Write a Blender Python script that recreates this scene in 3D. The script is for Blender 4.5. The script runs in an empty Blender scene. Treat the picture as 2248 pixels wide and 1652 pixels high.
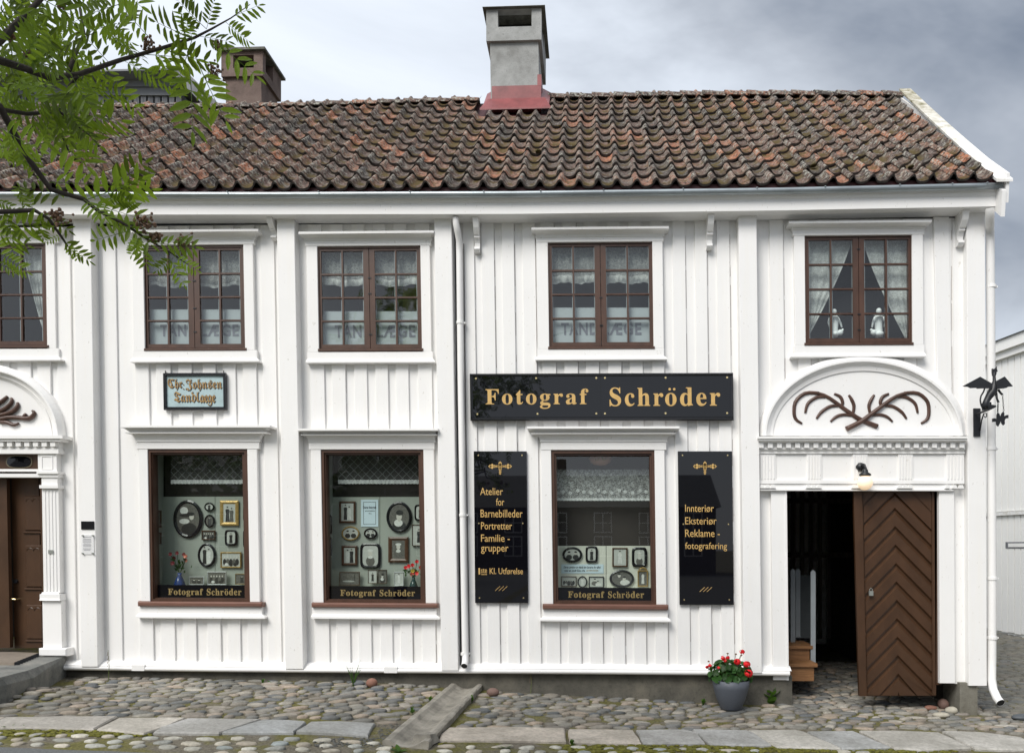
import bpy, bmesh, math, random
from mathutils import Vector, Matrix, Euler
R = math.radians
random.seed(7)
SC = bpy.context.scene
COL = SC.collection

# ------------------------------------------------------------------ camera, sky, sun, exposure
TH = R(2.5); CY = -8.5; H = 1.6; F = 1742.0; UC = 1221.0; VC = 1200.0; W0, H0 = 2248.0, 1652.0
cam = bpy.data.cameras.new('camera'); cam_o = bpy.data.objects.new('camera', cam); COL.objects.link(cam_o)
cam_o.location = (0, CY, H); cam_o.rotation_euler = (R(90), 0, TH)
cam.sensor_width = 36; cam.lens = 36 * F / W0
cam.shift_x = (W0 / 2 - UC) / W0; cam.shift_y = (VC - H0 / 2) / W0
cam.clip_end = 2000; cam.clip_start = 0.05
SC.camera = cam_o
SC.view_settings.view_transform = 'Standard'; SC.view_settings.look = 'None'
SC.view_settings.gamma = 1; SC.view_settings.use_curve_mapping = False
SC.view_settings.exposure = 0.58
SC.render.engine = 'CYCLES'
SC.cycles.max_bounces = 6; SC.cycles.transparent_max_bounces = 16
SC.cycles.use_denoising = True

SUN_EL, SUN_AZ = R(45), R(-30)       # azimuth from -Y towards -X
sun_dir = Vector((math.sin(SUN_AZ) * math.cos(SUN_EL), -math.cos(SUN_AZ) * math.cos(SUN_EL), math.sin(SUN_EL)))
sl = bpy.data.lights.new('sun', 'SUN'); sl.energy = 2.3; sl.angle = R(30); sl.color = (1, 0.965, 0.91)
so = bpy.data.objects.new('sun', sl); COL.objects.link(so)
so.rotation_euler = sun_dir.to_track_quat('Z', 'Y').to_euler()

def world():
    w = bpy.data.worlds.new('World'); SC.world = w; w.use_nodes = True
    nt = w.node_tree; n = nt.nodes; l = nt.links
    bg = n['Background']
    sky = n.new('ShaderNodeTexSky'); sky.sky_type = 'NISHITA'; sky.sun_disc = False
    sky.sun_elevation = SUN_EL; sky.sun_rotation = R(180) + SUN_AZ
    tc = n.new('ShaderNodeTexCoord')
    mp = n.new('ShaderNodeMapping'); mp.inputs['Scale'].default_value = (1.0, 1.0, 2.1); mp.inputs['Location'].default_value = (0.35, 0.1, 0.62)
    l.new(tc.outputs['Generated'], mp.inputs['Vector'])
    no = n.new('ShaderNodeTexNoise'); no.inputs['Scale'].default_value = 1.7; no.inputs['Detail'].default_value = 6; no.inputs['Roughness'].default_value = 0.56
    no.inputs['Distortion'].default_value = 0.5
    l.new(mp.outputs[0], no.inputs['Vector'])
    # clouds thicker (darker) towards the right (+X), as in view
    sx = n.new('ShaderNodeSeparateXYZ'); l.new(tc.outputs['Generated'], sx.inputs[0])
    m1 = n.new('ShaderNodeMapRange'); m1.inputs['From Min'].default_value = -0.2; m1.inputs['From Max'].default_value = 0.60
    m1.inputs['To Min'].default_value = 0.09; m1.inputs['To Max'].default_value = -0.25
    l.new(sx.outputs['X'], m1.inputs['Value'])
    # low band over the horizon clears again
    m2 = n.new('ShaderNodeMapRange'); m2.inputs['From Min'].default_value = 0.20; m2.inputs['From Max'].default_value = 0.30
    m2.inputs['To Min'].default_value = 0.30; m2.inputs['To Max'].default_value = 0.0
    l.new(sx.outputs['Z'], m2.inputs['Value'])
    a = n.new('ShaderNodeMath'); a.operation = 'ADD'; l.new(no.outputs['Fac'], a.inputs[0]); l.new(m1.outputs[0], a.inputs[1])
    a2 = n.new('ShaderNodeMath'); a2.operation = 'ADD'; l.new(a.outputs[0], a2.inputs[0]); l.new(m2.outputs[0], a2.inputs[1])
    cr = n.new('ShaderNodeValToRGB'); e = cr.color_ramp
    e.elements[0].position = 0.16; e.elements[0].color = (0.135, 0.158, 0.198, 1)
    e.elements[1].position = 0.70; e.elements[1].color = (0.545, 0.58, 0.63, 1)
    x = e.elements.new(0.34); x.color = (0.295, 0.32, 0.36, 1)
    x = e.elements.new(0.50); x.color = (0.45, 0.485, 0.535, 1)
    l.new(a2.outputs[0], cr.inputs[0])
    # an overcast sky is brighter towards the zenith
    m3 = n.new('ShaderNodeMapRange'); m3.inputs['From Min'].default_value = 0.0; m3.inputs['From Max'].default_value = 1.0
    m3.inputs['To Min'].default_value = 0.93; m3.inputs['To Max'].default_value = 1.45
    l.new(sx.outputs['Z'], m3.inputs['Value'])
    sc = n.new('ShaderNodeVectorMath'); sc.operation = 'SCALE'; l.new(cr.outputs[0], sc.inputs[0]); l.new(m3.outputs[0], sc.inputs['Scale'])
    dv = n.new('ShaderNodeVectorMath'); dv.operation = 'SCALE'; dv.inputs['Scale'].default_value = 1 / 0.1; l.new(sc.outputs[0], dv.inputs[0])
    mx = n.new('ShaderNodeMix'); mx.data_type = 'RGBA'; mx.inputs[0].default_value = 0.92
    l.new(sky.outputs[0], mx.inputs[6]); l.new(dv.outputs[0], mx.inputs[7])
    l.new(mx.outputs[2], bg.inputs[0]); bg.inputs[1].default_value = 0.1
world()

# ------------------------------------------------------------------ survey of the facade: points read on the photograph, put on planes parallel to the street
ST, CT = math.sin(TH), math.cos(TH)
def interp(tab, x):
    if x <= tab[0][0]:
        (a, b), (c, d) = tab[0], tab[1]
    elif x >= tab[-1][0]:
        (a, b), (c, d) = tab[-2], tab[-1]
    else:
        for i in range(len(tab) - 1):
            if tab[i][0] <= x <= tab[i + 1][0]:
                (a, b), (c, d) = tab[i], tab[i + 1]; break
    return b + (d - b) * (x - a) / (c - a)
def PW(u, v, y):
    a = (u - UC) / F; b = (VC - v) / F; t = (y - CY) / (a * ST + CT)
    return t * (a * CT - ST), H + t * b
LEAN = [(190, 17), (640, 18.5), (985, 16), (1650, 12), (2145, 4)]
K = 1.95e-5
def lean(s): return interp(LEAN, max(-100, min(2400, s)))
def M(s, v, y):                       # facade coordinates (s at mid height, v) on the plane Y=y -> X, Z
    return PW(s + lean(s) * (v - 1000) / 1000, v + K * (v - 1000) * (s - 1221), y)
def S(u, v): return u - lean(u) * (v - 1000) / 1000
def N(u, v): return (v + K * 1000 * (u - 1221)) / (1 + K * (u - 1221))
def SN(u, v): return S(u, v), N(u, v)

# ------------------------------------------------------------------ mesh helpers
class MB:
    def __init__(s): s.v = []; s.f = []; s.mi = []; s.cur = 0; s.tint = None; s.tv = []
    def add(s, vs, fs):
        o = len(s.v); s.v += [tuple(p) for p in vs]
        for f in fs: s.f.append(tuple(i + o for i in f)); s.mi.append(s.cur)
        if s.tint is not None: s.tv += [s.tint] * len(vs)
        return s
    def hexa(s, p):                   # 8 points: 4 front (bl br tr tl), 4 back
        return s.add(p, [(0, 1, 2, 3), (5, 4, 7, 6), (1, 5, 6, 2), (4, 0, 3, 7), (3, 2, 6, 7), (4, 5, 1, 0)])
    def box(s, x0, x1, y0, y1, z0, z1):
        return s.hexa([(x0, y0, z0), (x1, y0, z0), (x1, y0, z1), (x0, y0, z1), (x0, y1, z0), (x1, y1, z0), (x1, y1, z1), (x0, y1, z1)])
    def q(s, s0, s1, v0, v1, yf, yb, ch=0):     # board on the facade: v0 top, v1 bottom, front plane yf, back plane yb
        pts = [M(s0, v1, yf), M(s1, v1, yf), M(s1, v0, yf), M(s0, v0, yf)]
        if ch:
            cx = [ch, -ch, -ch, ch]; cz = [ch, ch, -ch, -ch]
            fr = [(x + cx[i], yf, z + cz[i]) for i, (x, z) in enumerate(pts)]
            md = [(x, yf + ch, z) for x, z in pts]; bk = [(x, yb, z) for x, z in pts]
            s.add(fr + md + bk, [(0, 1, 2, 3)] + [(j + 4, (j + 1) % 4 + 4, (j + 1) % 4, j) for j in range(4)] + [(j + 8, (j + 1) % 4 + 8, (j + 1) % 4 + 4, j + 4) for j in range(4)] + [(11, 10, 9, 8)])
            return s
        return s.hexa([(x, yf, z) for x, z in pts] + [(x, yb, z) for x, z in pts])
    def flare(s, b0, b1, vb, yb, t0, t1, vt, yt, yback=0.0):   # board leaning out upwards
        B = [M(b0, vb, yb), M(b1, vb, yb)]; T = [M(t1, vt, yt), M(t0, vt, yt)]
        return s.hexa([(B[0][0], yb, B[0][1]), (B[1][0], yb, B[1][1]), (T[0][0], yt, T[0][1]), (T[1][0], yt, T[1][1]),
                       (B[0][0], yback, B[0][1]), (B[1][0], yback, B[1][1]), (T[0][0], yback, T[0][1]), (T[1][0], yback, T[1][1])])
    def prism(s, poly, y0, y1):       # poly of (x,z), front y0, back y1
        n = len(poly)
        return s.add([(x, y0, z) for x, z in poly] + [(x, y1, z) for x, z in poly],
                     [tuple(range(n)), tuple(range(2 * n - 1, n - 1, -1))] + [(i, i + n, (i + 1) % n + n, (i + 1) % n) for i in range(n)])
    def tube(s, pts, r, n=8, caps=True):
        pts = [Vector(p) for p in pts]; m = len(pts)
        rr = r if isinstance(r, (list, tuple)) else [r] * m
        vs = []; up = None
        for i, p in enumerate(pts):
            d = (pts[min(i + 1, m - 1)] - pts[max(i - 1, 0)]).normalized()
            if up is None: up = Vector((0, 0, 1)) if abs(d.z) < 0.9 else Vector((0, 1, 0))
            a = d.cross(up).normalized(); b = a.cross(d).normalized(); up = b
            for k in range(n):
                t = 2 * math.pi * k / n
                vs.append(p + (a * math.cos(t) + b * math.sin(t)) * rr[i])
        fs = [(i * n + k, i * n + (k + 1) % n, (i + 1) * n + (k + 1) % n, (i + 1) * n + k) for i in range(m - 1) for k in range(n)]
        if caps: fs += [tuple(range(n - 1, -1, -1)), tuple((m - 1) * n + k for k in range(n))]
        return s.add(vs, fs)
    def lathe(s, prof, c, n=24, closed=True):   # prof (r,z)
        vs = [(c[0] + r * math.cos(2 * math.pi * k / n), c[1] + r * math.sin(2 * math.pi * k / n), c[2] + z) for r, z in prof for k in range(n)]
        m = len(prof)
        fs = [(i * n + k, i * n + (k + 1) % n, (i + 1) * n + (k + 1) % n, (i + 1) * n + k) for i in range(m - 1) for k in range(n)]
        if closed: fs += [tuple(range(n - 1, -1, -1)), tuple((m - 1) * n + k for k in range(n))]
        return s.add(vs, fs)
    def ball(s, c, r, n=10, sq=(1, 1, 1)):
        m = n // 2
        prof = [(max(1e-4, math.sin(math.pi * i / m)) * r, -math.cos(math.pi * i / m) * r) for i in range(m + 1)]
        vs = [(c[0] + q * math.cos(2 * math.pi * k / n) * sq[0], c[1] + q * math.sin(2 * math.pi * k / n) * sq[1], c[2] + z * sq[2]) for q, z in prof for k in range(n)]
        fs = [(i * n + k, i * n + (k + 1) % n, (i + 1) * n + (k + 1) % n, (i + 1) * n + k) for i in range(m) for k in range(n)]
        return s.add(vs, fs)
    def mesh(s, name, mats, smooth=False):
        me = bpy.data.meshes.new(name); me.from_pydata(s.v, [], s.f)
        for m in (mats if isinstance(mats, (list, tuple)) else [mats]): me.materials.append(m)
        if any(s.mi): me.polygons.foreach_set('material_index', s.mi)
        if smooth: me.polygons.foreach_set('use_smooth', [True] * len(s.f))
        if s.tv:
            at = me.attributes.new('tint', 'FLOAT', 'POINT'); at.data.foreach_set('value', s.tv)
        me.update(); return me
    def build(s, name, mats, parent=None, smooth=False, **kw):
        return ob(name, s.mesh(name, mats, smooth), parent, **kw)

def ob(name, data, parent=None, label=None, cat=None, group=None, kind=None, loc=None, rot=None):
    o = bpy.data.objects.new(name, data); COL.objects.link(o)
    if parent: o.parent = parent
    if loc: o.location = loc
    if rot: o.rotation_euler = rot
    if label: o['label'] = label
    if cat: o['category'] = cat
    if group: o['group'] = group
    if kind: o['kind'] = kind
    return o
def empty(name, label=None, cat=None, group=None, loc=(0, 0, 0), parent=None, kind=None):
    o = ob(name, None, parent, label, cat, group, kind, loc=loc); o.empty_display_size = 0.1
    if loc != (0, 0, 0):
        OFF[o.name] = Vector(loc)
    return o
OFF = {}
def settle():                          # children modelled in world coordinates under an Empty that stands at the thing's base
    for o in list(COL.objects):
        if o.parent and o.parent.name in OFF and 'placed' not in o:
            o.location = Vector(o.location) - OFF[o.parent.name]

# ------------------------------------------------------------------ materials
def nodes(name):
    m = bpy.data.materials.new(name); m.use_nodes = True
    return m, m.node_tree.nodes, m.node_tree.links, m.node_tree.nodes['Principled BSDF']
def setin(n, d):
    for k, v in d.items(): n.inputs[k].default_value = v
def wpos(n, l, scale=(1, 1, 1)):
    g = n.new('ShaderNodeNewGeometry'); oi = n.new('ShaderNodeObjectInfo')
    mp = n.new('ShaderNodeMapping'); mp.inputs['Scale'].default_value = scale
    l.new(g.outputs['Position'], mp.inputs[0]); return mp.outputs[0]
def noise(n, l, vec, sc, det=4, rough=0.6, dist=0):
    t = n.new('ShaderNodeTexNoise'); setin(t, {'Scale': sc, 'Detail': det, 'Roughness': rough, 'Distortion': dist}); l.new(vec, t.inputs['Vector']); return t.outputs['Fac']
def ramp(n, l, fac, stops):
    c = n.new('ShaderNodeValToRGB'); e = c.color_ramp.elements
    e[0].position, e[0].color = stops[0][0], (*stops[0][1], 1); e[1].position, e[1].color = stops[-1][0], (*stops[-1][1], 1)
    for p, col in stops[1:-1]: x = e.new(p); x.color = (*col, 1)
    l.new(fac, c.inputs[0]); return c.outputs[0]
def mixc(n, l, fac, a, b, mode='MIX'):
    m = n.new('ShaderNodeMix'); m.data_type = 'RGBA'; m.blend_type = mode
    for i, x in ((0, fac), (6, a), (7, b)):
        if isinstance(x, (int, float)): m.inputs[i].default_value = x
        elif isinstance(x, tuple): m.inputs[i].default_value = (*x, 1)
        else: l.new(x, m.inputs[i])
    return m.outputs[2]
def math_(n, l, op, a, b=0.0, c=None):
    m = n.new('ShaderNodeMath'); m.operation = op
    for i, x in enumerate((a, b) if c is None else (a, b, c)):
        if isinstance(x, (int, float)): m.inputs[i].default_value = x
        else: l.new(x, m.inputs[i])
    return m.outputs[0]
def bump(n, l, bs, h, st=0.3, d=0.01):
    b = n.new('ShaderNodeBump'); b.inputs['Strength'].default_value = st; b.inputs['Distance'].default_value = d
    l.new(h, b.inputs['Height']); l.new(b.outputs[0], bs.inputs['Normal'])
def rnd(n, l):                          # per piece random: object random + the tint stored on joined pieces
    oi = n.new('ShaderNodeObjectInfo'); at = n.new('ShaderNodeAttribute'); at.attribute_name = 'tint'
    return math_(n, l, 'FRACT', math_(n, l, 'ADD', oi.outputs['Random'], at.outputs['Fac']))
def simple(name, col, rough=0.5, var=0.15, sc=6, scale=(1, 1, 1), bst=0.15, bd=0.004, metal=0, spec=0.5, det=4):
    m, n, l, b = nodes(name)
    p = wpos(n, l, scale); f = noise(n, l, p, sc, det)
    c = ramp(n, l, f, [(0.3, tuple(x * (1 - var) for x in col)), (0.7, tuple(min(1, x * (1 + var)) for x in col))])
    l.new(c, b.inputs['Base Color']); setin(b, {'Roughness': rough, 'Metallic': metal, 'Specular IOR Level': spec})
    if bst: bump(n, l, b, noise(n, l, p, sc * 5, 3), bst, bd)
    return m
def white_mat(name, base=(0.86, 0.85, 0.835), grime=0.5):
    m, n, l, b = nodes(name)
    p = wpos(n, l); ps = wpos(n, l, (9, 9, 0.7)); pz = wpos(n, l, (1, 1, 1))
    f = noise(n, l, ps, 1.6, 5, 0.65); g = noise(n, l, p, 1.3, 3)
    c1 = ramp(n, l, g, [(0.35, tuple(x * 0.965 for x in base)), (0.65, base)])
    cream = tuple(a * k for a, k in zip(base, (0.97, 0.95, 0.90)))
    c2 = mixc(n, l, ramp(n, l, f, [(0.50, (0, 0, 0)), (0.80, (grime,) * 3)]), c1, cream)
    oi = n.new('ShaderNodeObjectInfo')
    c2b = mixc(n, l, math_(n, l, 'MULTIPLY', oi.outputs['Random'], 0.06), c2, (0.60, 0.60, 0.61))
    sp = noise(n, l, wpos(n, l, (22, 22, 9)), 2.2, 2, 0.5)
    c3 = mixc(n, l, ramp(n, l, sp, [(0.70, (0, 0, 0)), (0.75, (0.42,) * 3)]), c2b, (0.45, 0.42, 0.36))
    l.new(c3, b.inputs['Base Color']); setin(b, {'Roughness': 0.42, 'Specular IOR Level': 0.4})
    bh = math_(n, l, 'ADD', noise(n, l, wpos(n, l, (30, 30, 1.2)), 1.5, 4), math_(n, l, 'MULTIPLY', noise(n, l, p, 55, 3), 0.4))
    bump(n, l, b, bh, 0.30, 0.004)
    return m
white = white_mat('white_paint'); white2 = white_mat('white_paint_smooth', (0.86, 0.85, 0.835), 0.35)
cream_m = white_mat('cream_white_boarding', (0.90, 0.895, 0.87), 0.4)
def worn_white():
    m, n, l, b = nodes('worn_white_board')
    p = wpos(n, l); f = noise(n, l, p, 7, 6, 0.7); g = noise(n, l, p, 1.2, 3)
    fz = n.new('ShaderNodeSeparateXYZ'); gg = n.new('ShaderNodeNewGeometry'); l.new(gg.outputs['Position'], fz.inputs[0])
    k = n.new('ShaderNodeMapRange'); setin(k, {'From Min': 5.8, 'From Max': 7.8, 'To Min': 0.0, 'To Max': 0.34}); l.new(fz.outputs['Z'], k.inputs[0])
    s = math_(n, l, 'ADD', f, k.outputs[0])
    c = ramp(n, l, s, [(0.45, (0.80, 0.80, 0.79)), (0.62, (0.66, 0.64, 0.58)), (0.80, (0.40, 0.37, 0.28)), (0.92, (0.16, 0.15, 0.07))])
    l.new(c, b.inputs['Base Color']); b.inputs['Roughness'].default_value = 0.7
    bump(n, l, b, f, 0.3, 0.004); return m
worn = worn_white()
brown = simple('brown_paint', (0.072, 0.034, 0.021), 0.38, 0.22, 4, (3, 3, 1), 0.25, 0.002)
brown_door = simple('brown_door_paint', (0.060, 0.029, 0.014), 0.36, 0.2, 3, (2, 2, 1), 0.2, 0.002)
brown_sill = simple('red_brown_sill_paint', (0.165, 0.078, 0.055), 0.42, 0.15, 5, (1, 3, 3), 0.2, 0.002)
carv = simple('carved_brown_wood', (0.075, 0.038, 0.026), 0.4, 0.35, 14, bst=0.4)
zinc = simple('zinc_gutter', (0.36, 0.40, 0.42), 0.35, 0.2, 5, (0.5, 1, 1), 0.1, 0.002, 0.6)
dkred = simple('dark_red_board', (0.055, 0.010, 0.012), 0.6)
black = simple('black_iron', (0.012, 0.013, 0.016), 0.45, 0.3, 8)
frame_blk = simple('black_frame', (0.010, 0.010, 0.012), 0.22, 0.2, 8, bst=0.05)
gloss_blk = simple('black_glass_sign', (0.004, 0.004, 0.006), 0.015, 0.0, 8, bst=0)
gold = simple('gold_letter_paint', (0.60, 0.385, 0.135), 0.4, 0.12, 10, bst=0)
gold_dull = simple('dull_gold_letters', (0.24, 0.175, 0.065), 0.5, 0.2, 20, bst=0)
brass = simple('brass_screw', (0.75, 0.60, 0.32), 0.25, 0.1, 8, bst=0, metal=0.8)
gilt = simple('gilded_frame', (0.46, 0.30, 0.10), 0.35, 0.35, 40, bst=0.5, metal=0.3)
wood_fr = simple('brown_wood_frame', (0.085, 0.038, 0.018), 0.4, 0.3, 30)
new_wood = simple('fresh_pine_boards', (0.24, 0.115, 0.045), 0.55, 0.3, 6, (1, 1, 14), 0.2)
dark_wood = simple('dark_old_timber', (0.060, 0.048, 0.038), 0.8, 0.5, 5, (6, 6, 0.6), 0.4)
grey_wood = simple('weathered_grey_boards', (0.17, 0.175, 0.19), 0.75, 0.45, 3, (12, 12, 0.8), 0.4)
grey_tin = simple('grey_fascia_boards', (0.17, 0.18, 0.195), 0.55, 0.2, 2, (0.4, 1, 3), 0.2)
grey_fence = simple('grey_picket_paint', (0.30, 0.33, 0.35), 0.6, 0.1, 4)
panel_m = simple('pale_green_display_board', (0.34, 0.365, 0.32), 0.6, 0.04, 3, bst=0)
panel_w = simple('cream_display_board', (0.66, 0.66, 0.57), 0.6, 0.03, 3, bst=0)
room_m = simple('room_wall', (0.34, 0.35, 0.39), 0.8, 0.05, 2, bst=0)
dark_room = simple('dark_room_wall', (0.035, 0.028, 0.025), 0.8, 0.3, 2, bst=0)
pot_m = simple('grey_pot', (0.085, 0.095, 0.115), 0.55, 0.06, 60, bst=0.25, bd=0.001)
soil_m = simple('potting_soil', (0.03, 0.02, 0.015), 0.9)
porc = simple('white_plaster', (0.85, 0.86, 0.87), 0.35, 0.04, 20, bst=0)
paper = simple('photo_paper', (0.50, 0.51, 0.47), 0.3, 0.08, 60, bst=0)
ph_dark = simple('photo_dark', (0.035, 0.035, 0.033), 0.3, 0.3, 60, bst=0)
ph_mid = simple('photo_mid', (0.13, 0.125, 0.11), 0.3, 0.4, 50, bst=0)
ph_light = simple('photo_light', (0.66, 0.66, 0.62), 0.3, 0.12, 60, bst=0)
ph_face = simple('photo_face', (0.58, 0.56, 0.50), 0.3, 0.1, 60, bst=0)
card_b = simple('pale_blue_card', (0.60, 0.72, 0.78), 0.5, 0.03, 5, bst=0)
ink = simple('ink', (0.03, 0.03, 0.04), 0.5, 0, 5, bst=0)
sign_blue = simple('faded_light_blue_sign', (0.40, 0.52, 0.54), 0.35, 0.12, 9, bst=0.1)
gold2 = simple('ochre_gold_letters', (0.32, 0.20, 0.075), 0.35, 0.5, 60, bst=0)
letter_grey = simple('grey_window_letters', (0.17, 0.17, 0.21), 0.5, 0.1, 5, bst=0)
vase_b = simple('blue_vase', (0.02, 0.045, 0.17), 0.2, 0.5, 30, bst=0)
vase_g = simple('green_vase', (0.008, 0.04, 0.038), 0.15, 0.3, 15, bst=0)
lock_m = simple('padlock_metal', (0.38, 0.40, 0.37), 0.35, 0.1, 30, metal=0.6)
red_f = simple('red_petals', (0.72, 0.012, 0.018), 0.45, 0.25, 40, bst=0)
pink_f = simple('pink_petals', (0.62, 0.22, 0.15), 0.5, 0.25, 40, bst=0)
yel_f = simple('yellow_petals', (0.6, 0.42, 0.04), 0.5, 0.25, 40, bst=0)

def glass_mat(name, refl=1.0, tint=(0.90, 0.95, 0.93)):
    m, n, l, b = nodes(name); n.remove(b); out = n['Material Output']
    tr = n.new('ShaderNodeBsdfTransparent'); tr.inputs[0].default_value = (*tint, 1)
    gl = n.new('ShaderNodeBsdfGlossy'); gl.inputs['Roughness'].default_value = 0.004
    fr = n.new('ShaderNodeFresnel'); ge = n.new('ShaderNodeNewGeometry'); l.new(math_(n, l, 'SUBTRACT', 1.52, math_(n, l, 'MULTIPLY', ge.outputs['Backfacing'], 1.52 - 1 / 1.52)), fr.inputs[0])   # a pane is thin: same reflection from both sides
    p = wpos(n, l); nz = noise(n, l, p, 1.6, 1, 0.4); bp = n.new('ShaderNodeBump'); setin(bp, {'Strength': 0.05, 'Distance': 0.006}); l.new(nz, bp.inputs['Height'])
    l.new(bp.outputs[0], gl.inputs['Normal'])
    f2 = math_(n, l, 'MULTIPLY', fr.outputs[0], 1.9 * refl)
    mx = n.new('ShaderNodeMixShader'); l.new(f2, mx.inputs[0]); l.new(tr.outputs[0], mx.inputs[1]); l.new(gl.outputs[0], mx.inputs[2])
    l.new(mx.outputs[0], out.inputs[0]); return m
glass = glass_mat('window_glass', 1.15); glass_shop = glass_mat('shop_glass', 1.15)
def film_mat():
    m, n, l, b = nodes('frosted_film'); out = n['Material Output']
    setin(b, {'Base Color': (0.74, 0.80, 0.84, 1), 'Roughness': 0.7})
    tr = n.new('ShaderNodeBsdfTransparent'); mx = n.new('ShaderNodeMixShader'); mx.inputs[0].default_value = 0.58
    l.new(tr.outputs[0], mx.inputs[1]); l.new(b.outputs[0], mx.inputs[2]); l.new(mx.outputs[0], out.inputs[0]); return m
film = film_mat()
def lace_mat(name, base=0.35, sc=26, kind='flower'):
    m, n, l, b = nodes(name); out = n['Material Output']
    setin(b, {'Base Color': (0.86, 0.87, 0.86, 1), 'Roughness': 0.9, 'Specular IOR Level': 0})
    p = wpos(n, l)
    vo = n.new('ShaderNodeTexVoronoi'); vo.inputs['Scale'].default_value = sc; l.new(p, vo.inputs['Vector'])
    a = ramp(n, l, vo.outputs['Distance'], [(0.10, (0.95,) * 3), (0.22, (0.25,) * 3), (0.34, (0.85,) * 3), (0.5, (0.3,) * 3)])
    ck = noise(n, l, p, sc * 3.5, 2); a2 = mixc(n, l, 0.5, a, ramp(n, l, ck, [(0.4, (0.1,) * 3), (0.6, (0.9,) * 3)]))
    if kind == 'net':
        sx = n.new('ShaderNodeSeparateXYZ'); l.new(p, sx.inputs[0])
        d1 = math_(n, l, 'FRACT', math_(n, l, 'MULTIPLY', math_(n, l, 'ADD', sx.outputs[0], sx.outputs[2]), 11.0))
        d2 = math_(n, l, 'FRACT', math_(n, l, 'MULTIPLY', math_(n, l, 'SUBTRACT', sx.outputs[0], sx.outputs[2]), 11.0))
        ln = math_(n, l, 'MAXIMUM', math_(n, l, 'LESS_THAN', d1, 0.07), math_(n, l, 'LESS_THAN', d2, 0.07))
        a2 = mixc(n, l, math_(n, l, 'MULTIPLY', ln, 0.42), (0.10,) * 3, (1, 1, 1))
    al = math_(n, l, 'ADD', math_(n, l, 'MULTIPLY', a2, 0.62), base - 0.25)
    tr = n.new('ShaderNodeBsdfTransparent'); mx = n.new('ShaderNodeMixShader'); l.new(al, mx.inputs[0]); l.new(tr.outputs[0], mx.inputs[1]); l.new(b.outputs[0], mx.inputs[2])
    l.new(mx.outputs[0], out.inputs[0]); return m
lace = lace_mat('lace', 0.58, 30); lace_thin = lace_mat('thin_lace', 0.40, 30); lace_net = lace_mat('net_lace', 0.25, 20, 'net'); lace_hem = lace_mat('lace_hem', 0.60, 40)

def tile_mat():
    m, n, l, b = nodes('old_clay_pantile')
    r = rnd(n, l); p = wpos(n, l)
    base = ramp(n, l, r, [(0.0, (0.050, 0.040, 0.037)), (0.18, (0.145, 0.090, 0.072)), (0.36, (0.072, 0.060, 0.058)), (0.56, (0.20, 0.110, 0.078)), (0.76, (0.115, 0.092, 0.085)), (0.90, (0.38, 0.150, 0.080)), (1.0, (0.11, 0.088, 0.082))])
    big = noise(n, l, p, 0.9, 3); f = noise(n, l, p, 10, 6, 0.72); f2 = noise(n, l, wpos(n, l, (1, 1, 1)), 23, 5, 0.7)
    c = mixc(n, l, ramp(n, l, math_(n, l, 'ADD', f, math_(n, l, 'MULTIPLY', r, 0.1)), [(0.585, (0, 0, 0)), (0.70, (0.60,) * 3)]), base, (0.36, 0.165, 0.095))
    ta = n.new('ShaderNodeAttribute'); ta.attribute_name = 'trough'
    lf = math_(n, l, 'MULTIPLY', ramp(n, l, f2, [(0.48, (0, 0, 0)), (0.60, (0.85,) * 3)]), math_(n, l, 'SUBTRACT', 1.0, math_(n, l, 'MULTIPLY', ta.outputs['Fac'], 0.55)))
    c = mixc(n, l, lf, c, (0.40, 0.395, 0.34))
    c = mixc(n, l, ramp(n, l, noise(n, l, p, 31, 4, 0.7), [(0.50, (0, 0, 0)), (0.59, (0.88,) * 3)]), c, (0.034, 0.029, 0.026))
    # moss sits in the troughs, more of it towards the ridge
    tc = n.new('ShaderNodeAttribute'); tc.attribute_name = 'trough'
    mo = math_(n, l, 'MULTIPLY', tc.outputs['Fac'], ramp(n, l, math_(n, l, 'ADD', noise(n, l, p, 5, 4), math_(n, l, 'MULTIPLY', big, 0.5)), [(0.745, (0, 0, 0)), (0.83, (0.9,) * 3)]))
    c = mixc(n, l, mo, c, (0.085, 0.062, 0.018))
    l.new(c, b.inputs['Base Color']); setin(b, {'Roughness': 0.85, 'Specular IOR Level': 0.25}); bump(n, l, b, f2, 0.7, 0.012); return m
tile_m = tile_mat(); tile_edge = simple('algae_shadow_tile_edge', (0.040, 0.032, 0.028), 0.9, 0.4, 20)  # front edges: dark algae plus the row shadow painted into the colour
def stone_mat(name, cols, pale=0.0):
    m, n, l, b = nodes(name); r = rnd(n, l); p = wpos(n, l)
    k = len(cols); base = ramp(n, l, r, [(i / (k - 1), c) for i, c in enumerate(cols)])
    f = noise(n, l, p, 26, 5, 0.7); g = noise(n, l, p, 2.1, 3)
    c = mixc(n, l, ramp(n, l, f, [(0.35, (0.38,) * 3), (0.65, (0, 0, 0))]), base, (0.055, 0.050, 0.042))
    c = mixc(n, l, ramp(n, l, g, [(0.42, (0.34,) * 3), (0.62, (0, 0, 0))]), c, (0.10, 0.095, 0.07))
    l.new(c, b.inputs['Base Color']); setin(b, {'Roughness': 0.68, 'Specular IOR Level': 0.35}); bump(n, l, b, f, 0.9, 0.012); return m
cob_m = stone_mat('cobblestone', [(0.23, 0.222, 0.20), (0.36, 0.335, 0.285), (0.15, 0.157, 0.16), (0.28, 0.245, 0.21), (0.47, 0.435, 0.37), (0.11, 0.124, 0.14), (0.26, 0.255, 0.235), (0.45, 0.36, 0.28), (0.18, 0.175, 0.16)])
cob_w = stone_mat('pale_edge_stone', [(0.62, 0.59, 0.50), (0.34, 0.35, 0.33), (0.68, 0.64, 0.54), (0.46, 0.40, 0.32), (0.74, 0.71, 0.62), (0.30, 0.34, 0.34)])
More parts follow.
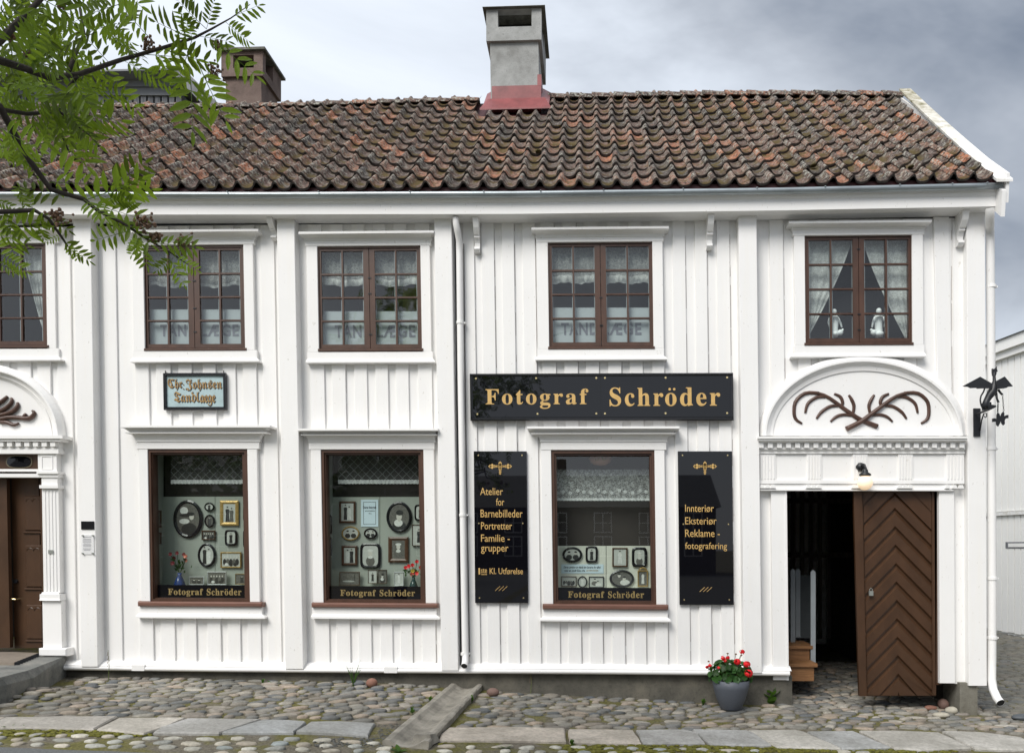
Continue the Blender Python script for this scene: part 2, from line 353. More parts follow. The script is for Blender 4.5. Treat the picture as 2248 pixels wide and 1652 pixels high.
slab_m = stone_mat('flagstone', [(0.54, 0.52, 0.47), (0.60, 0.53, 0.45), (0.42, 0.435, 0.44), (0.56, 0.53, 0.475)])
alley_m = stone_mat('alley_setts', [(0.17, 0.165, 0.14), (0.23, 0.215, 0.18), (0.14, 0.145, 0.14), (0.20, 0.18, 0.155)])
def ground_mat():
    m, n, l, b = nodes('soil_and_moss'); p = wpos(n, l)
    f = noise(n, l, p, 45, 5, 0.7); g = noise(n, l, p, 2.2, 5, 0.65)
    c = ramp(n, l, f, [(0.35, (0.085, 0.072, 0.052)), (0.6, (0.18, 0.16, 0.12)), (0.75, (0.30, 0.27, 0.21))])
    mo = ramp(n, l, f, [(0.35, (0.060, 0.058, 0.008)), (0.65, (0.17, 0.155, 0.020))])
    c = mixc(n, l, ramp(n, l, g, [(0.44, (0, 0, 0)), (0.56, (0.85,) * 3)]), c, mo)
    l.new(c, b.inputs['Base Color']); b.inputs['Roughness'].default_value = 0.95; bump(n, l, b, f, 0.8, 0.02); return m
ground_m = ground_mat()
moss_m = simple('green_moss', (0.15, 0.145, 0.018), 0.95, 0.5, 30, bst=0.8, bd=0.02)
asphalt_m = simple('grey_asphalt', (0.115, 0.12, 0.12), 0.9, 0.35, 90, bst=0.5, bd=0.006)
gravel_m = simple('grey_gravel', (0.17, 0.17, 0.155), 0.9, 0.5, 120, bst=0.9, bd=0.012)
def concrete_mat(name, a, b_, c_, sc=3):
    m, n, l, b = nodes(name); p = wpos(n, l)
    f = noise(n, l, p, sc, 7, 0.7); g = noise(n, l, p, 40, 4, 0.7)
    c = ramp(n, l, f, [(0.32, a), (0.5, b_), (0.68, c_)]); c = mixc(n, l, ramp(n, l, g, [(0.55, (0, 0, 0)), (0.7, (0.45,) * 3)]), c, tuple(x * 0.45 for x in a))
    l.new(c, b.inputs['Base Color']); b.inputs['Roughness'].default_value = 0.85; bump(n, l, b, g, 0.5, 0.008); return m
plinth_m = concrete_mat('dark_concrete_plinth', (0.060, 0.056, 0.046), (0.105, 0.098, 0.080), (0.16, 0.145, 0.115))
pier_m = concrete_mat('concrete_pier', (0.12, 0.11, 0.085), (0.17, 0.16, 0.13), (0.24, 0.23, 0.20))
drain_m = concrete_mat('weathered_concrete_drain', (0.15, 0.138, 0.115), (0.27, 0.25, 0.21), (0.38, 0.35, 0.30), 5)
chim_m = concrete_mat('chimney_plaster', (0.22, 0.22, 0.21), (0.34, 0.345, 0.335), (0.42, 0.42, 0.41), 2.5)
chim_dk = concrete_mat('dark_chimney_plaster', (0.095, 0.066, 0.054), (0.155, 0.108, 0.090), (0.19, 0.145, 0.12), 3)
cap_m = concrete_mat('mossy_chimney_cap', (0.060, 0.062, 0.045), (0.12, 0.12, 0.10), (0.19, 0.185, 0.165), 9)
flash_m = simple('red_flashing', (0.23, 0.060, 0.060), 0.45, 0.25, 6)
step_m = concrete_mat('slate_step', (0.10, 0.105, 0.10), (0.19, 0.19, 0.175), (0.27, 0.26, 0.23), 4)
mat_m = simple('worn_door_mat_boards', (0.21, 0.175, 0.14), 0.8, 0.25, 5, (1, 8, 1), 0.3)

def leaf_mat(name, col, tcol, var=0.35):
    m, n, l, b = nodes(name); out = n['Material Output']
    r = rnd(n, l); p = wpos(n, l)
    f = math_(n, l, 'ADD', math_(n, l, 'MULTIPLY', r, 0.6), math_(n, l, 'MULTIPLY', noise(n, l, p, 9, 2), 0.5))
    c = ramp(n, l, f, [(0.15, tuple(x * (1 - var) for x in col)), (0.85, tuple(x * (1 + var) for x in col))])
    c2 = ramp(n, l, f, [(0.15, tuple(x * (1 - var) for x in tcol)), (0.85, tuple(x * (1 + var) for x in tcol))])
    l.new(c, b.inputs['Base Color']); setin(b, {'Roughness': 0.45, 'Specular IOR Level': 0.35})
    t = n.new('ShaderNodeBsdfTranslucent'); l.new(c2, t.inputs[0])
    mx = n.new('ShaderNodeMixShader'); mx.inputs[0].default_value = 0.45
    l.new(b.outputs[0], mx.inputs[1]); l.new(t.outputs[0], mx.inputs[2]); l.new(mx.outputs[0], out.inputs[0]); return m
rowan_m = leaf_mat('rowan_leaf', (0.080, 0.130, 0.018), (0.27, 0.38, 0.025), 0.65)
ger_m = leaf_mat('geranium_leaf', (0.035, 0.095, 0.022), (0.08, 0.20, 0.03), .5)
weed_m = leaf_mat('weed_leaf', (0.06, 0.13, 0.02), (0.12, 0.25, 0.03))
tree_m = leaf_mat('tree_leaf', (0.035, 0.060, 0.014), (0.05, 0.09, 0.015))
bark_m = simple('dark_bark', (0.040, 0.030, 0.024), 0.8, 0.3, 20, bst=0.5)
berry_m = simple('dry_brown_berries', (0.17, 0.095, 0.055), 0.6, 0.4, 40, bst=0)
stem_m = simple('green_stem', (0.10, 0.13, 0.03), 0.6, 0.2, 10, bst=0)

# ------------------------------------------------------------------ ground
G0 = sorted([(PW(u, v, -0.05)[0], PW(u, v, -0.05)[1]) for u, v in [(-60, 1464), (60, 1478), (150, 1487), (560, 1492), (820, 1497), (1040, 1513), (1300, 1530), (1560, 1544), (1740, 1549), (2110, 1567), (2300, 1576)]])
G0 = [(-14.0, G0[0][1] + 0.12)] + G0 + [(14.0, G0[-1][1] - 0.05)]
def gz(x, y):
    x = max(-14, min(14, x)); z = interp(G0, x)
    if y < 0: z += 0.035 * max(y, -3.2)
    elif y > 0: z += 0.022 * min(y, 30) * (1 if x > 3.2 else 0.6)
    return z
_gz = gz
def gz(x, y):                           # the ground swells a little in front of the stone step
    k = max(0, min(1, (-4.5 - x) / 0.8)) * max(0, 1 - abs(y + 1.12) / 0.5)
    return _gz(x, y) + 0.10 * k * k * (3 - 2 * k)
def G(u, v):                            # where the sight line meets the ground
    a = (u - UC) / F; b = (VC - v) / F; z = 0.0
    for _ in range(12):
        t = (H - z) / -b; x = t * (a * CT - ST); y = CY + t * (a * ST + CT); z = gz(x, y)
    return x, y, z
def sheet(xs, ys, dz=0.0):
    m = MB(); nx = len(xs)
    m.add([(x, y, gz(x, y) + dz) for y in ys for x in xs], [(j * nx + i, j * nx + i + 1, (j + 1) * nx + i + 1, (j + 1) * nx + i) for j in range(len(ys) - 1) for i in range(nx - 1)])
    return m
xs = [-400, -100, -40, -20] + [-14 + 0.5 * i for i in range(57)] + [20, 40, 100, 400]
ys = [-400, -100, -50, -20, -12, -8, -5, -3.2, -2.6, -2.2, -1.8, -1.6, -1.4, -1.25, -1.12, -1.0, -0.8, -0.6, -0.3, 0, 1, 2, 4, 8, 15, 30, 60, 400]
ground = sheet(xs, ys).build('ground', ground_m, kind='structure', smooth=True)

def poly_sheet(pts, dz, thick=0.0):     # flat piece following the ground
    m = MB(); n = len(pts)
    m.add([(x, y, gz(x, y) + dz) for x, y in pts] + [(x, y, gz(x, y) + dz - thick - 0.05) for x, y in pts],
          [tuple(range(n))] + [((i + 1) % n, i, i + n, (i + 1) % n + n) for i in range(n)])
    return m
# asphalt street in front (its edge shows at the lower left)
e0 = G(-300, 1632); edge = [G(u, v)[:2] for u, v in [(-300, 1632), (0, 1640), (130, 1646), (260, 1650), (420, 1656), (700, 1668), (1200, 1690), (1800, 1715), (2500, 1745)]]
rm = MB(); pts = []
far = [(-40.0, -7.0)] + edge + [(40.0, -7.5)]
vs = []
for x, y in [(-40, edge[0][1])] + edge + [(40, edge[-1][1])]:
    vs += [(x, y, gz(x, y) + 0.006), (x, y - 2, gz(x, y - 2) + 0.006), (x, y - 6, gz(x, y - 6) + 0.006), (x, y - 42, gz(x, y - 42) + 0.006)]
rm.add(vs, [(i * 4 + j, i * 4 + j + 1, (i + 1) * 4 + j + 1, (i + 1) * 4 + j) for i in range(len(vs) // 4 - 1) for j in range(3)])
rm.build('road', asphalt_m, kind='structure')

# flagstones: corners read on the photograph
def P2(x, y): return (x, y)
slabs = [[(-130, 1578), (12, 1580), (-40, 1602), (-190, 1600)], [(12, 1580), (258, 1576), (206, 1605), (55, 1602), (-38, 1602)], [(262, 1581), (408, 1580), (372, 1596), (315, 1616), (212, 1606)],
         [(412, 1582), (512, 1583), (574, 1583), (480, 1614), (336, 1613), (352, 1602)], [(580, 1584), (668, 1588), (672, 1590), (644, 1612), (487, 1612)],
         [(682, 1590), (745, 1588), (824, 1592), (808, 1620), (730, 1613), (650, 1610)],
         [(984, 1602), (1128, 1601), (1240, 1603), (1243, 1632), (1120, 1629), (964, 1629), (968, 1615)],
         [(1248, 1606), (1334, 1606), (1390, 1607), (1408, 1636), (1250, 1634)], [(1396, 1607), (1500, 1606), (1530, 1612), (1548, 1636), (1412, 1636)],
         [(1520, 1605), (1638, 1607), (1655, 1613), (1694, 1640), (1560, 1638)], [(1642, 1607), (1745, 1606), (1765, 1611), (1846, 1648), (1706, 1644)],
         [(1772, 1610), (1872, 1609), (1955, 1645), (1848, 1648)], [(1886, 1608), (1960, 1608), (2060, 1612), (2132, 1646), (2020, 1651), (1962, 1646)],
         [(2068, 1609), (2150, 1611), (2240, 1622), (2300, 1652), (2140, 1648)]]
slab_poly = []
for i, s in enumerate(slabs):
    pts = [G(u, v)[:2] for u, v in s]
    pts = pts[::-1] if sum((b[0] - a[0]) * (b[1] + a[1]) for a, b in zip(pts, pts[1:] + pts[:1])) > 0 else pts
    slab_poly.append(pts)
    out = []
    rs = random.Random(i)
    for a, b in zip(pts, pts[1:] + pts[:1]):          # a little uneven along the edges
        out.append(a)
        L = math.hypot(b[0] - a[0], b[1] - a[1]); k = int(L / 0.13)
        for j in range(1, k):
            t = j / k; nx, ny = -(b[1] - a[1]) / L, (b[0] - a[0]) / L; w = rs.uniform(-0.008, 0.008)
            out.append((a[0] + (b[0] - a[0]) * t + nx * w, a[1] + (b[1] - a[1]) * t + ny * w))
    cx = sum(p[0] for p in out) / len(out); cy = sum(p[1] for p in out) / len(out); n = len(out)
    m = MB()
    tilt = rs.uniform(-0.006, 0.006)
    z = lambda x, y, d: gz(x, y) + d + tilt * (x - cx)
    inn = [(cx + (x - cx) * 0.975, cy + (y - cy) * 0.955) for x, y in out]
    m.add([(x, y, z(x, y, 0.028)) for x, y in inn] + [(x, y, z(x, y, 0.016)) for x, y in out] + [(x, y, z(x, y, -0.05)) for x, y in out],
          [tuple(range(n))] + [((i + 1) % n, i, i + n, (i + 1) % n + n) for i in range(n)] + [((i + 1) % n + n, i + n, i + 2 * n, (i + 1) % n + 2 * n) for i in range(n)])
    m.build('flagstone', slab_m, ground)

# drain channel: U-shaped concrete run from under the downpipe to the street
dA = Vector(G(1026, 1509)); dB = Vector(G(890, 1640)); DW = 0.17
dd = (dB - dA); dn = Vector((-dd.y, dd.x, 0)).normalized()
if dn.x < 0: dn = -dn
def in_poly(x, y, P):
    c = False; n = len(P)
    for i in range(n):
        (x1, y1), (x2, y2) = P[i], P[(i + 1) % n]
        if (y1 > y) != (y2 > y) and x < (x2 - x1) * (y - y1) / (y2 - y1 + 1e-12) + x1: c = not c
    return c
def drain_dist(x, y):
    p = Vector((x, y, 0)); t = ((p - dA).xy.dot(dd.xy)) / dd.xy.length_squared
    if t < -0.1 or t > 1.04: return 9
    return abs((p - dA - dd * t).xy.dot(dn.xy))
dt = empty('drain_channel', 'weathered concrete drain channel crossing the cobbles below the middle downpipe', 'drain channel', loc=tuple(dA))
prof = [(-1.0, -0.05), (-1.02, 0.022), (-0.90, 0.034), (-0.68, 0.030), (-0.5, 0.004), (-0.2, -0.018), (0.1, -0.022), (0.4, -0.014), (0.62, 0.012), (0.78, 0.030), (0.96, 0.028), (1.03, 0.018), (1.0, -0.05)]
m = MB(); K_ = 26; rs = random.Random(3)
for i in range(K_ + 1):
    t = i / K_; c = dA + dd * t; w = DW * (1 + 0.10 * t)
    for a, h in prof:
        x = c.x + dn.x * a * w + rs.uniform(-1, 1) * 0.004; y = c.y + dn.y * a * w
        m.v.append((x, y, gz(c.x, c.y) + h + rs.uniform(-1, 1) * 0.003 + 0.027)); 
np_ = len(prof)
for i in range(K_):
    for j in range(np_ - 1): m.f.append((i * np_ + j, i * np_ + j + 1, (i + 1) * np_ + j + 1, (i + 1) * np_ + j)); m.mi.append(0)
m.f += [tuple(range(np_)), tuple(K_ * np_ + j for j in range(np_))]; m.mi += [0, 0]
m.build('channel_trough', drain_m, dt, smooth=False)
m = MB(); a = dA + dd * 0.93 + dn * 0.12
m.add([(a.x - .10, a.y - .07, a.z + .0), (a.x + .07, a.y - .08, a.z), (a.x + .11, a.y + .05, a.z), (a.x - .02, a.y + .09, a.z), (a.x - .08, a.y - .05, a.z + .075), (a.x + .05, a.y - .06, a.z + .08), (a.x + .08, a.y + .03, a.z + .07), (a.x - .01, a.y + .06, a.z + .08)],
      [(4, 5, 6, 7), (0, 1, 5, 4), (1, 2, 6, 5), (2, 3, 7, 6), (3, 0, 4, 7)]).build('broken_chunk', drain_m, dt)

# cobbles
def stone_mesh(seed, n=8):
    rs = random.Random(seed); m = MB()
    ph = rs.uniform(0, 6); el = []
    for k in range(n):
        t = 2 * math.pi * k / n
        r = 1 + 0.10 * math.sin(2 * t + ph) + 0.10 * math.cos(4 * (t + ph * .1)) * .6 + rs.uniform(-0.16, 0.13)
        el.append((math.cos(t) * r * 1.04, math.sin(t) * r * (1.06 - 0.22 * math.cos(t) ** 2)))
    rings = [(1.0, -0.9), (1.0, 0.15), (0.88, 0.66), (0.55, 0.94)]
    vs = [(x * s + (1 - s) * 0.1, y * s, h + rs.uniform(-0.06, 0.06)) for s, h in rings for x, y in el] + [(0.05, 0, 1.0)]
    fs = [(i * n + k, i * n + (k + 1) % n, (i + 1) * n + (k + 1) % n, (i + 1) * n + k) for i in range(3) for k in range(n)] + [(3 * n + k, 3 * n + (k + 1) % n, 4 * n) for k in range(n)]
    m.add(vs, fs); return m
VAR = [stone_mesh(100 + i) for i in range(14)]
sp_edge = [(G(u, v)[0], G(u, v)[1]) for u, v in [(-200, 1578), (0, 1578), (260, 1576), (570, 1582), (820, 1589), (980, 1601), (1240, 1602), (1520, 1605), (1890, 1607), (2150, 1609), (2300, 1625)]]
sb_edge = [(G(u, v)[0], G(u, v)[1]) for u, v in [(-200, 1608), (0, 1606), (210, 1612), (480, 1618), (800, 1624), (960, 1633), (1240, 1636), (1690, 1643), (1950, 1651), (2300, 1660)]]
rs = random.Random(11)
cobs = []
SC_R = [-6.6, 5.6]
y = -0.10; row = 0
while y > -3.0:                      # pavement between wall and flagstones
    pitch_y = 0.098
    x = SC_R[0] + rs.uniform(0, 0.1)
    while x < SC_R[1]:
        w = rs.choice([0.10, 0.125, 0.15, 0.18, 0.21]) * rs.uniform(0.9, 1.1)
        cx = x + w / 2; cy = y + rs.uniform(-0.022, 0.022) + 0.02 * math.sin(cx * 2.3 + row)
        x += w + rs.uniform(0.0, 0.014)
        if cy < interp(sp_edge, cx) + 0.055: continue
        if drain_dist(cx, cy) < DW + 0.055: continue
        if cx < -5.45 and cy > -0.6: continue            # stone step
        if -0.15 < y and cx < 2.0: pass
        gap = rs.random()
        if gap < 0.05: continue
        d = 0.092 * rs.uniform(0.84, 1.08)
        cobs.append((cx, cy, w * 0.465, d * 0.435, 0.017 * rs.uniform(0.7, 1.4), rs.uniform(-0.28, 0.28) + (0.14 if cx < -2 else -0.1 if cx > 3 else 0), 0))
    y -= pitch_y; row += 1
y = -1.0
yy = 0
for r_ in range(4):                   # loose pale edging stones outside the flagstones
    x = -6.6
    while x < 6.2:
        w = rs.uniform(0.085, 0.17); cx = x + w / 2; x += w + rs.uniform(0.03, 0.12)
        cy = interp(sb_edge, cx) - 0.075 - r_ * 0.125 + rs.uniform(-0.02, 0.02)
        if drain_dist(cx, cy) < DW + 0.03: continue
        if any(in_poly(cx + dx, cy + dy, P) for P in slab_poly for dx, dy in ((0, 0.06), (0.05, 0.03), (-0.05, 0.03), (0, -0.03))): continue
        if r_ > 0 and cx < -2.9 and cy < interp(edge, cx) + 0.05: continue
        cobs.append((cx, cy, w * 0.48, rs.uniform(0.026, 0.046), 0.016, rs.uniform(-0.2, 0.2), 1))
# in the gateway and just right of the pier, darker packed stones
for j in range(30):
    x = 1.95
    while x < 4.3:
        w = rs.uniform(0.10, 0.18); cx = x + w / 2; x += w
        cy = -0.02 + j * 0.105 + rs.uniform(-.02, .02)
        cobs.append((cx, cy, w * 0.48, 0.05, 0.02, rs.uniform(-0.2, 0.2), 0))
cobs.sort(key=lambda c: -(c[2] * c[3]) / ((c[1] - CY) ** 3) * (1.0 if abs((c[0]) / (c[1] - CY)) < 0.66 else 0.0) - 1e-9)
cm = [VAR[i].mesh('cobblestone', cob_m, True) for i in range(14)]
cw = [VAR[i].mesh('cobblestone', cob_w, True) for i in range(14)]
rest = MB(); rest2 = MB()
for i, (cx, cy, a, b, h, an, t) in enumerate(cobs):
    k = rs.randrange(14); z = gz(cx, cy)
    if i < 300:
        o = ob('cobblestone', (cw if t else cm)[k], ground, loc=(cx, cy, z + 0.004), rot=(rs.uniform(-.08, .08), rs.uniform(-.08, .08), an)); o.scale = (a, b, h)
    else:
        M_ = rest2 if t else rest; M_.tint = rs.random(); ca, sa = math.cos(an), math.sin(an)
        M_.add([(cx + (x * a) * ca - (y * b) * sa, cy + (x * a) * sa + (y * b) * ca, z + 0.004 + zz * h) for x, y, zz in VAR[k].v], VAR[k].f)
rest.build('cobble_field', cob_m, ground, True, kind='stuff'); rest2.build('edge_stone_field', cob_w, ground, True, kind='stuff')
# alley setts to the right and behind
al = MB(); rs = random.Random(5)
y = -0.45; j = 0
while y < 9:
    x = 4.25 + (0.5 if y < 0 else 0)
    while x < 8.6:
        w = rs.uniform(0.13, 0.24); k = rs.randrange(14); al.tint = rs.random(); z = gz(x, y); an = rs.uniform(-.15, .15) - 0.35
        ca, sa = math.cos(an), math.sin(an); xx = x + w / 2; yy = y + 0.35 * (x - 4) * -0.35 + rs.uniform(-.02, .02)
        if not (xx < 4.32 and yy > -0.15):
            al.add([(xx + (px * w * .49) * ca - (py * 0.058) * sa, yy + (px * w * .49) * sa + (py * 0.058) * ca, gz(xx, yy) + zz * 0.022) for px, py, zz in VAR[k].v], VAR[k].f)
        x += w
    y += 0.125; j += 1
al.build('alley_cobbles', alley_m, ground, True, kind='stuff')
# moss and fine gravel patches at the slab edges
for (u0, v0, u1, v1, mt, nm) in [(0, 1603, 330, 1616, moss_m, 'moss'), (1240, 1636, 2100, 1652, moss_m, 'moss'), (960, 1600, 985, 1640, moss_m, 'moss'), (690, 1618, 870, 1640, gravel_m, 'gravel'), (830, 1590, 900, 1620, gravel_m, 'gravel')]:
    rs = random.Random(u0); m = MB()
    for k in range(int((u1 - u0) * 1.6)):
        x, y, z = G(rs.uniform(u0, u1), rs.uniform(v0, v1)); r = rs.uniform(0.006, 0.022) if nm == 'moss' else rs.uniform(0.004, 0.010)
        m.ball((x, y, z + r * 0.3), r, 6, (1.5, 1.2, 0.45 if nm == 'moss' else 0.7))
    m.build(nm, mt, None, True, kind='stuff')

# ------------------------------------------------------------------ the house
house = empty('wooden_house', 'long white timber house with mossy pantile roof and photographer signs on its facade', 'house')
WT, WB = 487, 1478                       # nominal top and bottom of the wall boarding
WIN_U = {'w0': (-127, 102.6, 535, 763), 'w1': (315, 537, 539, 769), 'w2': (697, 925.5, 540, 770), 'w3': (1203, 1434.5, 530, 765.5), 'w4': (1766.6, 2004, 515, 757)}
WIN_L = {'l1': (325.5, 546.5, 985, 1319), 'l2': (706, 933, 985.5, 1322), 'l3': (1211, 1440, 987, 1325)}
def nomrect(r):
    u0, u1, v0, v1 = r; vm = (v0 + v1) / 2; uc = (u0 + u1) / 2
    return S(u0, vm), S(u1, vm), N(uc, v0), N(uc, v1)
UP = {k: nomrect(r) for k, r in WIN_U.items()}; LO = {k: nomrect(r) for k, r in WIN_L.items()}
GATE = (S(1726, 1076), S(2061, 1076), N(1890, 1076), 1530)
LDOOR = (-190, S(92, 1250), N(40, 1034), 1500)
LDOOR_TOP = (-190, S(83, 1000), N(40, 996), N(40, 1034))
opens = list(UP.values()) + list(LO.values()) + [GATE, LDOOR]
front = empty('front_wall', parent=house)
SL, SR = -330, 2131
ss = sorted({SL, SR} | {o[0] for o in opens} | {o[1] for o in opens}); ss = [s for s in ss if SL <= s <= SR]
vs_ = sorted({WT, WB} | {o[2] for o in opens} | {min(o[3], WB) for o in opens}); vs_ = [v for v in vs_ if WT <= v <= WB]
m = MB()
for a, b in zip(ss, ss[1:]):
    for c, d in zip(vs_, vs_[1:]):
        mx_, my_ = (a + b) / 2, (c + d) / 2
        if any(o[0] < mx_ < o[1] and o[2] < my_ < o[3] for o in opens): continue
        if my_ > 1440 and mx_ > GATE[1]: pass
        m.q(a, b, c, d, 0.0, 0.10)
m.build('backing_boards', white, front)
# over-boards, one object each; a board is cut where an opening is
bl = [(5, 30), (48, 77), (92, 120), (136, 168), (240, 268), (307, 337), (353, 384), (401, 431), (455, 484), (499, 528), (544, 573), (587, 617), (691, 722), (739, 769), (787, 815), (834, 861), (879, 906), (927, 957),
      (1030, 1054), (1070, 1098), (1114, 1142), (1159, 1187), (1199, 1229), (1247, 1277), (1295, 1324), (1344, 1373), (1391, 1419), (1439, 1467), (1487, 1515), (1536, 1563), (1584, 1612), (1700, 1729)]
bl = [(a - lean(a) * .4, b - lean(b) * .4) for a, b in bl] + [(x, x + 28) for x in (-310, -262, -214, -166, -118, -70, -26)]
for a, b in [(1755, 1782), (1800, 1828), (1846, 1874), (1893, 1921), (1940, 1967), (1986, 2013)]: bl.append((a, b))
bl += [(2061, 2090)]
rs = random.Random(4); seams = MB()
for a, b in sorted(bl):
    cuts = [(WT, N(a, 1461))]
    for o in opens:
        if a < o[1] + 1 and b > o[0] - 1:
            nc = []
            for c, d in cuts:
                if o[2] > c: nc.append((c, min(d, o[2])))
                if o[3] < d: nc.append((max(c, o[3]), d))
            cuts = [(c, d) for c, d in nc if d - c > 3]
    for c, d in cuts:
        dy = rs.uniform(-0.003, 0.003)
        MB().q(a + rs.uniform(-.8, .8), b + rs.uniform(-.8, .8), c, d, -0.023 + dy, -0.001, ch=0.004).build('plank', white, front)
        xx = b + 0.4; vv = c + rs.uniform(2, 40)
        while vv < d - 6:
            L_ = rs.uniform(15, 120); seams.q(xx, xx + rs.uniform(.7, 1.3), vv, min(d, vv + L_), -0.0022, -0.0005); vv += L_ + rs.uniform(3, 60)
seams.build('board_seam', simple('open_board_seam', (0.50, 0.46, 0.43), 0.9), front, kind='stuff')
# small dark gaps where boards butt under the eave are real recesses: frieze board behind pilasters
def segq(m, tabT, tabB, y0, y1, us, yback=None):
    """long horizontal member: tabT/tabB give v at u for its front top (plane y0) and front bottom (plane y1)"""
    pts = []
    yb = yback
    for u in us:
        x, z = PW(u, interp(tabT, u), y0); x2, z2 = PW(u, interp(tabB, u), y1)
        pts.append((x, y0, z)); pts.append((x, y1, z2)); pts.append((x, yb, z2)); pts.append((x, yb, z))
    k = len(us)
    fs = [(i * 4 + j, (i + 1) * 4 + j, (i + 1) * 4 + (j + 1) % 4, i * 4 + (j + 1) % 4) for i in range(k - 1) for j in range(4)]
    m.add(pts, fs + [(0, 1, 2, 3), tuple((k - 1) * 4 + j for j in (3, 2, 1, 0))]); return m
us = [-420, -200, 0, 200, 400, 600, 800, 1000, 1124, 1250, 1400, 1600, 1723, 1900, 2050, 2130]
GT = [(0, 421), (600, 421.5), (1124, 419.5), (1723, 411.5), (2203, 400.6)]
def sh(tab, d): return [(a, b + d) for a, b in tab]
eaves = empty('eaves', parent=house)
u2 = us + [2196]; u3 = us + [2203]
FB = [(0, 471.5), (562, 470.5), (1124, 469.5), (1300, 467.5), (1723, 461.5), (2196, 452.6)]
FT = [(0, 447), (562, 447), (1124, 443.5), (1300, 441), (1723, 435.5), (2196, 429)]
segq(MB(), FT, FB, -0.258, -0.256, u2, -0.02).build('fascia_board', white2, eaves)
segq(MB(), sh(GT, 19), sh(FT, 1), -0.276, -0.262, u2, -0.02).build('cornice_moulding', white2, eaves)
segq(MB(), sh(GT, 9), sh(GT, 19), -0.297, -0.276, u3, -0.02).build('cornice_moulding', white2, eaves)
m = segq(MB(), sh(GT, 6.5), sh(GT, 9.5), -0.302, -0.302, u3, -0.02); m.build('eave_lath', white2, eaves)
# frieze under the soffit
segq(MB(), sh(FB, 4), sh(FB, 12), -0.10, -0.085, us, 0).build('frieze_moulding', white2, eaves)
gut = MB(); pts = []
for u in u3:
    x, z = PW(u, interp(GT, u) + 3, -0.35); pts.append((x, z))
n = 7
for i, (x, z) in enumerate(pts):
    for k in range(n):
        t = math.pi * k / (n - 1); gut.v.append((x, -0.318 - 0.036 * math.cos(t), z + 0.012 - 0.05 * math.sin(t)))
for i in range(len(pts) - 1):
    for k in range(n - 1): gut.f.append((i * n + k, i * n + k + 1, (i + 1) * n + k + 1, (i + 1) * n + k)); gut.mi.append(0)
for x, z in [((pts[i][0] + pts[i + 1][0]) / 2, (pts[i][1] + pts[i + 1][1]) / 2) for i in range(3, len(pts) - 1)]:
    gut.box(x - 0.006, x + 0.006, -0.368, -0.28, z + 0.010, z + 0.016)
gt = gut.build('gutter', zinc, house, True)
md = gt.modifiers.new('thickness', 'SOLIDIFY'); md.thickness = 0.004
# ---- roof
YE, YR, RV = -0.30, 2.43, 9.2
RT = [(-600, 236), (0, 234), (562, 232.5), (1079, 217), (1225, 214), (1524, 208.5), (1723, 207.5), (1968, 209)]
ridge = [PW(u, v, YR) for u, v in [(t[0], t[1]) for t in RT]]; ridge = [(-11.0, ridge[0][1])] + [r for r in ridge if r[0] > -10.9]
eav = [PW(u, interp(GT, u) - 7, YE) for u in (-500, 0, 562, 1124, 1400, 1723, 2000, 2200)]
def zr(x): return interp(ridge, x)
def ze(x): return interp(eav, x)
def roofp(x, t):
    return Vector((x, YE + (YR - YE) * t, ze(x) + (zr(x) - 0.03 - ze(x)) * t - 0.045 * math.sin(math.pi * t) * (0.6 + 0.4 * math.sin(x * 1.3))))
XL, XR = -9.0, PW(2193, 405, -0.36)[0] - 0.02
roof = empty('roof', parent=house)
m = MB(); nx = 40; nt = 8
for i in range(nx + 1):
    for j in range(nt + 1):
        p = roofp(XL + (XR - XL) * i / nx, j / nt); m.v.append((p.x, p.y, p.z - 0.035))
    
for i in range(nx):
    for j in range(nt): m.f.append((i * 9 + j, (i + 1) * 9 + j, (i + 1) * 9 + j + 1, i * 9 + j + 1)); m.mi.append(0)
m.build('roof_boarding', dkred, roof)
m = MB(); m.add([(XL, YR, zr(XL) - 0.05), (XR, YR, zr(XR) - 0.05), (XR, 2 * YR - YE, ze(XR)), (XL, 2 * YR - YE, ze(XL))], [(0, 1, 2, 3)]); m.build('rear_slope', tile_m, roof)
segq(MB(), sh(GT, -9), sh(GT, 4), -0.29, -0.29, u3, -0.20).build('drip_board', dkred, eaves)
PROF = [(-0.020, 0.016), (-0.004, 0.042), (0.015, 0.054), (0.032, 0.045), (0.046, 0.018), (0.064, -0.008), (0.092, -0.020), (0.128, -0.021), (0.162, -0.010), (0.188, 0.018), (0.208, 0.044)]
def tile_geo(L=0.36, seed=0):
    m = MB(); n = len(PROF); rs = random.Random(seed); th = 0.023
    jt = [rs.uniform(-0.004, 0.004) for _ in PROF]
    for yy in (0.0, 0.5 * L, L):
        for k, (x, z) in enumerate(PROF): m.v.append((x - 0.1, yy + (jt[k] if yy == 0 else 0), z))
    for k, (x, z) in enumerate(PROF): m.v.append((x - 0.1, jt[k], z - th))
    for r_ in range(2):
        for k in range(n - 1): m.f.append((r_ * n + k, r_ * n + k + 1, (r_ + 1) * n + k + 1, (r_ + 1) * n + k)); m.mi.append(0)
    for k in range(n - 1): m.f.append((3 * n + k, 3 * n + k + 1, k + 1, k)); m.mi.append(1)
    return m
PROF = [(x, z * 0.97) for x, z in PROF]
TG = [tile_geo(seed=i) for i in range(6)]
def trough(me, vals):
    at = me.attributes.new('trough', 'FLOAT', 'POINT'); at.data.foreach_set('value', vals)
tv = [max(0.0, min(1.0, 0.60 - z * 22)) * 1.0 for x, z in PROF] * 4
TM = []
for g in TG:
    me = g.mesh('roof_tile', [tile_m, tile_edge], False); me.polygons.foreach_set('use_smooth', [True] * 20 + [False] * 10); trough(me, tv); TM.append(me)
NR = 13; SLP = (YR - YE) / 1.0
tiles = []
rs = random.Random(21)
x = XR - 0.14; cols = []
while x > XL + 0.2: cols.append(x); x -= 0.1985
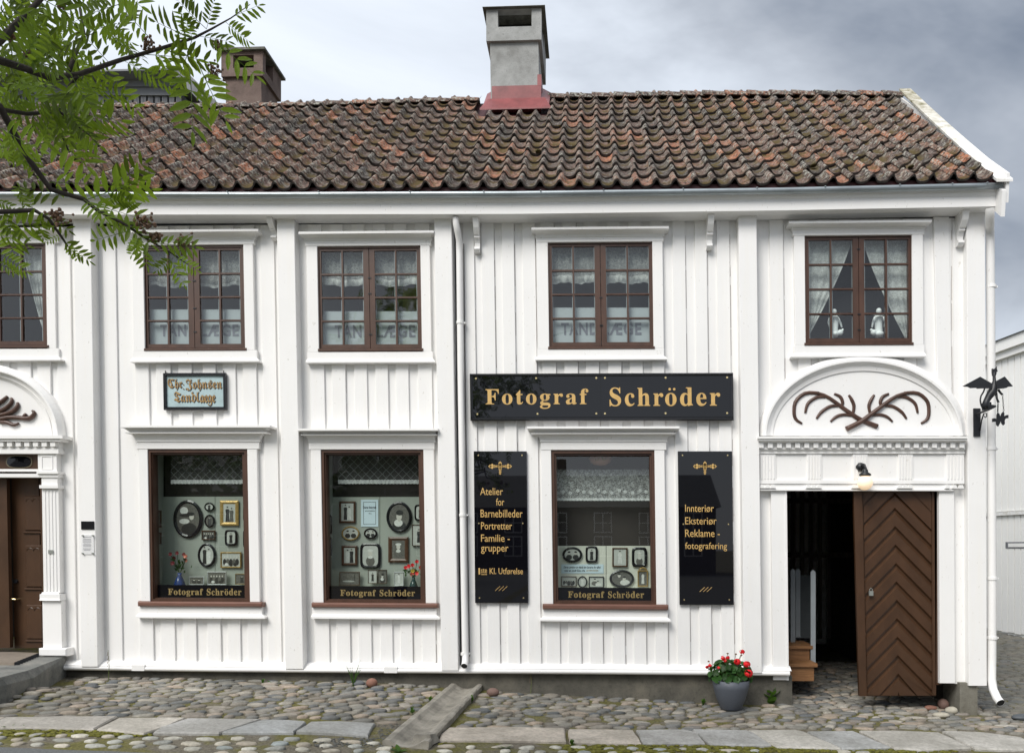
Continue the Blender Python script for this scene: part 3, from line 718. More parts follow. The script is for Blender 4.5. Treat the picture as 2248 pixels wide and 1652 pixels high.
CHX = (PW(1066, 228, 2.05)[0], PW(1212, 228, 2.05)[0])
for ci, cx in enumerate(cols):
    off = rs.uniform(-0.012, 0.012); 
    for r_ in range(NR):
        t = (r_ + 0.0) / (NR - 0.25) + off * 0.3
        if r_ == 0: t = -0.012
        p = roofp(cx, t)
        if CHX[0] - 0.06 < cx < CHX[1] + 0.04 and p.y > 1.83: continue
        p2 = roofp(cx, t + 0.06); an = math.atan2(p2.z - p.z, p2.y - p.y)
        bad = rs.random() < 0.05
        tiles.append((cx + rs.uniform(-.007, .007), p.y, p.z + 0.040 + rs.uniform(-.006, .008), an - R(5.2) + rs.uniform(-.012, .012) * (3 if bad else 1), rs.uniform(-.035, .035) * (2 if bad else 1), rs.uniform(-.03, .03), rs.randrange(6)))
def vis(t):
    x, y, z = t[:3]; d = y - CY
    a = x / d
    return -1e9 if not (-0.71 < a + 0.0 < 0.62) else -(x * x + d * d + (z - H) ** 2)
tiles.sort(key=lambda t: -vis(t))
m = MB(); m2v = []
for i, (x, y, z, an, ry, rz, k) in enumerate(tiles):
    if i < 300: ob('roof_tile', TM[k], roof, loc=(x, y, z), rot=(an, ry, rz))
    else:
        mt = Matrix.Translation((x, y, z)) @ Euler((an, ry, rz)).to_matrix().to_4x4()
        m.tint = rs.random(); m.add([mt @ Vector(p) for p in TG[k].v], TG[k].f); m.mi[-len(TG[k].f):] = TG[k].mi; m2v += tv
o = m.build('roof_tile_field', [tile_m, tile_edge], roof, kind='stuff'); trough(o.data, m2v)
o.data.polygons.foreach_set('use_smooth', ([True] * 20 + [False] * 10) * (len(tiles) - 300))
# ridge tiles
x = XL; rg = 0
while x < XR - 0.1:
    L = rs.uniform(0.31, 0.37) if x < -0.9 else 0.30
    if not (CHX[0] - 0.10 < x + L / 2 < CHX[1] + 0.05):
        n = 8; m = MB()
        z0 = zr(x) - 0.065; z1 = zr(x + L + 0.03) - 0.075; rr = 0.085 if x < -0.9 else 0.10
        for xx, zz, q in ((x, z0, 1.08), (x + L + 0.03, z1, 0.95)):
            for th in (0, -0.018):
                for k in range(n): t = math.pi * k / (n - 1); m.v.append((xx, YR - math.cos(t) * (rr + th) * q * 1.3, zz + math.sin(t) * (rr + th) * q))
        for k in range(n - 1):
            m.f += [(k, 2 * n + k, 2 * n + k + 1, k + 1), (k, k + 1, n + k + 1, n + k)]; m.mi += [0, 0]
        m.f.append((0, n, 3 * n, 2 * n)); m.f.append((n - 1, 2 * n + n - 1, 3 * n + n - 1, 2 * n - 1)); m.mi += [0, 0]
        o = m.build('ridge_tile', tile_m, roof, False, rot=(0, 0, 0)); 
    x += L
# moss tufts and dry grass on the roof
m = MB(); rs = random.Random(9)
for k in range(12):
    t = rs.random() ** 0.6; xx = rs.uniform(-1.2, XR - 0.2) if rs.random() < 0.8 else rs.uniform(-6, XR - 0.2)
    ci = min(range(len(cols)), key=lambda i: abs(cols[i] - xx)); p = roofp(cols[ci] + 0.03, t * 0.97)
    if CHX[0] - 0.1 < p.x < CHX[1] + 0.1 and p.y > 1.8: continue
    m.ball((p.x + rs.uniform(-.012, .03), p.y, p.z + 0.036), rs.uniform(0.020, 0.045), 7, (1.0, 1.5, 0.22))
m.build('roof_moss', simple('roof_moss', (0.085, 0.070, 0.022), 0.95, 0.5, 40, bst=0.8, bd=0.01), roof, True, kind='stuff')
# verge at the right gable: flat cap board, hanging gable board, eave end pieces
m = MB()
e1 = PW(2188, 399, -0.40); e2 = PW(2224, 399, -0.40); r1 = PW(1974, 203, YR); r2 = PW(1999, 203, YR)
NS = 10; vtx = []
for i in range(NS + 1):
    t = i / NS; y = -0.40 + (YR + 0.40) * t
    zt = e1[1] + 0.03 + (r1[1] - e1[1] + 0.02) * t - 0.02 * math.sin(math.pi * t)
    xl = e1[0] + (r1[0] - e1[0]) * t; xr = e2[0] + (r2[0] - e2[0]) * t
    vtx += [(xl, y, zt), (xr, y, zt + 0.0), (xr, y, zt - 0.03), (xl, y, zt - 0.03)]
fs = [(i * 4 + j, i * 4 + (j + 1) % 4, (i + 1) * 4 + (j + 1) % 4, (i + 1) * 4 + j) for i in range(NS) for j in range(4)] + [(3, 2, 1, 0), tuple(NS * 4 + j for j in range(4))]
m.add(vtx, fs).build('verge_board', worn, roof)
# gable wall and boards under the verge
XC = M(2133, 1000, -0.02)[0]; XG = XC + 0.09
m = MB()
zb = 0.06
prof_g = [(-0.0, zb), (-0.0, ze(XR) - 0.12), (YR, zr(XR) - 0.12), (2 * YR, ze(XR) - 0.12), (2 * YR, zb)]
m.add([(XC + 0.02, y, z) for y, z in prof_g] + [(XC - 0.06, y, z) for y, z in prof_g], [(0, 1, 2, 3, 4), (9, 8, 7, 6, 5)] + [(i, i + 5, (i + 1) % 5 + 5, (i + 1) % 5) for i in range(5)]).build('gable_wall', white, house)
m = MB()
for (dx0, dx1, top, low) in ((-0.055, -0.025, 0.03, 0.24), (-0.10, -0.06, 0.20, 0.38)):
    P = [(-0.39, ze(XR) - top + 0.05), (-0.36, ze(XR) - low - 0.02), (YR, zr(XR) - low + 0.03), (YR, zr(XR) - top + 0.02)]
    x0 = e2[0] + dx0; x1 = e2[0] + dx1
    m.add([(x0, y, z) for y, z in P] + [(x1, y, z) for y, z in P], [(0, 1, 2, 3), (7, 6, 5, 4)] + [(i, i + 4, (i + 1) % 4 + 4, (i + 1) % 4) for i in range(4)])
m.build('gable_board', white2, roof)
m = MB(); m.box(XG - 0.02, e2[0] - 0.07, -0.20, -0.02, ze(XR) - 0.24, ze(XR) - 0.21); m.build('verge_soffit', white2, roof)
# rear and left walls, so the house is closed
m = MB(); m.box(-9.0, XC - 0.06, 2 * YR - 0.1, 2 * YR, 0, ze(0) - 0.1); m.box(-9.0, -8.9, 0.1, 2 * YR - 0.1, 0, ze(-6) - 0.1); m.build('rear_wall', white, house)

# ---- chimneys
def zroof(x, y): return roofp(x, (y - YE) / (YR - YE)).z
def chimney(parent, name, u0, u1, yf, depth, vb, collar, cap, mats, op, side_shift=0.0, flash=None):
    ch = empty('chimney', parent=parent)
    x0, zb = PW(u0, vb, yf); x1, _ = PW(u1, vb, yf)
    zc = PW(u0, collar[0], yf - .045)[1]; zt = PW(u0, cap[1] - 9, yf - .045)[1]; ztop = PW(u0, cap[0], yf - .09)[1]
    k = -0.035 * (x1 - x0) / 0.7
    m = MB(); m.hexa([(x0, yf, zb - 1.2), (x1, yf, zb - 1.2), (x1 + k, yf, zc), (x0 + k, yf, zc), (x0, yf + depth, zb - 1.2), (x1, yf + depth, zb - 1.2), (x1 + k, yf + depth, zc), (x0 + k, yf + depth, zc)])
    m.build('stack', mats[0], ch)
    x0 += k; x1 += k; c = 0.045
    # collar with smoke openings
    oz0 = PW(u0, op[3], yf - .045)[1]; oz1 = PW(u0, op[2], yf - .045)[1]; ox0 = PW(op[0], op[2], yf - c)[0]; ox1 = PW(op[1], op[2], yf - c)[0]
    m = MB(); a0, a1, b0, b1 = x0 - c, x1 + c, yf - c, yf + depth + c; w = 0.11
    m.box(a0, a1, b0, b1, zc, oz0)
    for (p0, p1, q0, q1) in ((a0, ox0, b0, b0 + w), (ox1, a1, b0, b0 + w), (a0, ox0, b1 - w, b1), (ox1, a1, b1 - w, b1)): m.box(p0, p1, q0, q1, oz0, zt)
    m.box(ox0, ox1, b0 + 0.001, b0 + w, oz1, zt)
    for (p0, p1) in ((a0, a0 + w), (a1 - w, a1)): m.box(p0 + .001, p1 - .001, b0 + w + depth * .45, b1 - w, oz0, zt)
    m.build('collar', mats[1], ch)
    m = MB(); m.box(a0 + w, a1 - w, b0 + 0.32, b0 + 0.36, oz0, zt - 0.002); m.build('flue', simple('soot', (0.012, 0.012, 0.012), 0.9), ch)
    m = MB(); m.box(a0 - 0.045, a1 + 0.05, b0 - 0.05, b1 + 0.06, zt, ztop); m.build('cap_slab', mats[2], ch)
    if flash:
        zf = PW(u0, flash, yf)[1]; m = MB(); x0b, x1b = x0 - k - 0.006, x1 - k + 0.006
        m.box(x0b, x1b, yf - 0.008, yf + depth + 0.01, zb - 0.9, zf)
        zs = zf + 0.14; m.box(x1b - 0.05, x1b + 0.004, yf - 0.009, yf + 0.4, zf - 0.01, zs)
        z0 = zb - 0.04
        for (p, qy0, qy1) in (((x0b - 0.14, x1b + 0.14), yf - 0.16, yf),):
            zfr = zroof(x0, yf - .18) + .085
            m.add([(p[0] + .09, yf - .009, z0 + .09), (p[1] - .09, yf - .009, z0 + .09), (p[1], yf - .18, zfr), (p[0], yf - .18, zfr), (p[1], yf - .18, zfr - .02), (p[0], yf - .18, zfr - .02)], [(0, 1, 2, 3), (3, 2, 4, 5)])
        for sx in (-1, 1):
            xa = x0b if sx < 0 else x1b
            m.add([(xa, yf - .012, z0 + .09), (xa, YR, zroof(xa, YR) + .16), (xa + sx * .11, YR, zroof(xa, YR) + .10), (xa + sx * .11, yf - .18, zroof(xa, yf - .18) + .085)], [(0, 1, 2, 3)])
        m.build('flashing', flash_m, ch)
    return ch
chimney(roof, 'main', 1081, 1187, 2.08, 0.95, 226, (90, 90), (15, 30), (chim_m, chim_m, cap_m), (1093, 1167, 23, 60), flash=190)
chimney(roof, 'left', 499, 577, 3.3, 0.62, 232, (168, 168), (110, 118), (chim_dk, chim_dk, cap_m), (512, 557, 122, 150))

# ------------------------------------------------------------------ facade details
def C(s): return s
# plinth and water table
m = MB(); usp = [-420, 140, 560, 1000, 1300, 1560, 1739]
for a, b in zip(usp, usp[1:]):
    xa, za = PW(a, 1472, -0.035); xb, zb2 = PW(b, 1472 + (b - 140) * 0.007, -0.035)
    m.hexa([(xa, -0.035, gz(xa, 0) - 0.25), (xb, -0.035, gz(xb, 0) - 0.25), (xb, -0.035, zb2), (xa, -0.035, za),
            (xa, 0.2, gz(xa, 0) - 0.25), (xb, 0.2, gz(xb, 0) - 0.25), (xb, 0.2, zb2), (xa, 0.2, za)])
m.build('plinth', plinth_m, house)
WTB = [(-420, 1467), (140, 1471), (560, 1476), (1300, 1480), (1734, 1484)]
wt = empty('water_table', parent=house)
uw = [140, 300, 468, 700, 985, 1290, 1500, 1660, 1734]
segq(MB(), sh(WTB, -23), sh(WTB, -12), -0.032, -0.105, uw, 0.0).build('drip_board', white2, wt)
m = MB(); n = 7; nosep = []
for u in uw:
    for k in range(n):
        t = math.pi * k / (n - 1); x, z = PW(u, interp(WTB, u) - 6, -0.11); nosep.append((x, -0.085 - 0.036 * math.sin(t), z + 0.028 * math.cos(t)))
m.add(nosep, [(i * n + k, i * n + k + 1, (i + 1) * n + k + 1, (i + 1) * n + k) for i in range(len(uw) - 1) for k in range(n - 1)] + [tuple(range(n)), tuple((len(uw) - 1) * n + k for k in range(n - 1, -1, -1))])
m.build('rounded_nosing', white2, wt, True)
for u in (302, 857):                     # white joint patches on the nosing
    m = MB(); x, z = PW(u, interp(WTB, u) - 7, -0.13); m.box(x - 0.07, x + 0.07, -0.1235, -0.03, z - 0.028, z + 0.034).build('joint_cover', white, wt)

# pilasters (top, bottom read separately)
def pilaster(uT, uB, vT, vB, y=-0.13, name='pilaster'):
    m = MB(); a = [PW(uT[0], vT, y), PW(uT[1], vT, y), PW(uB[1], vB, y), PW(uB[0], vB, y)]
    P = [(a[3]), (a[2]), (a[1]), (a[0])]; c = 0.005
    fr = [(x + d * c, y, z) for (x, z), d in zip(P, (1, -1, -1, 1))]
    m.add(fr + [(x, y + c, z) for x, z in P] + [(x, 0, z) for x, z in P], [(0, 1, 2, 3)] + [(j + 4, (j + 1) % 4 + 4, (j + 1) % 4, j) for j in range(4)] + [(j + 8, (j + 1) % 4 + 8, (j + 1) % 4 + 4, j + 4) for j in range(4)])
    m.build(name, white, house)
pilaster((160, 199), (178, 215), 482, 1462); pilaster((607, 646), (626, 666), 480, 1467)
pilaster((953, 991), (969, 1006), 480, 1470.5); pilaster((1621, 1661), (1634, 1673), 468, 1476)
pilaster((2122, 2163), (2127, 2167), 462, 1504, -0.10)
pilaster((2050, 2084), (2064, 2094), 476, 1075, -0.035, 'wall_board')
m = MB().q(2094, 2130, N(2100, 487), N(2100, 1500), -0.012, 0.05).build('wall_board', white, house)
m = MB().q(2061, 2095, N(2061, 1077), N(2061, 1499), -0.06, 0.10, ch=.004).build('gate_jamb', white2, house)
m = MB().q(1692, 1724.5, N(1692, 1077), N(1692, 1492), -0.055, 0.10, ch=.004).build('gate_jamb', white2, house)
m = MB().q(1722, 1726.5, N(1692, 1077), N(1692, 1492), -0.06, 0.10).build('gate_jamb', white2, house)
# the rest of the corner: concrete pier under the gate's right side
px0, pz0 = PW(2107, 1500, -0.07); px1, _ = PW(2146, 1500, -0.07)
m = MB(); m.box(px0, px1, -0.07, 0.32, gz(px1, 0) - 0.25, PW(2120, 1497, -0.05)[1]); m.build('concrete_pier', pier_m, house)

# eave brackets
def bracket(u, v0, v1, w, side=0):
    s0, s1 = S(u - w / 2, v0 + 30), S(u + w / 2, v0 + 30)
    zt = M(s0, N(u, v0), -0.16)[1]; x0 = M(s0, N(u, v0 + 30), -0.12)[0]; x1 = M(s1, N(u, v0 + 30), -0.12)[0]
    hgt = zt - PW(u, v1, -0.03)[1]
    P = [(-0.005, 0), (-0.20, 0), (-0.195, -.18), (-0.17, -.34), (-0.125, -.50), (-0.105, -.52), (-0.105, -.58), (-0.085, -.60), (-0.06, -.72), (-0.055, -.83), (-0.085, -.85), (-0.088, -.92), (-0.07, -.985), (-0.045, -1.0), (-0.005, -1.0)]
    n = len(P); m = MB()
    m.add([(x0, y, zt + z * hgt) for y, z in P] + [(x1, y, zt + z * hgt) for y, z in P], [tuple(range(n)), tuple(range(2 * n - 1, n - 1, -1))] + [(i, i + n, (i + 1) % n + n, (i + 1) % n) for i in range(n)])
    m.build('eave_bracket', white2, house)
for u, a, b, w in ((597, 476, 528, 12), (1046, 475, 556, 12), (1559, 468, 549, 13), (2114, 458, 542, 13)): bracket(u, a, b, w)

# ---- windows
def cornice(par, uL, uR, vt, vb, fL, fR, fv, top=5.5, dep=0.15):
    """window head: frieze board fL..fR down to fv, moulding flaring from it up to the top board uL..uR at vt"""
    uc = (uL + uR) / 2; s = lambda u, v: S(u, v); n = lambda v: N(uc, v)
    MB().q(s(fL, fv), s(fR, fv), n(vb), n(fv), -0.055, 0.0, ch=.003).build('frieze_board', white2, par)
    h = vb - vt - top
    m = MB(); a0, a1 = s(fL, vb) - 1, s(fR, vb) + 1; b0, b1 = s(uL, vt) + 5, s(uR, vt) - 5
    m.q(a0 - 1, a1 + 1, n(vb - 2), n(vb), -0.066, 0.0)
    steps = [(0.0, 0.0, 0.062), (0.30, 0.12, 0.072), (0.62, 0.40, 0.095), (0.85, 0.75, 0.122), (1.0, 1.0, 0.135)]
    for (p, q, d), (p2, q2, d2) in zip(steps, steps[1:]):
        m.flare(a0 + (b0 - a0) * q, a1 + (b1 - a1) * q, n(vb - 2 - (h - 2) * p), -d, a0 + (b0 - a0) * q2, a1 + (b1 - a1) * q2, n(vb - 2 - (h - 2) * p2), -d2)
    m.build('cornice_moulding', white2, par)
    MB().q(s(uL, vt), s(uR, vt), n(vt), n(vt + top), -dep, 0.0, ch=.002).build('cornice_top', white2, par)
def glaze(par, u0, u1, v0, v1, y, mat, name='pane'):
    uc = (u0 + u1) / 2
    a = M(u0, v1, y); b = M(u1, v1, y); c = M(u1, v0, y); d = M(u0, v0, y)
    m = MB(); m.add([(p[0], y, p[1]) for p in (a, b, c, d)], [(0, 1, 2, 3)]); return m.build(name, mat, par)
def upper(key, casL, casR, cor, fri, apr, nose):
    """casL/casR: outer casing edges; cor=(uL,uR,vt,vb); fri=(uL,uR,v); apr=(uL,uR,v0,v1)"""
    w = empty('window', parent=house); s0, s1, v0, v1 = UP[key]; uL, uR = WIN_U[key][:2]; uc = (uL + uR) / 2
    cs0, cs1 = S(casL, (v0 + v1) / 2), S(casR, (v0 + v1) / 2)
    fvn = N(uc, fri[2])
    for a, b in ((cs0, s0 + 1), (s1 - 1, cs1)): MB().q(a, b, fvn, N(uc, apr[2]), -0.05, 0.0, ch=.003).build('casing', white2, w)
    cornice(w, cor[0], cor[1], cor[2], cor[3], fri[0], fri[1], fri[2])
    MB().q(S(apr[0], apr[2]), S(apr[1], apr[2]), N(uc, apr[2]), N(uc, apr[3] - 4), -0.052, 0.0, ch=.003).build('apron', white2, w)
    m = MB(); a0, a1 = S(nose[0], apr[3]), S(nose[1], apr[3]); m.flare(S(apr[0], apr[3]), S(apr[1], apr[3]), N(uc, apr[3] - 8), -0.056, a0, a1, N(uc, apr[3] - 3), -0.088) ; m.q(a0, a1, N(uc, apr[3] - 3), N(uc, apr[3]), -0.09, 0.0)
    m.build('nosing', white2, w)
    fy = -0.030; t = 4.5
    m = MB()      # frame
    m.q(s0, s0 + t, v0, v1 - 5, fy, 0.08); m.q(s1 - t, s1, v0, v1 - 5, fy, 0.08); m.q(s0 + t, s1 - t, v0, v0 + 5, fy, 0.08)
    mid = (s0 + s1) / 2; 
    m.build('frame', brown, w)
    MB().q(s0 - 1.5, s1 + 1.5, v1 - 5.5, v1, -0.062, 0.08, ch=.004).build('sill', brown, w)
    gy = -0.006
    for side in (0, 1):
        a, b = (s0 + t, mid - 0.3) if side == 0 else (mid + 0.3, s1 - t)
        sy = -0.020
        rl, rr = (5, 12.5) if side == 0 else (12.0, 5)
        m = MB(); m.q(a + .3, a + rl, v0 + 5.3, v1 - 5.8, sy, 0.03); m.q(b - rr, b - .3, v0 + 5.3, v1 - 5.8, sy, 0.03)
        m.q(a + rl, b - rr, v0 + 5.3, v0 + 10.5, sy, 0.03); m.q(a + rl, b - rr, v1 - 14.5, v1 - 5.8, sy, 0.03)
        m.build('sash', brown, w)
        g0, g1, h0, h1 = a + rl, b - rr, v0 + 10.5, v1 - 14.5
        gm = (g0 + g1) / 2
        mm = MB(); mm.q(gm - 1.9, gm + 1.9, h0, h1, -0.022, 0.02); mm.build('muntin', brown, w)
        for k in (1, 2, 3):
            hv = h0 + (h1 - h0) * k / 4
            for (c, d) in ((g0, gm - 1.9), (gm + 1.9, g1)): MB().q(c, d, hv - 1.7, hv + 1.7, -0.020, 0.018).build('muntin', brown, w)
        for k in range(4):
            q0 = h0 + (h1 - h0) * k / 4 + (1.7 if k else 0); q1 = h0 + (h1 - h0) * (k + 1) / 4 - (1.7 if k < 3 else 0)
            for (c, d) in ((g0, gm - 1.9), (gm + 1.9, g1)): glaze(w, c, d, q0, q1, gy, glass)
        # light putty edge seen inside the sash
        m = MB()
        for (c, d) in ((g0, gm - 1.9), (gm + 1.9, g1)):
            m.q(c, c + 1.3, h0, h1, -0.004, 0.02); m.q(d - 1.3, d, h0, h1, -0.004, 0.02)
        m.build('putty_line', grey_fence, w)
    rs = random.Random(int(uL) + 500)
    m = MB()
    for k in range(3):
        vv = v0 + (v1 - v0) * rs.uniform(.1, .9); m.q(mid - 3, mid + 4, vv, vv + 2.2, -0.027, -0.018)
    m.build('hinge', black, w)
    return w
upper('w0', -152, 121, (-168, 137, 500, 522), (-160, 128, 534), (-155, 129, 765.5, 791), (-160, 133))
upper('w1', 291, 557, (285, 567, 503.5, 525), (291, 558, 537), (291, 564, 769, 794), (285, 568))
upper('w2', 674, 945, (655, 952.5, 507, 527), (670, 946, 539), (674, 950, 772, 795.5), (671, 955))
upper('w3', 1179, 1456, (1166.5, 1468.5, 497.5, 519), (1177, 1457, 530.5), (1179, 1458, 765, 789.5), (1175, 1465))
upper('w4', 1744.5, 2027, (1732, 2046, 483.5, 502), (1740.5, 2029, 515.5), (1744, 2030, 757, 783), (1737, 2034))

def shop(key, casL, casR, cor, fri, sill, apr, nose):
    w = empty('shop_window', parent=house); s0, s1, v0, v1 = LO[key]; uL, uR = WIN_L[key][:2]; uc = (uL + uR) / 2
    cs0, cs1 = S(casL, (v0 + v1) / 2), S(casR, (v0 + v1) / 2)
    for a, b in ((cs0, s0 + 1), (s1 - 1, cs1)): MB().q(a, b, N(uc, fri[2]), N(uc, sill[2] + 1), -0.05, 0.0, ch=.003).build('casing', white2, w)
    cornice(w, cor[0], cor[1], cor[2], cor[3], fri[0], fri[1], fri[2], top=5.0, dep=0.185)
    # fine bead half way up the moulding
    vm = cor[2] + (cor[3] - cor[2]) * 0.42
    MB().q(S(cor[0] + (fri[0] - cor[0]) * .30, vm), S(cor[1] + (fri[1] - cor[1]) * .30, vm), N(uc, vm), N(uc, vm + 2.2), -0.14, 0.0).build('bead', white2, w)
    m = MB(); m.q(S(sill[0], sill[2]), S(sill[1], sill[2]), N(uc, sill[2] + 2.2), N(uc, sill[3]), -0.095, 0.0, ch=.012)
    m.flare(S(sill[0] + 2, sill[2]), S(sill[1] - 2, sill[2]), N(uc, sill[2] + 2.5), -0.085, S(sill[0] + 3, sill[2]), S(sill[1] - 3, sill[2]), N(uc, sill[2]), -0.02)
    m.build('sill', brown_sill, w)
    MB().q(S(apr[0], apr[2]), S(apr[1], apr[2]), N(uc, apr[2]), N(uc, apr[3] - 5), -0.052, 0.0, ch=.003).build('apron', white2, w)
    m = MB(); a0, a1 = S(nose[0], apr[3]), S(nose[1], apr[3]); m.flare(S(apr[0], apr[3]), S(apr[1], apr[3]), N(uc, apr[3] - 10), -0.056, a0, a1, N(uc, apr[3] - 4), -0.092); m.q(a0, a1, N(uc, apr[3] - 4), N(uc, apr[3]), -0.094, 0.0)
    m.build('nosing', white2, w)
    for k, (t0, t1, yf, yb) in enumerate(((0, 7.5, -0.036, 0.06), (7.5, 12, -0.012, 0.09))):
        m = MB(); m.q(s0 + t0, s0 + t1, v0 + t0, v1 - t0 * .5, yf, yb); m.q(s1 - t1, s1 - t0, v0 + t0, v1 - t0 * .5, yf, yb)
        m.q(s0 + t1, s1 - t1, v0 + t0, v0 + t1, yf, yb); m.q(s0 + t1, s1 - t1, v1 - t1 * .6, v1 - t0 * .5, yf, yb); m.build('frame', brown, w)
    glaze(w, s0 + 12, s1 - 12, v0 + 12, v1 - 7, 0.05, glass_shop)
    return w
shop('l1', 307, 567, (264, 593, 933, 969), (300, 569, 985), (301, 575, 1318.7, 1331), (305, 575, 1331, 1356.5), (297, 581))
shop('l2', 685, 955, (652.6, 961.5, 940, 969.5), (678, 954, 986), (683, 960.6, 1321.5, 1333.5), (685, 958, 1333.5, 1358), (682.5, 965))
shop('l3', 1190, 1461, (1157, 1492, 935.5, 969), (1187, 1463, 987), (1191, 1467.5, 1324.5, 1337.5), (1192, 1466, 1337.5, 1363.5), (1185, 1473))

# ---- rooms behind the glass (real closed rooms)
Zf = 3.02
def room(x0, x1, y0, y1, z0, z1, mat, name='room', parent=house):
    v = [(x0, y0, z0), (x1, y0, z0), (x1, y1, z0), (x0, y1, z0), (x0, y0, z1), (x1, y0, z1), (x1, y1, z1), (x0, y1, z1)]
    MB().add(v, [(0, 1, 2, 3), (7, 6, 5, 4), (1, 5, 6, 2), (2, 6, 7, 3), (3, 7, 4, 0)]).build(name, mat, parent)
xs_div = [-9.0 + 0.2, M(238, 700, 0)[0], M(648, 700, 0)[0], M(1000, 700, 0)[0], M(1660, 700, 0)[0], XC - 0.08]
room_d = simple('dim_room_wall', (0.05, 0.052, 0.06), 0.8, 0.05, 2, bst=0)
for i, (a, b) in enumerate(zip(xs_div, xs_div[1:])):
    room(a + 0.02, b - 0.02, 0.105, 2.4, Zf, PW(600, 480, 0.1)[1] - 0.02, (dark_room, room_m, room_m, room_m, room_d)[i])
zdiv = 1.6 + 0.0
xs_l = [-5.9, M(640, 1200, 0)[0], M(990, 1200, 0)[0], M(1690, 1200, 0)[0]]
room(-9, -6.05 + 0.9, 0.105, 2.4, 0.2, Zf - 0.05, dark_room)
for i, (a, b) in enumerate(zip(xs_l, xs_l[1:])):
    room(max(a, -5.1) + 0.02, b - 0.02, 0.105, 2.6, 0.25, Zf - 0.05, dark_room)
# display niches: panel with a middle joint, left cheek, floor
def niche(key, vtop, mat, yb=0.30, joint=0.5):
    w = empty('display_niche', parent=house); s0, s1, v0, v1 = LO[key]
    xa = M(s0 + 10, 1150, 0.1)[0]; xb = M(s1 - 10, 1150, 0.1)[0]
    x0p, x1p = xa + 0.0, xb + 0.0
    zt = M((s0 + s1) / 2, vtop, yb)[1]; zb_ = M((s0 + s1) / 2, v1 - 8, 0.1)[1] - 0.02; ztop = M((s0 + s1) / 2, v0 + 8, 0.1)[1] + .02
    xj = M(s0 + (s1 - s0) * joint, 1200, yb)[0]
    MB().box(x0p, xj - 0.003, yb, yb + 0.02, zb_, zt).build('display_board', mat, w); MB().box(xj + 0.003, x1p + 0.25, yb, yb + 0.02, zb_, zt).build('display_board', mat, w)
    MB().box(x0p - 0.03, x0p, 0.105, yb + 0.02, zb_, ztop).build('side_panel', mat, w)
    MB().box(x0p, x1p + 0.25, 0.105, yb, zb_ - 0.02, zb_ + 0.10).build('shelf', mat, w)
    MB().box(x0p, x1p + 0.25, yb + 0.05, yb + 0.07, zt, ztop + 0.1).build('dark_room_sheet', dark_room, w)  # plain dark sheet standing for the dark room above the board
    return zb_ + 0.10
fl = {}
fl['l1'] = niche('l1', 1091, panel_m, joint=0.66); fl['l2'] = niche('l2', 1091, panel_m, joint=0.56); fl['l3'] = niche('l3', 1197, panel_w, joint=0.52)

# ------------------------------------------------------------------ lettering helper
def text(body, mat, par, s0, s1, v0, v1, y, th=0.004, space=1.0, name='lettering', bold=0.0, shear=0.0, raw=None, **kw):
    c = bpy.data.curves.new('txt', 'FONT'); c.body = body; c.space_character = space; c.extrude = 0.02; c.resolution_u = 3; c.offset = bold; c.shear = shear
    o = bpy.data.objects.new('txt', c); COL.objects.link(o)
    dg = bpy.context.evaluated_depsgraph_get(); me = bpy.data.meshes.new_from_object(o.evaluated_get(dg))
    bpy.data.objects.remove(o); bpy.data.curves.remove(c)
    xs_ = [v.co.x for v in me.vertices]; ys_ = [v.co.y for v in me.vertices]; a, b, d, e = min(xs_), max(xs_), min(ys_), max(ys_)
    for v in me.vertices:
        fx = (v.co.x - a) / (b - a); fy = (v.co.y - d) / (e - d)
        X, Z = M(s0 + (s1 - s0) * fx, v1 + (v0 - v1) * fy, y); v.co = (X, y - (th if v.co.z > 0 else 0), Z)
    me.materials.clear(); me.materials.append(mat); me.name = name
    return ob(name, me, par, **kw)
def mb_(s): return ''.join(chr(0x1D41A + ord(c) - 97) if 'a' <= c <= 'z' else chr(0x1D400 + ord(c) - 65) if 'A' <= c <= 'Z' else c for c in s)
def fr_(s): return ''.join(chr(0x1D586 + ord(c) - 97) if 'a' <= c <= 'z' else chr(0x1D56C + ord(c) - 65) if 'A' <= c <= 'Z' else c for c in s)
def base(u, v, y=0.0): x, z = PW(u, v, y); return (x, y, z)
def txt(body, mat, par, u0, u1, v0, v1, y, **k):
    vm = (v0 + v1) / 2; return text(body, mat, par, S(u0, vm), S(u1, vm), N((u0 + u1) / 2, v0), N((u0 + u1) / 2, v1), y, **k)

# ---- signs
SIGN = []
def screw(par, u, v, y, r=0.010):
    x, z = PW(u, v, y); m = MB(); m.tube([(x, y + 0.004, z), (x, y - 0.007, z)], r, 8); m.build('screw', brass, par)
sg = empty('shop_sign', 'wide black glass sign reading Fotograf Schröder in gold above the right shop window', 'sign', loc=base(1321, 922, -0.08))
uc = 1321; SY = -0.075
m = MB(); m.q(S(1032, 870), S(1610, 870), N(uc, 819), N(uc, 922), SY, -0.032); m.build('backboard', frame_blk, sg)
for a, b in ((1037, 1318.5), (1319.5, 1605)): MB().q(S(a, 870), S(b, 870), N(uc, 824), N(uc, 915), SY - 0.006, SY + .001).build('glass_plate', gloss_blk, sg)
m = MB()
for (a, b, c, d) in ((1032, 1610, 819, 824), (1032, 1610, 916, 922), (1032, 1037, 824, 916), (1605.5, 1610, 824, 916)): m.q(S(a, 870) - .3, S(b, 870) + .3, N(uc, c) - .3, N(uc, d) + .3, SY - 0.022, SY - .001, ch=0.008)
m.build('frame', frame_blk, sg)
txt(mb_('Fotograf'), gold, sg, 1066, 1292, 853, 897, SY - 0.007, th=0.003, space=1.2, bold=0.004)
txt(mb_('Schr'), gold, sg, 1338, 1456, 850, 891.5, SY - 0.007, th=0.003, space=1.18, bold=0.004)
o_ = txt(mb_('oder'), gold, sg, 1460, 1581, 850, 891, SY - 0.007, th=0.003, space=1.18, bold=0.004)
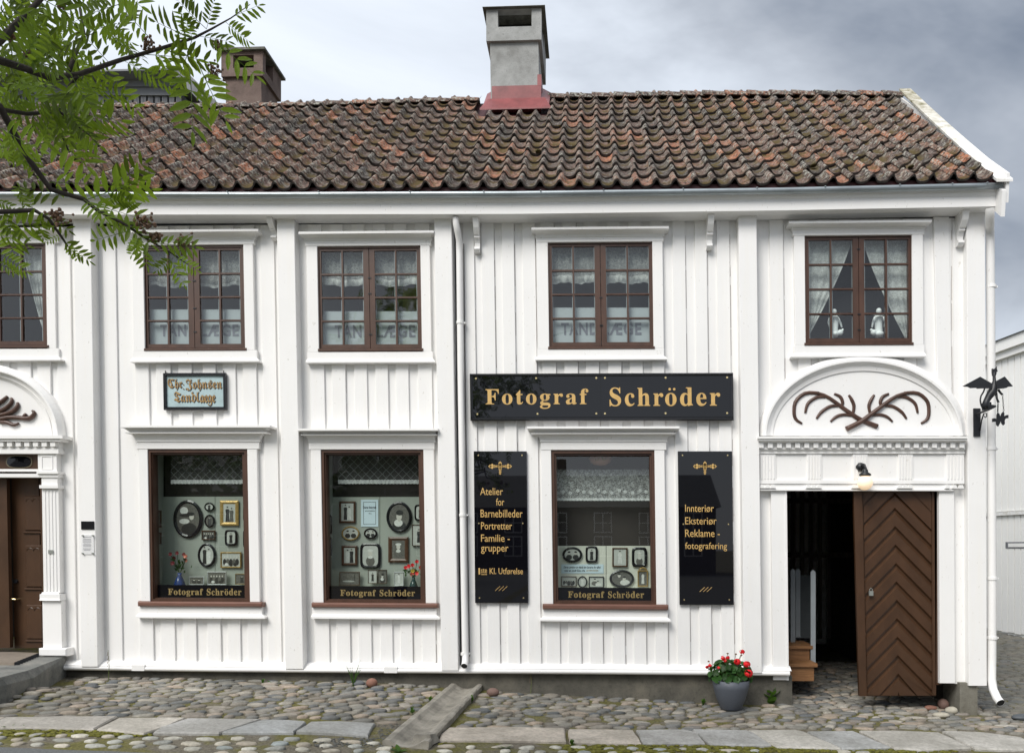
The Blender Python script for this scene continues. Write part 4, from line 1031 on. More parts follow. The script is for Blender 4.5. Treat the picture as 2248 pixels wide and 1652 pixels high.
for u in (1470, 1480):
    x, z = PW(u, 854, SY - 0.007); MB().tube([(x, SY - .0105, z), (x, SY - 0.0072, z)], 0.014, 8).build('lettering', gold, sg)
for u in (1045, 1177, 1309, 1328, 1461, 1596):
    for v in (830, 908): screw(sg, u + (3 if v > 900 and u < 1300 else 0), v + (1178 - u) * .004, SY - 0.006, 0.011)
def sidesign(u0, u1, v0, v1, label):
    p = empty('vertical_sign', label, 'sign', loc=base((u0 + u1) / 2, v1, -0.05), group='tall black sign boards')
    vm = (v0 + v1) / 2
    m = MB(); P = [(u0[0], v0), (u0[1], v0), (u1[1], v1), (u1[0], v1)] if isinstance(u0, tuple) else None
    return p
def vsign(uT, uB, v0, v1, label):
    p = empty('vertical_sign', label, 'sign', loc=base(uB[0] + 50, v1, -0.05), group='tall black sign boards')
    y = -0.055; pts = [PW(uB[0], v1, y), PW(uB[1], v1, y), PW(uT[1], v0, y), PW(uT[0], v0, y)]
    MB().hexa([(x, y, z) for x, z in pts] + [(x, -0.031, z) for x, z in pts]).build('board', gloss_blk, p)
    for v in (v0 + 9, (v0 * .525 + v1 * .475) , v1 - 11):
        f = (v - v0) / (v1 - v0)
        for k in (0, 1): screw(p, uT[k] + (uB[k] - uT[k]) * f + (10 if k == 0 else -10), v, y, 0.008)
    # stepped cross ornament: diamonds in a row
    uc_ = (uT[0] + uT[1]) / 2; m = MB()
    def dia(du, dv, r):
        x, z = PW(uc_ + du, v0 + 33 + dv, y); r *= 0.00488; m.prism([(x, z - r), (x + r, z), (x, z + r), (x - r, z)], y - 0.003, y - .0005)
    for du, r in ((-22, 4), (-17.5, 6), (-12, 3.5), (-8, 2.6), (-5, 2.6), (22, 4), (17.5, 6), (12, 3.5), (8, 2.6), (5, 2.6)): dia(du, 0, r)
    for dv, r in ((0, 6.2), (-7, 4), (-3.5, 4), (5, 4), (9, 3.2), (13, 3), (16, 2.6)): dia(0, dv, r)
    m.build('ornament', gold, p)
    return p
p = vsign((1040, 1156), (1043, 1159.5), 990, 1322.5, 'tall black sign left of the right shop window reading Atelier for Barnebilleder')
y = -0.0555
for b, u0, u1, v0, v1 in (('Atelier', 1054, 1104, 1070, 1086), ('for', 1089, 1107, 1093, 1109), ('Barnebilleder', 1055, 1147, 1118, 1135), ('Portretter', 1056, 1124, 1145.5, 1161.5), ('Familie -', 1056, 1119, 1172.5, 1188.5), ('grupper', 1056, 1116, 1199, 1215)):
    txt(b, gold, p, u0, u1, v0, v1, y, th=0.002, bold=0.001)
txt('1', gold, p, 1050.5, 1054, 1246, 1260, y, th=0.002, bold=0.005); txt('ste', gold, p, 1056, 1069, 1247, 1257, y, th=0.002, bold=0.001); txt('Kl. Utførelse', gold, p, 1075, 1148, 1246, 1260, y, th=0.002, bold=0.004)
MB().q(S(1056, 1261), S(1069, 1261), N(1060, 1259.5), N(1060, 1260.8), y - .002, y).build('lettering', gold, p)
def strokes(p, u, v):
    for k in range(3):
        m = MB(); a = PW(u + k * 8, v + 10, y); b = PW(u + k * 8 + 11, v, y); m.tube([(a[0], y - .002, a[1]), (b[0], y - .002, b[1])], 0.0025, 4); m.build('ornament', gold, p)
strokes(p, 1087, 1286)
p = vsign((1488, 1607), (1492, 1611), 990, 1326.5, 'tall black sign right of the right shop window reading Innteriør Eksteriør')
for b, u0, u1, v0, v1 in (('Innteriør', 1504, 1567, 1107, 1123.5), ('Eksteriør', 1504, 1573, 1134.5, 1151), ('Reklame -', 1504, 1580, 1161.5, 1178), ('fotografering', 1504, 1596, 1190, 1209)):
    txt(b, gold, p, u0, u1, v0, v1, y, th=0.002, bold=0.001)
strokes(p, 1536, 1288)
# dentist's sign
ds = empty('dentist_sign', 'small framed light blue sign with gothic gold lettering for a dentist', 'sign', loc=base(426, 898, -0.05))
MB().q(S(362, 857), S(491, 857), N(426, 822), N(426, 894), -0.050, -0.031).build('board', sign_blue, ds)
m = MB()
for (a, b, c, d) in ((358, 495, 818, 824), (358, 495, 892.5, 899), (358, 364, 824, 892.5), (489.5, 495, 824, 892.5)): m.q(S(a, 857), S(b, 857), N(426, c), N(426, d), -0.072, -0.031, ch=.004)
m.build('frame', frame_blk, ds)
for dx, mt, yy in ((1.7, ink, -0.0505), (0, gold2, -0.0535)):
    txt(fr_('Chr'), mt, ds, 368 + dx, 400 + dx, 831 + dx, 856 + dx, yy, th=0.002, bold=0.002); txt(fr_('Johnsen'), mt, ds, 407 + dx, 487 + dx, 831 + dx, 858 + dx, yy, th=0.002, bold=0.002)
    txt(fr_('Tandl'), mt, ds, 382 + dx, 438 + dx, 859 + dx, 882.5 + dx, yy, th=0.002, bold=0.002); txt(fr_('aege'), mt, ds, 439 + dx, 473 + dx, 866 + dx, 890 + dx, yy, th=0.002, space=0.86, bold=0.002)
    for v in (844, 853):
        x, z = PW(402.5 + dx, v + dx, yy); MB().tube([(x, yy - .002, z), (x, yy, z)], 0.006, 6).build('lettering', mt, ds)
for u in (363, 491): MB().q(S(u - 1, 816), S(u + 1, 816), N(426, 813), N(426, 818.5), -0.04, -0.035).build('hanger', black, ds)
# plaques on the left pilaster
p = empty('info_plaque', 'small blank black plate screwed to the leftmost pilaster', 'plaque', loc=base(191, 1162, -0.14)); MB().q(S(177.5, 1152), S(206, 1152), N(190, 1143.5), N(190, 1161.5), -0.140, -0.13, ch=.002).build('plate', frame_blk, p)
p = empty('notice_plaque', 'clear acrylic notice with grey text lines below the black plate', 'notice', loc=base(191, 1217, -0.14))
acry = glass_mat('acrylic', 0.3, (0.99, 0.99, 0.99))
MB().q(S(178, 1195), S(208, 1195), N(190, 1172), N(190, 1217), -0.150, -0.145).build('acrylic_sheet', acry, p)
MB().q(S(179, 1195), S(206, 1195), N(190, 1173), N(190, 1216), -0.137, -0.1305).build('paper_sheet', simple('notice_paper', (0.80, 0.80, 0.80), 0.6, 0.02), p)
tg = simple('grey_print', (0.38, 0.38, 0.40), 0.6, 0)
for k, (v, w_) in enumerate(((1177, 15), (1182, 14), (1185, 15), (1188, 15), (1192, 13), (1195, 15), (1198, 14), (1203, 15), (1206, 12))):
    MB().q(S(191 - w_ * .6, v), S(191 + w_ * .6, v), N(190, v), N(190, v + 1.4), -0.1385, -0.1365).build('text_line', tg, p)
for u, v in ((181, 1175), (203, 1175), (181, 1214), (203, 1214)):
    x, z = PW(u, v, -0.15); MB().tube([(x, -0.156, z), (x, -0.131, z)], 0.008, 8).build('stand_off', lock_m, p)

# ---- downpipes
def pipe(name, label, pts, r, brackets, elbow_n=6):
    d = empty('downpipe', label, 'downpipe', loc=pts[-1], group='white downpipes')
    MB().tube(pts, r, 14, caps=False).build('pipe', white2, d, True)
    x, y, z = pts[-1]; e = Vector(pts[-1]) - Vector(pts[-2]); e.normalize(); q = Vector(pts[-1])
    MB().tube([q - e * 0.05, q + e * 0.0005], r * 0.88, 14).build('pipe_mouth', black, d)
    for u, v in brackets:
        X, Z = PW(u, v, pts[4][1]); m = MB(); m.lathe([(r * 1.18, -0.014), (r * 1.18, 0.014)], (X, pts[4][1], Z), 14); m.box(X - 0.01, X + r * 1.6, pts[4][1], -0.02, Z - .008, Z + .008); m.build('bracket', white2, d)
    return d
def wp(u, v, y): x, z = PW(u, v, y); return (x, y, z)
pipe('a', 'white downpipe running down the middle of the facade beside a pilaster', [wp(1000, 478, -0.19), wp(1001, 490, -0.19), wp(1005, 510, -0.16), wp(1008, 528, -0.10), wp(1008.5, 560, -0.09), wp(1011, 800, -0.09), wp(1016, 1130, -0.09), wp(1021, 1425, -0.09), wp(1021.5, 1440, -0.10), wp(1021, 1452, -0.135), wp(1019, 1461, -0.19)], 0.034, [(1010, 708), (1016, 1130), (1019.5, 1434)])
m = MB(); m.tube([wp(998.5, 485, -0.05), wp(1004, 900, -0.05), wp(1012, 1465, -0.05)], 0.008, 6); o = m.build('cable', black, None, True, label='thin black cable running down beside the middle downpipe', cat='cable')
m = MB(); m.tube([wp(1018, 535, -0.036), wp(1022, 900, -0.036), wp(1031, 1440, -0.036)], 0.004, 5); m.build('seam_cord', black, front, True)
pipe('b', 'white downpipe at the right corner kicking out over the cobbles', [wp(2173, 458, -0.26), wp(2173, 470, -0.25), wp(2173, 490, -0.16), wp(2173, 506, -0.07), wp(2174, 530, -0.04), wp(2176, 900, -0.04), wp(2178, 1300, -0.04), wp(2177.5, 1440, -0.04), wp(2177, 1490, -0.05), wp(2180, 1512, -0.10), wp(2189, 1532, -0.20), wp(2197, 1542, -0.26)], 0.042, [(2176, 629), (2177, 985), (2178, 1269), (2178, 1399)])

# ---- gate portal at the right
po = empty('gate_portal', parent=house)
def s_(u): return u
ac = 1896.0; av = 956.0; rx, ry = 228.0, 175.0
def arc(k, y, t): return (M(ac + rx * k[0] * math.cos(t), av - ry * k[1] * math.sin(t), y))
NA = 40
def archband(k0, k1, y0, y1, yb=0.0, name='arch_moulding'):
    m = MB(); v = []
    for i in range(NA + 1):
        t = math.pi * i / NA; a = arc(k0, y0, t); b = arc(k1, y1, t)
        v += [(a[0], y0, a[1]), (b[0], y1, b[1]), (b[0], yb, b[1]), (a[0], yb, a[1])]
    m.add(v, [(i * 4 + j, (i + 1) * 4 + j, (i + 1) * 4 + (j + 1) % 4, i * 4 + (j + 1) % 4) for i in range(NA) for j in range(4)] + [(0, 1, 2, 3), tuple(NA * 4 + j for j in (3, 2, 1, 0))])
    m.build(name, white2, po, False)
archband((1, 1), (0.955, 0.94), -0.055, -0.115); archband((0.955, 0.94), (0.935, 0.915), -0.115, -0.115); archband((0.935, 0.915), (0.925, 0.90), -0.115, -0.098)
archband((0.925, 0.90), (0.895, 0.86), -0.098, -0.070); archband((0.895, 0.86), (0.87, 0.80), -0.070, -0.062)
m = MB(); P = [M(ac + rx * 0.88 * math.cos(math.pi * i / NA), av - ry * 0.82 * math.sin(math.pi * i / NA), -0.05) for i in range(NA + 1)]
m.prism(P, -0.05, 0.0); m.build('tympanum', white, po)
c = 1895
def hq(m, a, b, v0, v1, y0, yb=0.0, ch=0): return m.q(S(a, v0), S(b, v0), N(c, v0), N(c, v1), y0, yb, ch)
hq(MB(), 1664, 2124.5, 957, 962, -0.175).build('cornice_top', white2, po)
hq(MB(), 1666, 2123, 962, 966.5, -0.160).build('cornice_moulding', white2, po)
m = MB(); m.flare(S(1668, 970), S(2120, 970), N(c, 970.5), -0.125, S(1666, 967), S(2122, 967), N(c, 966.5), -0.150); m.build('cornice_moulding', white2, po)
hq(MB(), 1668, 2119, 970.5, 984, -0.085).build('dentil_ground', white2, po)
for k in range(23):
    u = 1671 + k * (2112 - 1671) / 22
    hq(MB(), u - 5.2, u + 5.2, 971, 982.5, -0.125, -0.085).build('dentil', white2, po)
m = MB(); m.flare(S(1667, 994), S(2117, 994), N(c, 994), -0.072, S(1667, 985), S(2118, 985), N(c, 985), -0.100); hq(m, 1666, 2118, 991.5, 994.8, -0.082); hq(m, 1668, 2119, 984, 985.4, -0.104); m.build('frieze_moulding', white2, po)
hq(MB(), 1666, 2117, 994.8, 1061, -0.055).build('frieze', white, po)
for (a, b) in ((1668, 1703), (1771, 1804), (1871.5, 1905), (1971.5, 2004.5), (2077, 2116.5)):
    t = empty('fluted_block', parent=po)
    hq(MB(), a, b, 995, 1055, -0.068, -0.055).build('fluted_block', white2, po)
    for k in range(5):
        u = a + (b - a) * (0.12 + 0.19 * k); hq(MB(), u - 1.6, u + 1.6, 999, 1051, -0.078, -0.068).build('flute', white2, po)
    for k in range(3):
        u = a + 5 + (b - a - 10) * k / 2; x0, z0 = M(S(u - 3, 1070), N(c, 1063.5), -0.11); x1, _ = M(S(u + 3, 1070), N(c, 1063.5), -0.11); x2, z1 = M(S(u - 6, 1070), N(c, 1071), -0.11); x3, _ = M(S(u + 6, 1070), N(c, 1071), -0.11)
        MB().prism([(x2, z1), (x3, z1), (x1, z0), (x0, z0)], -0.105, -0.068).build('gutta', white2, po)
    bpy.data.objects.remove(t)
hq(MB(), 1666, 2117, 1054.5, 1061, -0.082).build('lower_band', white2, po)
hq(MB(), 1667, 2094, 1061, 1075, -0.068).build('lintel_board', white2, po)
hq(MB(), 1667, 2094, 1073, 1076.5, -0.090).build('lintel_bead', white2, po)
# crossed palm branches: carved strokes read off the photograph (region offset 1648.5,730.6, scale .26667)
def z2(px, py): return 1648.5 + px * .26667, 730.6 + py * .26667
pal = empty('carved_palm_branches', parent=po)
def carve(pts, r, par=None, name='carved_frond', n=14, y=-0.052):
    P = [Vector((*z2(*p), 0)) for p in pts]
    out = []
    for i in range(n + 1):             # Catmull-Rom through the points
        t = i / n * (len(P) - 1); k = min(int(t), len(P) - 2); f = t - k
        p0, p1, p2, p3 = P[max(k - 1, 0)], P[k], P[k + 1], P[min(k + 2, len(P) - 1)]
        q = 0.5 * ((2 * p1) + (-p0 + p2) * f + (2 * p0 - 5 * p1 + 4 * p2 - p3) * f * f + (-p0 + 3 * p1 - 3 * p2 + p3) * f ** 3)
        out.append(q)
    W = []
    for q in out: x, z = PW(q.x, q.y, y); W.append((x, y, z))
    rr = r if isinstance(r, (int, float)) else None
    rad = [rr] * len(W) if rr else [interp([(j / (len(r) - 1), v) for j, v in enumerate(r)], i / n) for i in range(n + 1)]
    m = MB().tube(W, rad, 8); m.build(name, carv, po, True)
L = [([(1040, 770), (905, 715), (790, 640), (620, 520), (500, 490)], [.028, .026, .023, .019, .017]),
     ([(560, 495), (450, 495), (370, 560), (355, 650), (370, 710), (420, 745)], [.017, .020, .020, .019, .018, .012]),
     ([(610, 525), (540, 530), (470, 580), (447, 658)], [.015, .018, .018, .012]),
     ([(715, 598), (650, 605), (580, 650), (540, 705)], [.015, .018, .018, .012]),
     ([(830, 680), (760, 672), (700, 690), (655, 730)], [.013, .017, .017, .011]),
     ([(745, 605), (755, 570), (735, 525), (685, 500)], [.013, .018, .018, .012]),
     ([(840, 665), (848, 600), (830, 550), (805, 510)], [.013, .019, .019, .012])]
for pts, r in L: carve(pts, r)
carve([(785, 790), (905, 730), (1000, 660), (1180, 530), (1290, 492)], [.028, .026, .023, .019, .017], y=-0.066)
for pts, r in L[1:]:
    carve([(1815 - x + 5, yv) if True else 0 for x, yv in pts], r)
# lamp over the gate
lp = empty('wall_lamp', 'lit globe lamp on a black curved arm above the gate', 'lamp', loc=base(1889, 1024, -0.08))
x, z = PW(1889.5, 1024.5, -0.08)
MB().tube([(x, -0.068, z), (x, -0.105, z)], [0.048, 0.040], 16).build('wall_plate', black, lp, True)
x2, z2_ = PW(1899, 1038, -0.17); arm = [(x, -0.10, z + .005), (x + .004, -0.15, z + 0.022), (x2 - .012, -0.19, z + 0.012), (x2, -0.20, z - .03), (x2, -0.20, z - .075)]
MB().tube(arm, 0.010, 8).build('arm', black, lp, True)
gx, gzz = PW(1899, 1058.5, -0.20)
MB().lathe([(0.012, 0.145), (0.028, 0.13), (0.03, 0.105), (0.058, 0.088), (0.06, 0.072), (0.05, 0.068)], (gx, -0.20, gzz), 20).build('cap', black, lp, True)
gm, n_, l_, b_ = nodes('lit_opal_globe'); b_.inputs['Base Color'].default_value = (0.85, 0.72, 0.58, 1); b_.inputs['Roughness'].default_value = 0.25
b_.inputs['Emission Color'].default_value = (1.0, 0.72, 0.44, 1); b_.inputs['Emission Strength'].default_value = 0.42
MB().ball((gx, -0.20, gzz), 0.078, 24).build('globe', gm, lp, True)

# ------------------------------------------------------------------ gate door, passage
gd = empty('gate_door', label='brown plank gate leaf with raised chevron boards', parent=house)
dy = 0.02
D_ = lambda u, v, y=dy: PW(u, v, y)
def dq(m, u0T, u1T, u0B, u1B, v0, v1, yf, yb, ch=0):
    a = [PW(u0B, v1, yf), PW(u1B, v1, yf), PW(u1T, v0, yf), PW(u0T, v0, yf)]
    return m.hexa([(x, yf, z) for x, z in a] + [(x, yb, z) for x, z in a])
dq(MB(), 1877, 2050, 1889, 2054, 1077, 1527, dy, dy + 0.05).build('door_leaf', brown_door, gd)
dq(MB(), 1874, 1893, 1886.5, 1903, 1077, 1527, dy - 0.045, dy - .002).build('cover_batten', brown_door, gd)
dq(MB(), 2046, 2057, 2047, 2055, 1077, 1525, dy - 0.03, dy - .002).build('cover_batten', brown_door, gd)
dq(MB(), 2051, 2064, 2054, 2067, 1077, 1502, -0.01, 0.08).build('gate_frame_post', brown_door, gd)
# chevron boards: apex line, pitch 40.4 px; every arm a bevelled board of its own
ap = lambda v: 1965 + (v - 1110) * 0.021
Lx = lambda v: 1894 + (v - 1077) * 0.0222; Rx = lambda v: 2046 + (v - 1077) * 0.002
def clipv(P, vt, vb):                  # clip a polygon (u,v) to vt<=v<=vb
    for lim, sg_ in ((vt, 1), (vb, -1)):
        out = []
        for (a, b) in zip(P, P[1:] + P[:1]):
            ia = (a[1] - lim) * sg_ >= 0; ib = (b[1] - lim) * sg_ >= 0
            if ia: out.append(a)
            if ia != ib: t = (lim - a[1]) / (b[1] - a[1]); out.append((a[0] + (b[0] - a[0]) * t, lim))
        P = out
        if not P: return P
    return P
pit = 40.4; sl_ = 1.02
for k in range(-3, 13):
    va = 1121 + (k - 1) * pit
    for side in (0, 1):
        au = ap(va) ; eu = Lx(va + 60) + 1 if side == 0 else Rx(va + 60) - 1
        dv = abs(au - eu) * sl_
        g = 1.5
        P = [(au, va + g), (eu, va + dv + g), (eu, va + dv + pit - g), (au, va + pit - g)]
        P = clipv(P, 1078, 1525.5)
        if len(P) < 3 or max(p[1] for p in P) - min(p[1] for p in P) < 22: continue
        cu = sum(p[0] for p in P) / len(P); cv = sum(p[1] for p in P) / len(P)
        y0, y1 = dy - 0.024, dy - 0.0005
        # chamfer: shrink the face from the long edges
        F_ = []
        for (u, v) in P:
            d = 6.0 if min(p_[1] for p_ in P) > 1079 else 0.0
            top = v - (va + abs(au - u) * sl_ + g) < pit * .5
            v2 = v + (d if top else -d) if 1079 < v < 1525 else v
            F_.append((u, v2))
        A = [PW(u, v, y0) for u, v in F_]; B = [PW(u, v, y1) for u, v in P]; n = len(P)
        m = MB(); m.add([(x, y0, z) for x, z in A] + [(x, y1, z) for x, z in B], [tuple(range(n))] + [(i, i + n, (i + 1) % n + n, (i + 1) % n) for i in range(n)])
        m.build('chevron_board', brown_door, gd)
pl = empty('padlock', 'small grey padlock hanging on the brown gate', 'padlock', loc=base(1912, 1305, dy - 0.05))
x, z = PW(1912, 1302, dy - 0.055); MB().box(x - 0.021, x + 0.021, dy - 0.068, dy - 0.045, z - 0.022, z + 0.027).build('lock_body', lock_m, pl)
MB().tube([(x - .014, dy - .056, z + .02), (x - .014, dy - .056, z + .045), (x, dy - .056, z + .058), (x + .014, dy - .056, z + .045), (x + .014, dy - .056, z + .02)], 0.004, 6).build('shackle', lock_m, pl)
# passage: rough boarded walls, ceiling beams, steps, picket fence
ps = empty('gateway_passage', parent=house)
gx0 = PW(1700, 1300, 0.12)[0]; gx1 = XC - 0.10
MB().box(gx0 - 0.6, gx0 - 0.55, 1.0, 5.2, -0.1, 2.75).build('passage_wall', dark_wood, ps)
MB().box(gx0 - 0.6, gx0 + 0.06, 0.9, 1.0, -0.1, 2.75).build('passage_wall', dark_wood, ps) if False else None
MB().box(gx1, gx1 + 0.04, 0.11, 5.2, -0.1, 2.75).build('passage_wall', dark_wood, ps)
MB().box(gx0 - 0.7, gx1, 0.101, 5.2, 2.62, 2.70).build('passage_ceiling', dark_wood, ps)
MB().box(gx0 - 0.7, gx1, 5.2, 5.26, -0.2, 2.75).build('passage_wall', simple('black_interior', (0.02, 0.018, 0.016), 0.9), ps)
MB().box(gx0 - 1.2, gx0 - 0.61, 0.101, 0.15, 0.1, 2.7).build('passage_wall', dark_wood, ps)
MB().box(gx0 - 0.7, gx0 - 0.66, 0.15, 1.0, -0.1, 2.7).build('passage_wall', dark_wood, ps)
rs = random.Random(2)
for k in range(16):
    xx = gx0 - 0.45 + k * 0.13; MB().box(xx, xx + 0.055, 3.3 + rs.uniform(0, .05), 3.36, 0.25, 2.6).build('partition_plank', dark_wood, ps)
MB().box(gx0 - 0.5, gx1, 3.36, 3.42, 1.45, 1.52).build('cross_rail', dark_wood, ps)
MB().box(gx0 - 0.5, gx1, 3.36, 3.42, 2.25, 2.32).build('cross_rail', dark_wood, ps)
stp = empty('wooden_steps', 'fresh pine steps just inside the open gateway', 'steps', loc=base(1760, 1490, 0.5))
for (v0, v1, vr, y, uR) in ((1448, 1463, 1490, 0.35, 1793), (1414.5, 1423.5, 1447, 0.62, 1783)):
    xr, zt = PW(uR, v0 + 4, y); _, zb_ = PW(uR, v1, y - .02); _, zr_ = PW(uR, vr, y)
    MB().box(gx0 - 0.5, xr, y - 0.03, y + 0.26, zb_, zb_ + 0.038).build('tread', new_wood, stp)
    MB().box(gx0 - 0.5, xr - 0.03, y, y + 0.03, zr_ - 0.02, zb_ - .001).build('riser', new_wood, stp)
x_, z_ = PW(1783, 1414, 0.9); MB().box(gx0 - 0.5, x_, 0.885, 1.3, z_ - 0.03, z_).build('tread', new_wood, stp)
pf = empty('picket_fence', 'grey painted picket railing beside the steps in the gateway', 'fence', loc=base(1775, 1480, 0.7))
for (u0, u1, vt, vb, y) in ((1780, 1790.5, 1250, 1456, 0.60), (1736, 1746, 1247, 1410, 1.15), (1747, 1757, 1247, 1398, 1.3)):
    x0, zt = PW(u0, vt, y); x1, _ = PW(u1, vt, y); _, zb_ = PW(u0, vb, y); w_ = x1 - x0
    MB().prism([(x0, zb_), (x1, zb_), (x1, zt - w_ * .5), (x0 + w_ / 2, zt), (x0, zt - w_ * .5)], y, y + 0.022).build('picket', grey_fence, pf)
x0, zt = PW(1757, 1262, 1.35); x1, _ = PW(1781, 1262, 1.35)
MB().box(x0, x1, 1.36, 1.38, PW(1757, 1400, 1.35)[1], zt).build('side_board', simple('dark_grey_paint', (0.07, 0.08, 0.085), 0.7), pf)

# ------------------------------------------------------------------ left entrance
le = empty('entrance_portal', parent=house)
# arch: centre is out of the frame
ac2, av2, rx2, ry2 = -42.0, 955.0, 181.0, 158.0
def archb(k0, k1, y0, y1, name='arch_moulding'):
    m = MB(); v = []
    for i in range(NA + 1):
        t = math.pi * i / NA
        a = PW(ac2 + rx2 * k0 * math.cos(t), av2 - ry2 * k0 * math.sin(t), y0); b = PW(ac2 + rx2 * k1 * math.cos(t), av2 - ry2 * k1 * math.sin(t), y1)
        v += [(a[0], y0, a[1]), (b[0], y1, b[1]), (b[0], 0, b[1]), (a[0], 0, a[1])]
    m.add(v, [(i * 4 + j, (i + 1) * 4 + j, (i + 1) * 4 + (j + 1) % 4, i * 4 + (j + 1) % 4) for i in range(NA) for j in range(4)] + [(0, 1, 2, 3), tuple(NA * 4 + j for j in (3, 2, 1, 0))])
    m.build(name, white2, le)
archb(1.0, 0.93, -0.07, -0.135); archb(0.93, 0.91, -0.135, -0.135); archb(0.91, 0.86, -0.105, -0.075); archb(0.86, 0.845, -0.09, -0.085); archb(0.845, 0.82, -0.07, -0.06)
m = MB(); P = [PW(ac2 + rx2 * .83 * math.cos(math.pi * i / NA), av2 - ry2 * .83 * math.sin(math.pi * i / NA), -0.045) for i in range(NA + 1)]; m.prism(P, -0.045, 0.0); m.build('tympanum', white, le)
def lq(u0, u1, v0, v1, yf, yb=0.0, name='portal_board', mat=None, ch=0): return MB().q(S(u0, v0), S(u1, v0), N(60, v0), N(60, v1), yf, yb, ch).build(name, mat or white2, le)
lq(-190, 137, 955, 962, -0.185, name='cornice_top'); lq(-190, 132, 962, 968, -0.165, name='cornice_moulding')
lq(-190, 128, 968, 985, -0.105, name='dentil_ground')
for k in range(15):
    u = 116 - k * 19.0; lq(u - 6, u + 5, 969, 979, -0.150, -0.105, 'dentil')
lq(-190, 128, 985, 995, -0.125, name='cornice_moulding')
# post: capital, fluted shaft, base
lq(83, 124, 995, 1034, -0.10, name='capital_block'); 
for (a, b, c, d) in ((90, 115, 1000, 1002), (90, 115, 1028, 1030), (90, 92, 1002, 1028), (113, 115, 1002, 1028)): lq(a, b, c, d, -0.106, -0.10, 'panel_bead')
lq(80, 127, 1034, 1039, -0.135, name='capital_band'); lq(-190, 127, 1039, 1047, -0.115, name='transom')
lq(91, 126, 1047, 1068, -0.10, name='capital_neck'); lq(86, 127, 1064, 1071, -0.13, name='capital_band')
lq(92, 128, 1071, 1300, -0.095, name='shaft')
for k in range(4): lq(96 + k * 7.4, 99 + k * 7.4, 1076, 1297, -0.101, -0.095, 'flute')
m = MB(); m.q(S(87, 1305), S(131, 1305), N(60, 1303), N(60, 1317), -0.13, 0.0); m.flare(S(86, 1317), S(131, 1317), N(60, 1317), -0.14, S(92, 1300), S(128, 1300), N(60, 1299), -0.098); m.build('shaft_band', white2, le)
lq(93, 134, 1317, 1424, -0.105, name='pedestal'); lq(84, 145, 1422, 1439, -0.15, name='plinth_block', ch=.01)
# overlight with oval panes and double door
lq(-190, 83, 995, 1029, -0.045, 0.04, 'overlight_frame', brown_door)
for uc_ in (-48, 42):
    m = MB(); P = []
    for i in range(24):
        t = 2 * math.pi * i / 24; cx, cz = math.cos(t), math.sin(t)
        P.append(PW(uc_ + 29 * math.copysign(abs(cx) ** .75, cx), 1013 - 14.5 * math.copysign(abs(cz) ** .75, cz), -0.05))
    m.prism(P, -0.052, -0.0455); m.build('oval_rim', simple('olive_rim', (0.12, 0.10, 0.06), 0.5), le)
    c0 = (sum(p[0] for p in P) / 24, sum(p[1] for p in P) / 24); P2_ = [(c0[0] + (x - c0[0]) * .9, c0[1] + (z - c0[1]) * .84) for x, z in P]
    m = MB(); m.prism(P2_, -0.057, -0.0525); m.build('oval_pane', gloss_blk, le)
lq(-190, 83, 1029, 1034, -0.06, 0.04, 'overlight_sill')
def dleaf(uT, uB, yy, handle):
    d = empty('entrance_door', parent=house)
    m = MB(); a = [PW(uB[0], 1422, yy), PW(uB[1], 1421, yy), PW(uT[1], 1036, yy), PW(uT[0], 1036, yy)]
    m.hexa([(x, yy, z) for x, z in a] + [(x, yy + .05, z) for x, z in a]); m.build('door_leaf', brown_door, d)
    return d
MB().q(S(90, 1200), S(96, 1200), N(60, 1036), N(60, 1424), -0.06, 0.10).build('jamb', brown_door, le)
d = dleaf((25, 84), (32, 92), 0.10, 1)
for (a, b, v0, v1) in ((53, 88, 1088, 1164), (55, 90, 1196, 1288), (57, 92, 1327, 1402)):
    MB().q(S(a, v0), S(b, v0), N(60, v0), N(60, v1), 0.085, 0.0995, ch=.010).build('raised_panel', brown_door, d)
    MB().q(S(a - 3, v1 + 4), S(b + 2, v1 + 4), N(60, v1 + 3), N(60, v1 + 6), 0.080, 0.0995, ch=.004).build('rail_bead', brown_door, d)
    x0, z0 = PW(a + 3, v0 + 12, 0.082); x1, _ = PW(b - 3, v0 + 12, 0.082)
    m = MB(); m.tube([(x0 + (x1 - x0) * i / 14, 0.084, z0 + 0.03 * abs(math.sin(i / 14 * math.pi * 2)) ** .6) for i in range(15)], 0.005, 5); m.build('carved_line', brown_door, d)
d2 = dleaf((-60, 14), (-60, 22), 0.0, 0)
x, z = PW(32, 1315, 0.03); x2, _ = PW(20, 1315, 0.03); MB().tube([(x, 0.10, z), (x, 0.04, z), (x2, 0.035, z + .006)], 0.009, 8).build('handle', brass, d)
x, z = PW(35, 1275, 0.09); MB().tube([(x, 0.10, z), (x, 0.075, z)], 0.022, 10).build('knob', black, d)
cp = empty('number_plate', 'tiny dark metal plate on the white fluted post of the left entrance', 'plate', loc=base(111, 1212, -0.1))
MB().q(S(105.5, 1211), S(116, 1211), N(110, 1206.5), N(110, 1214.5), -0.108, -0.1015).build('plate', lock_m, cp)
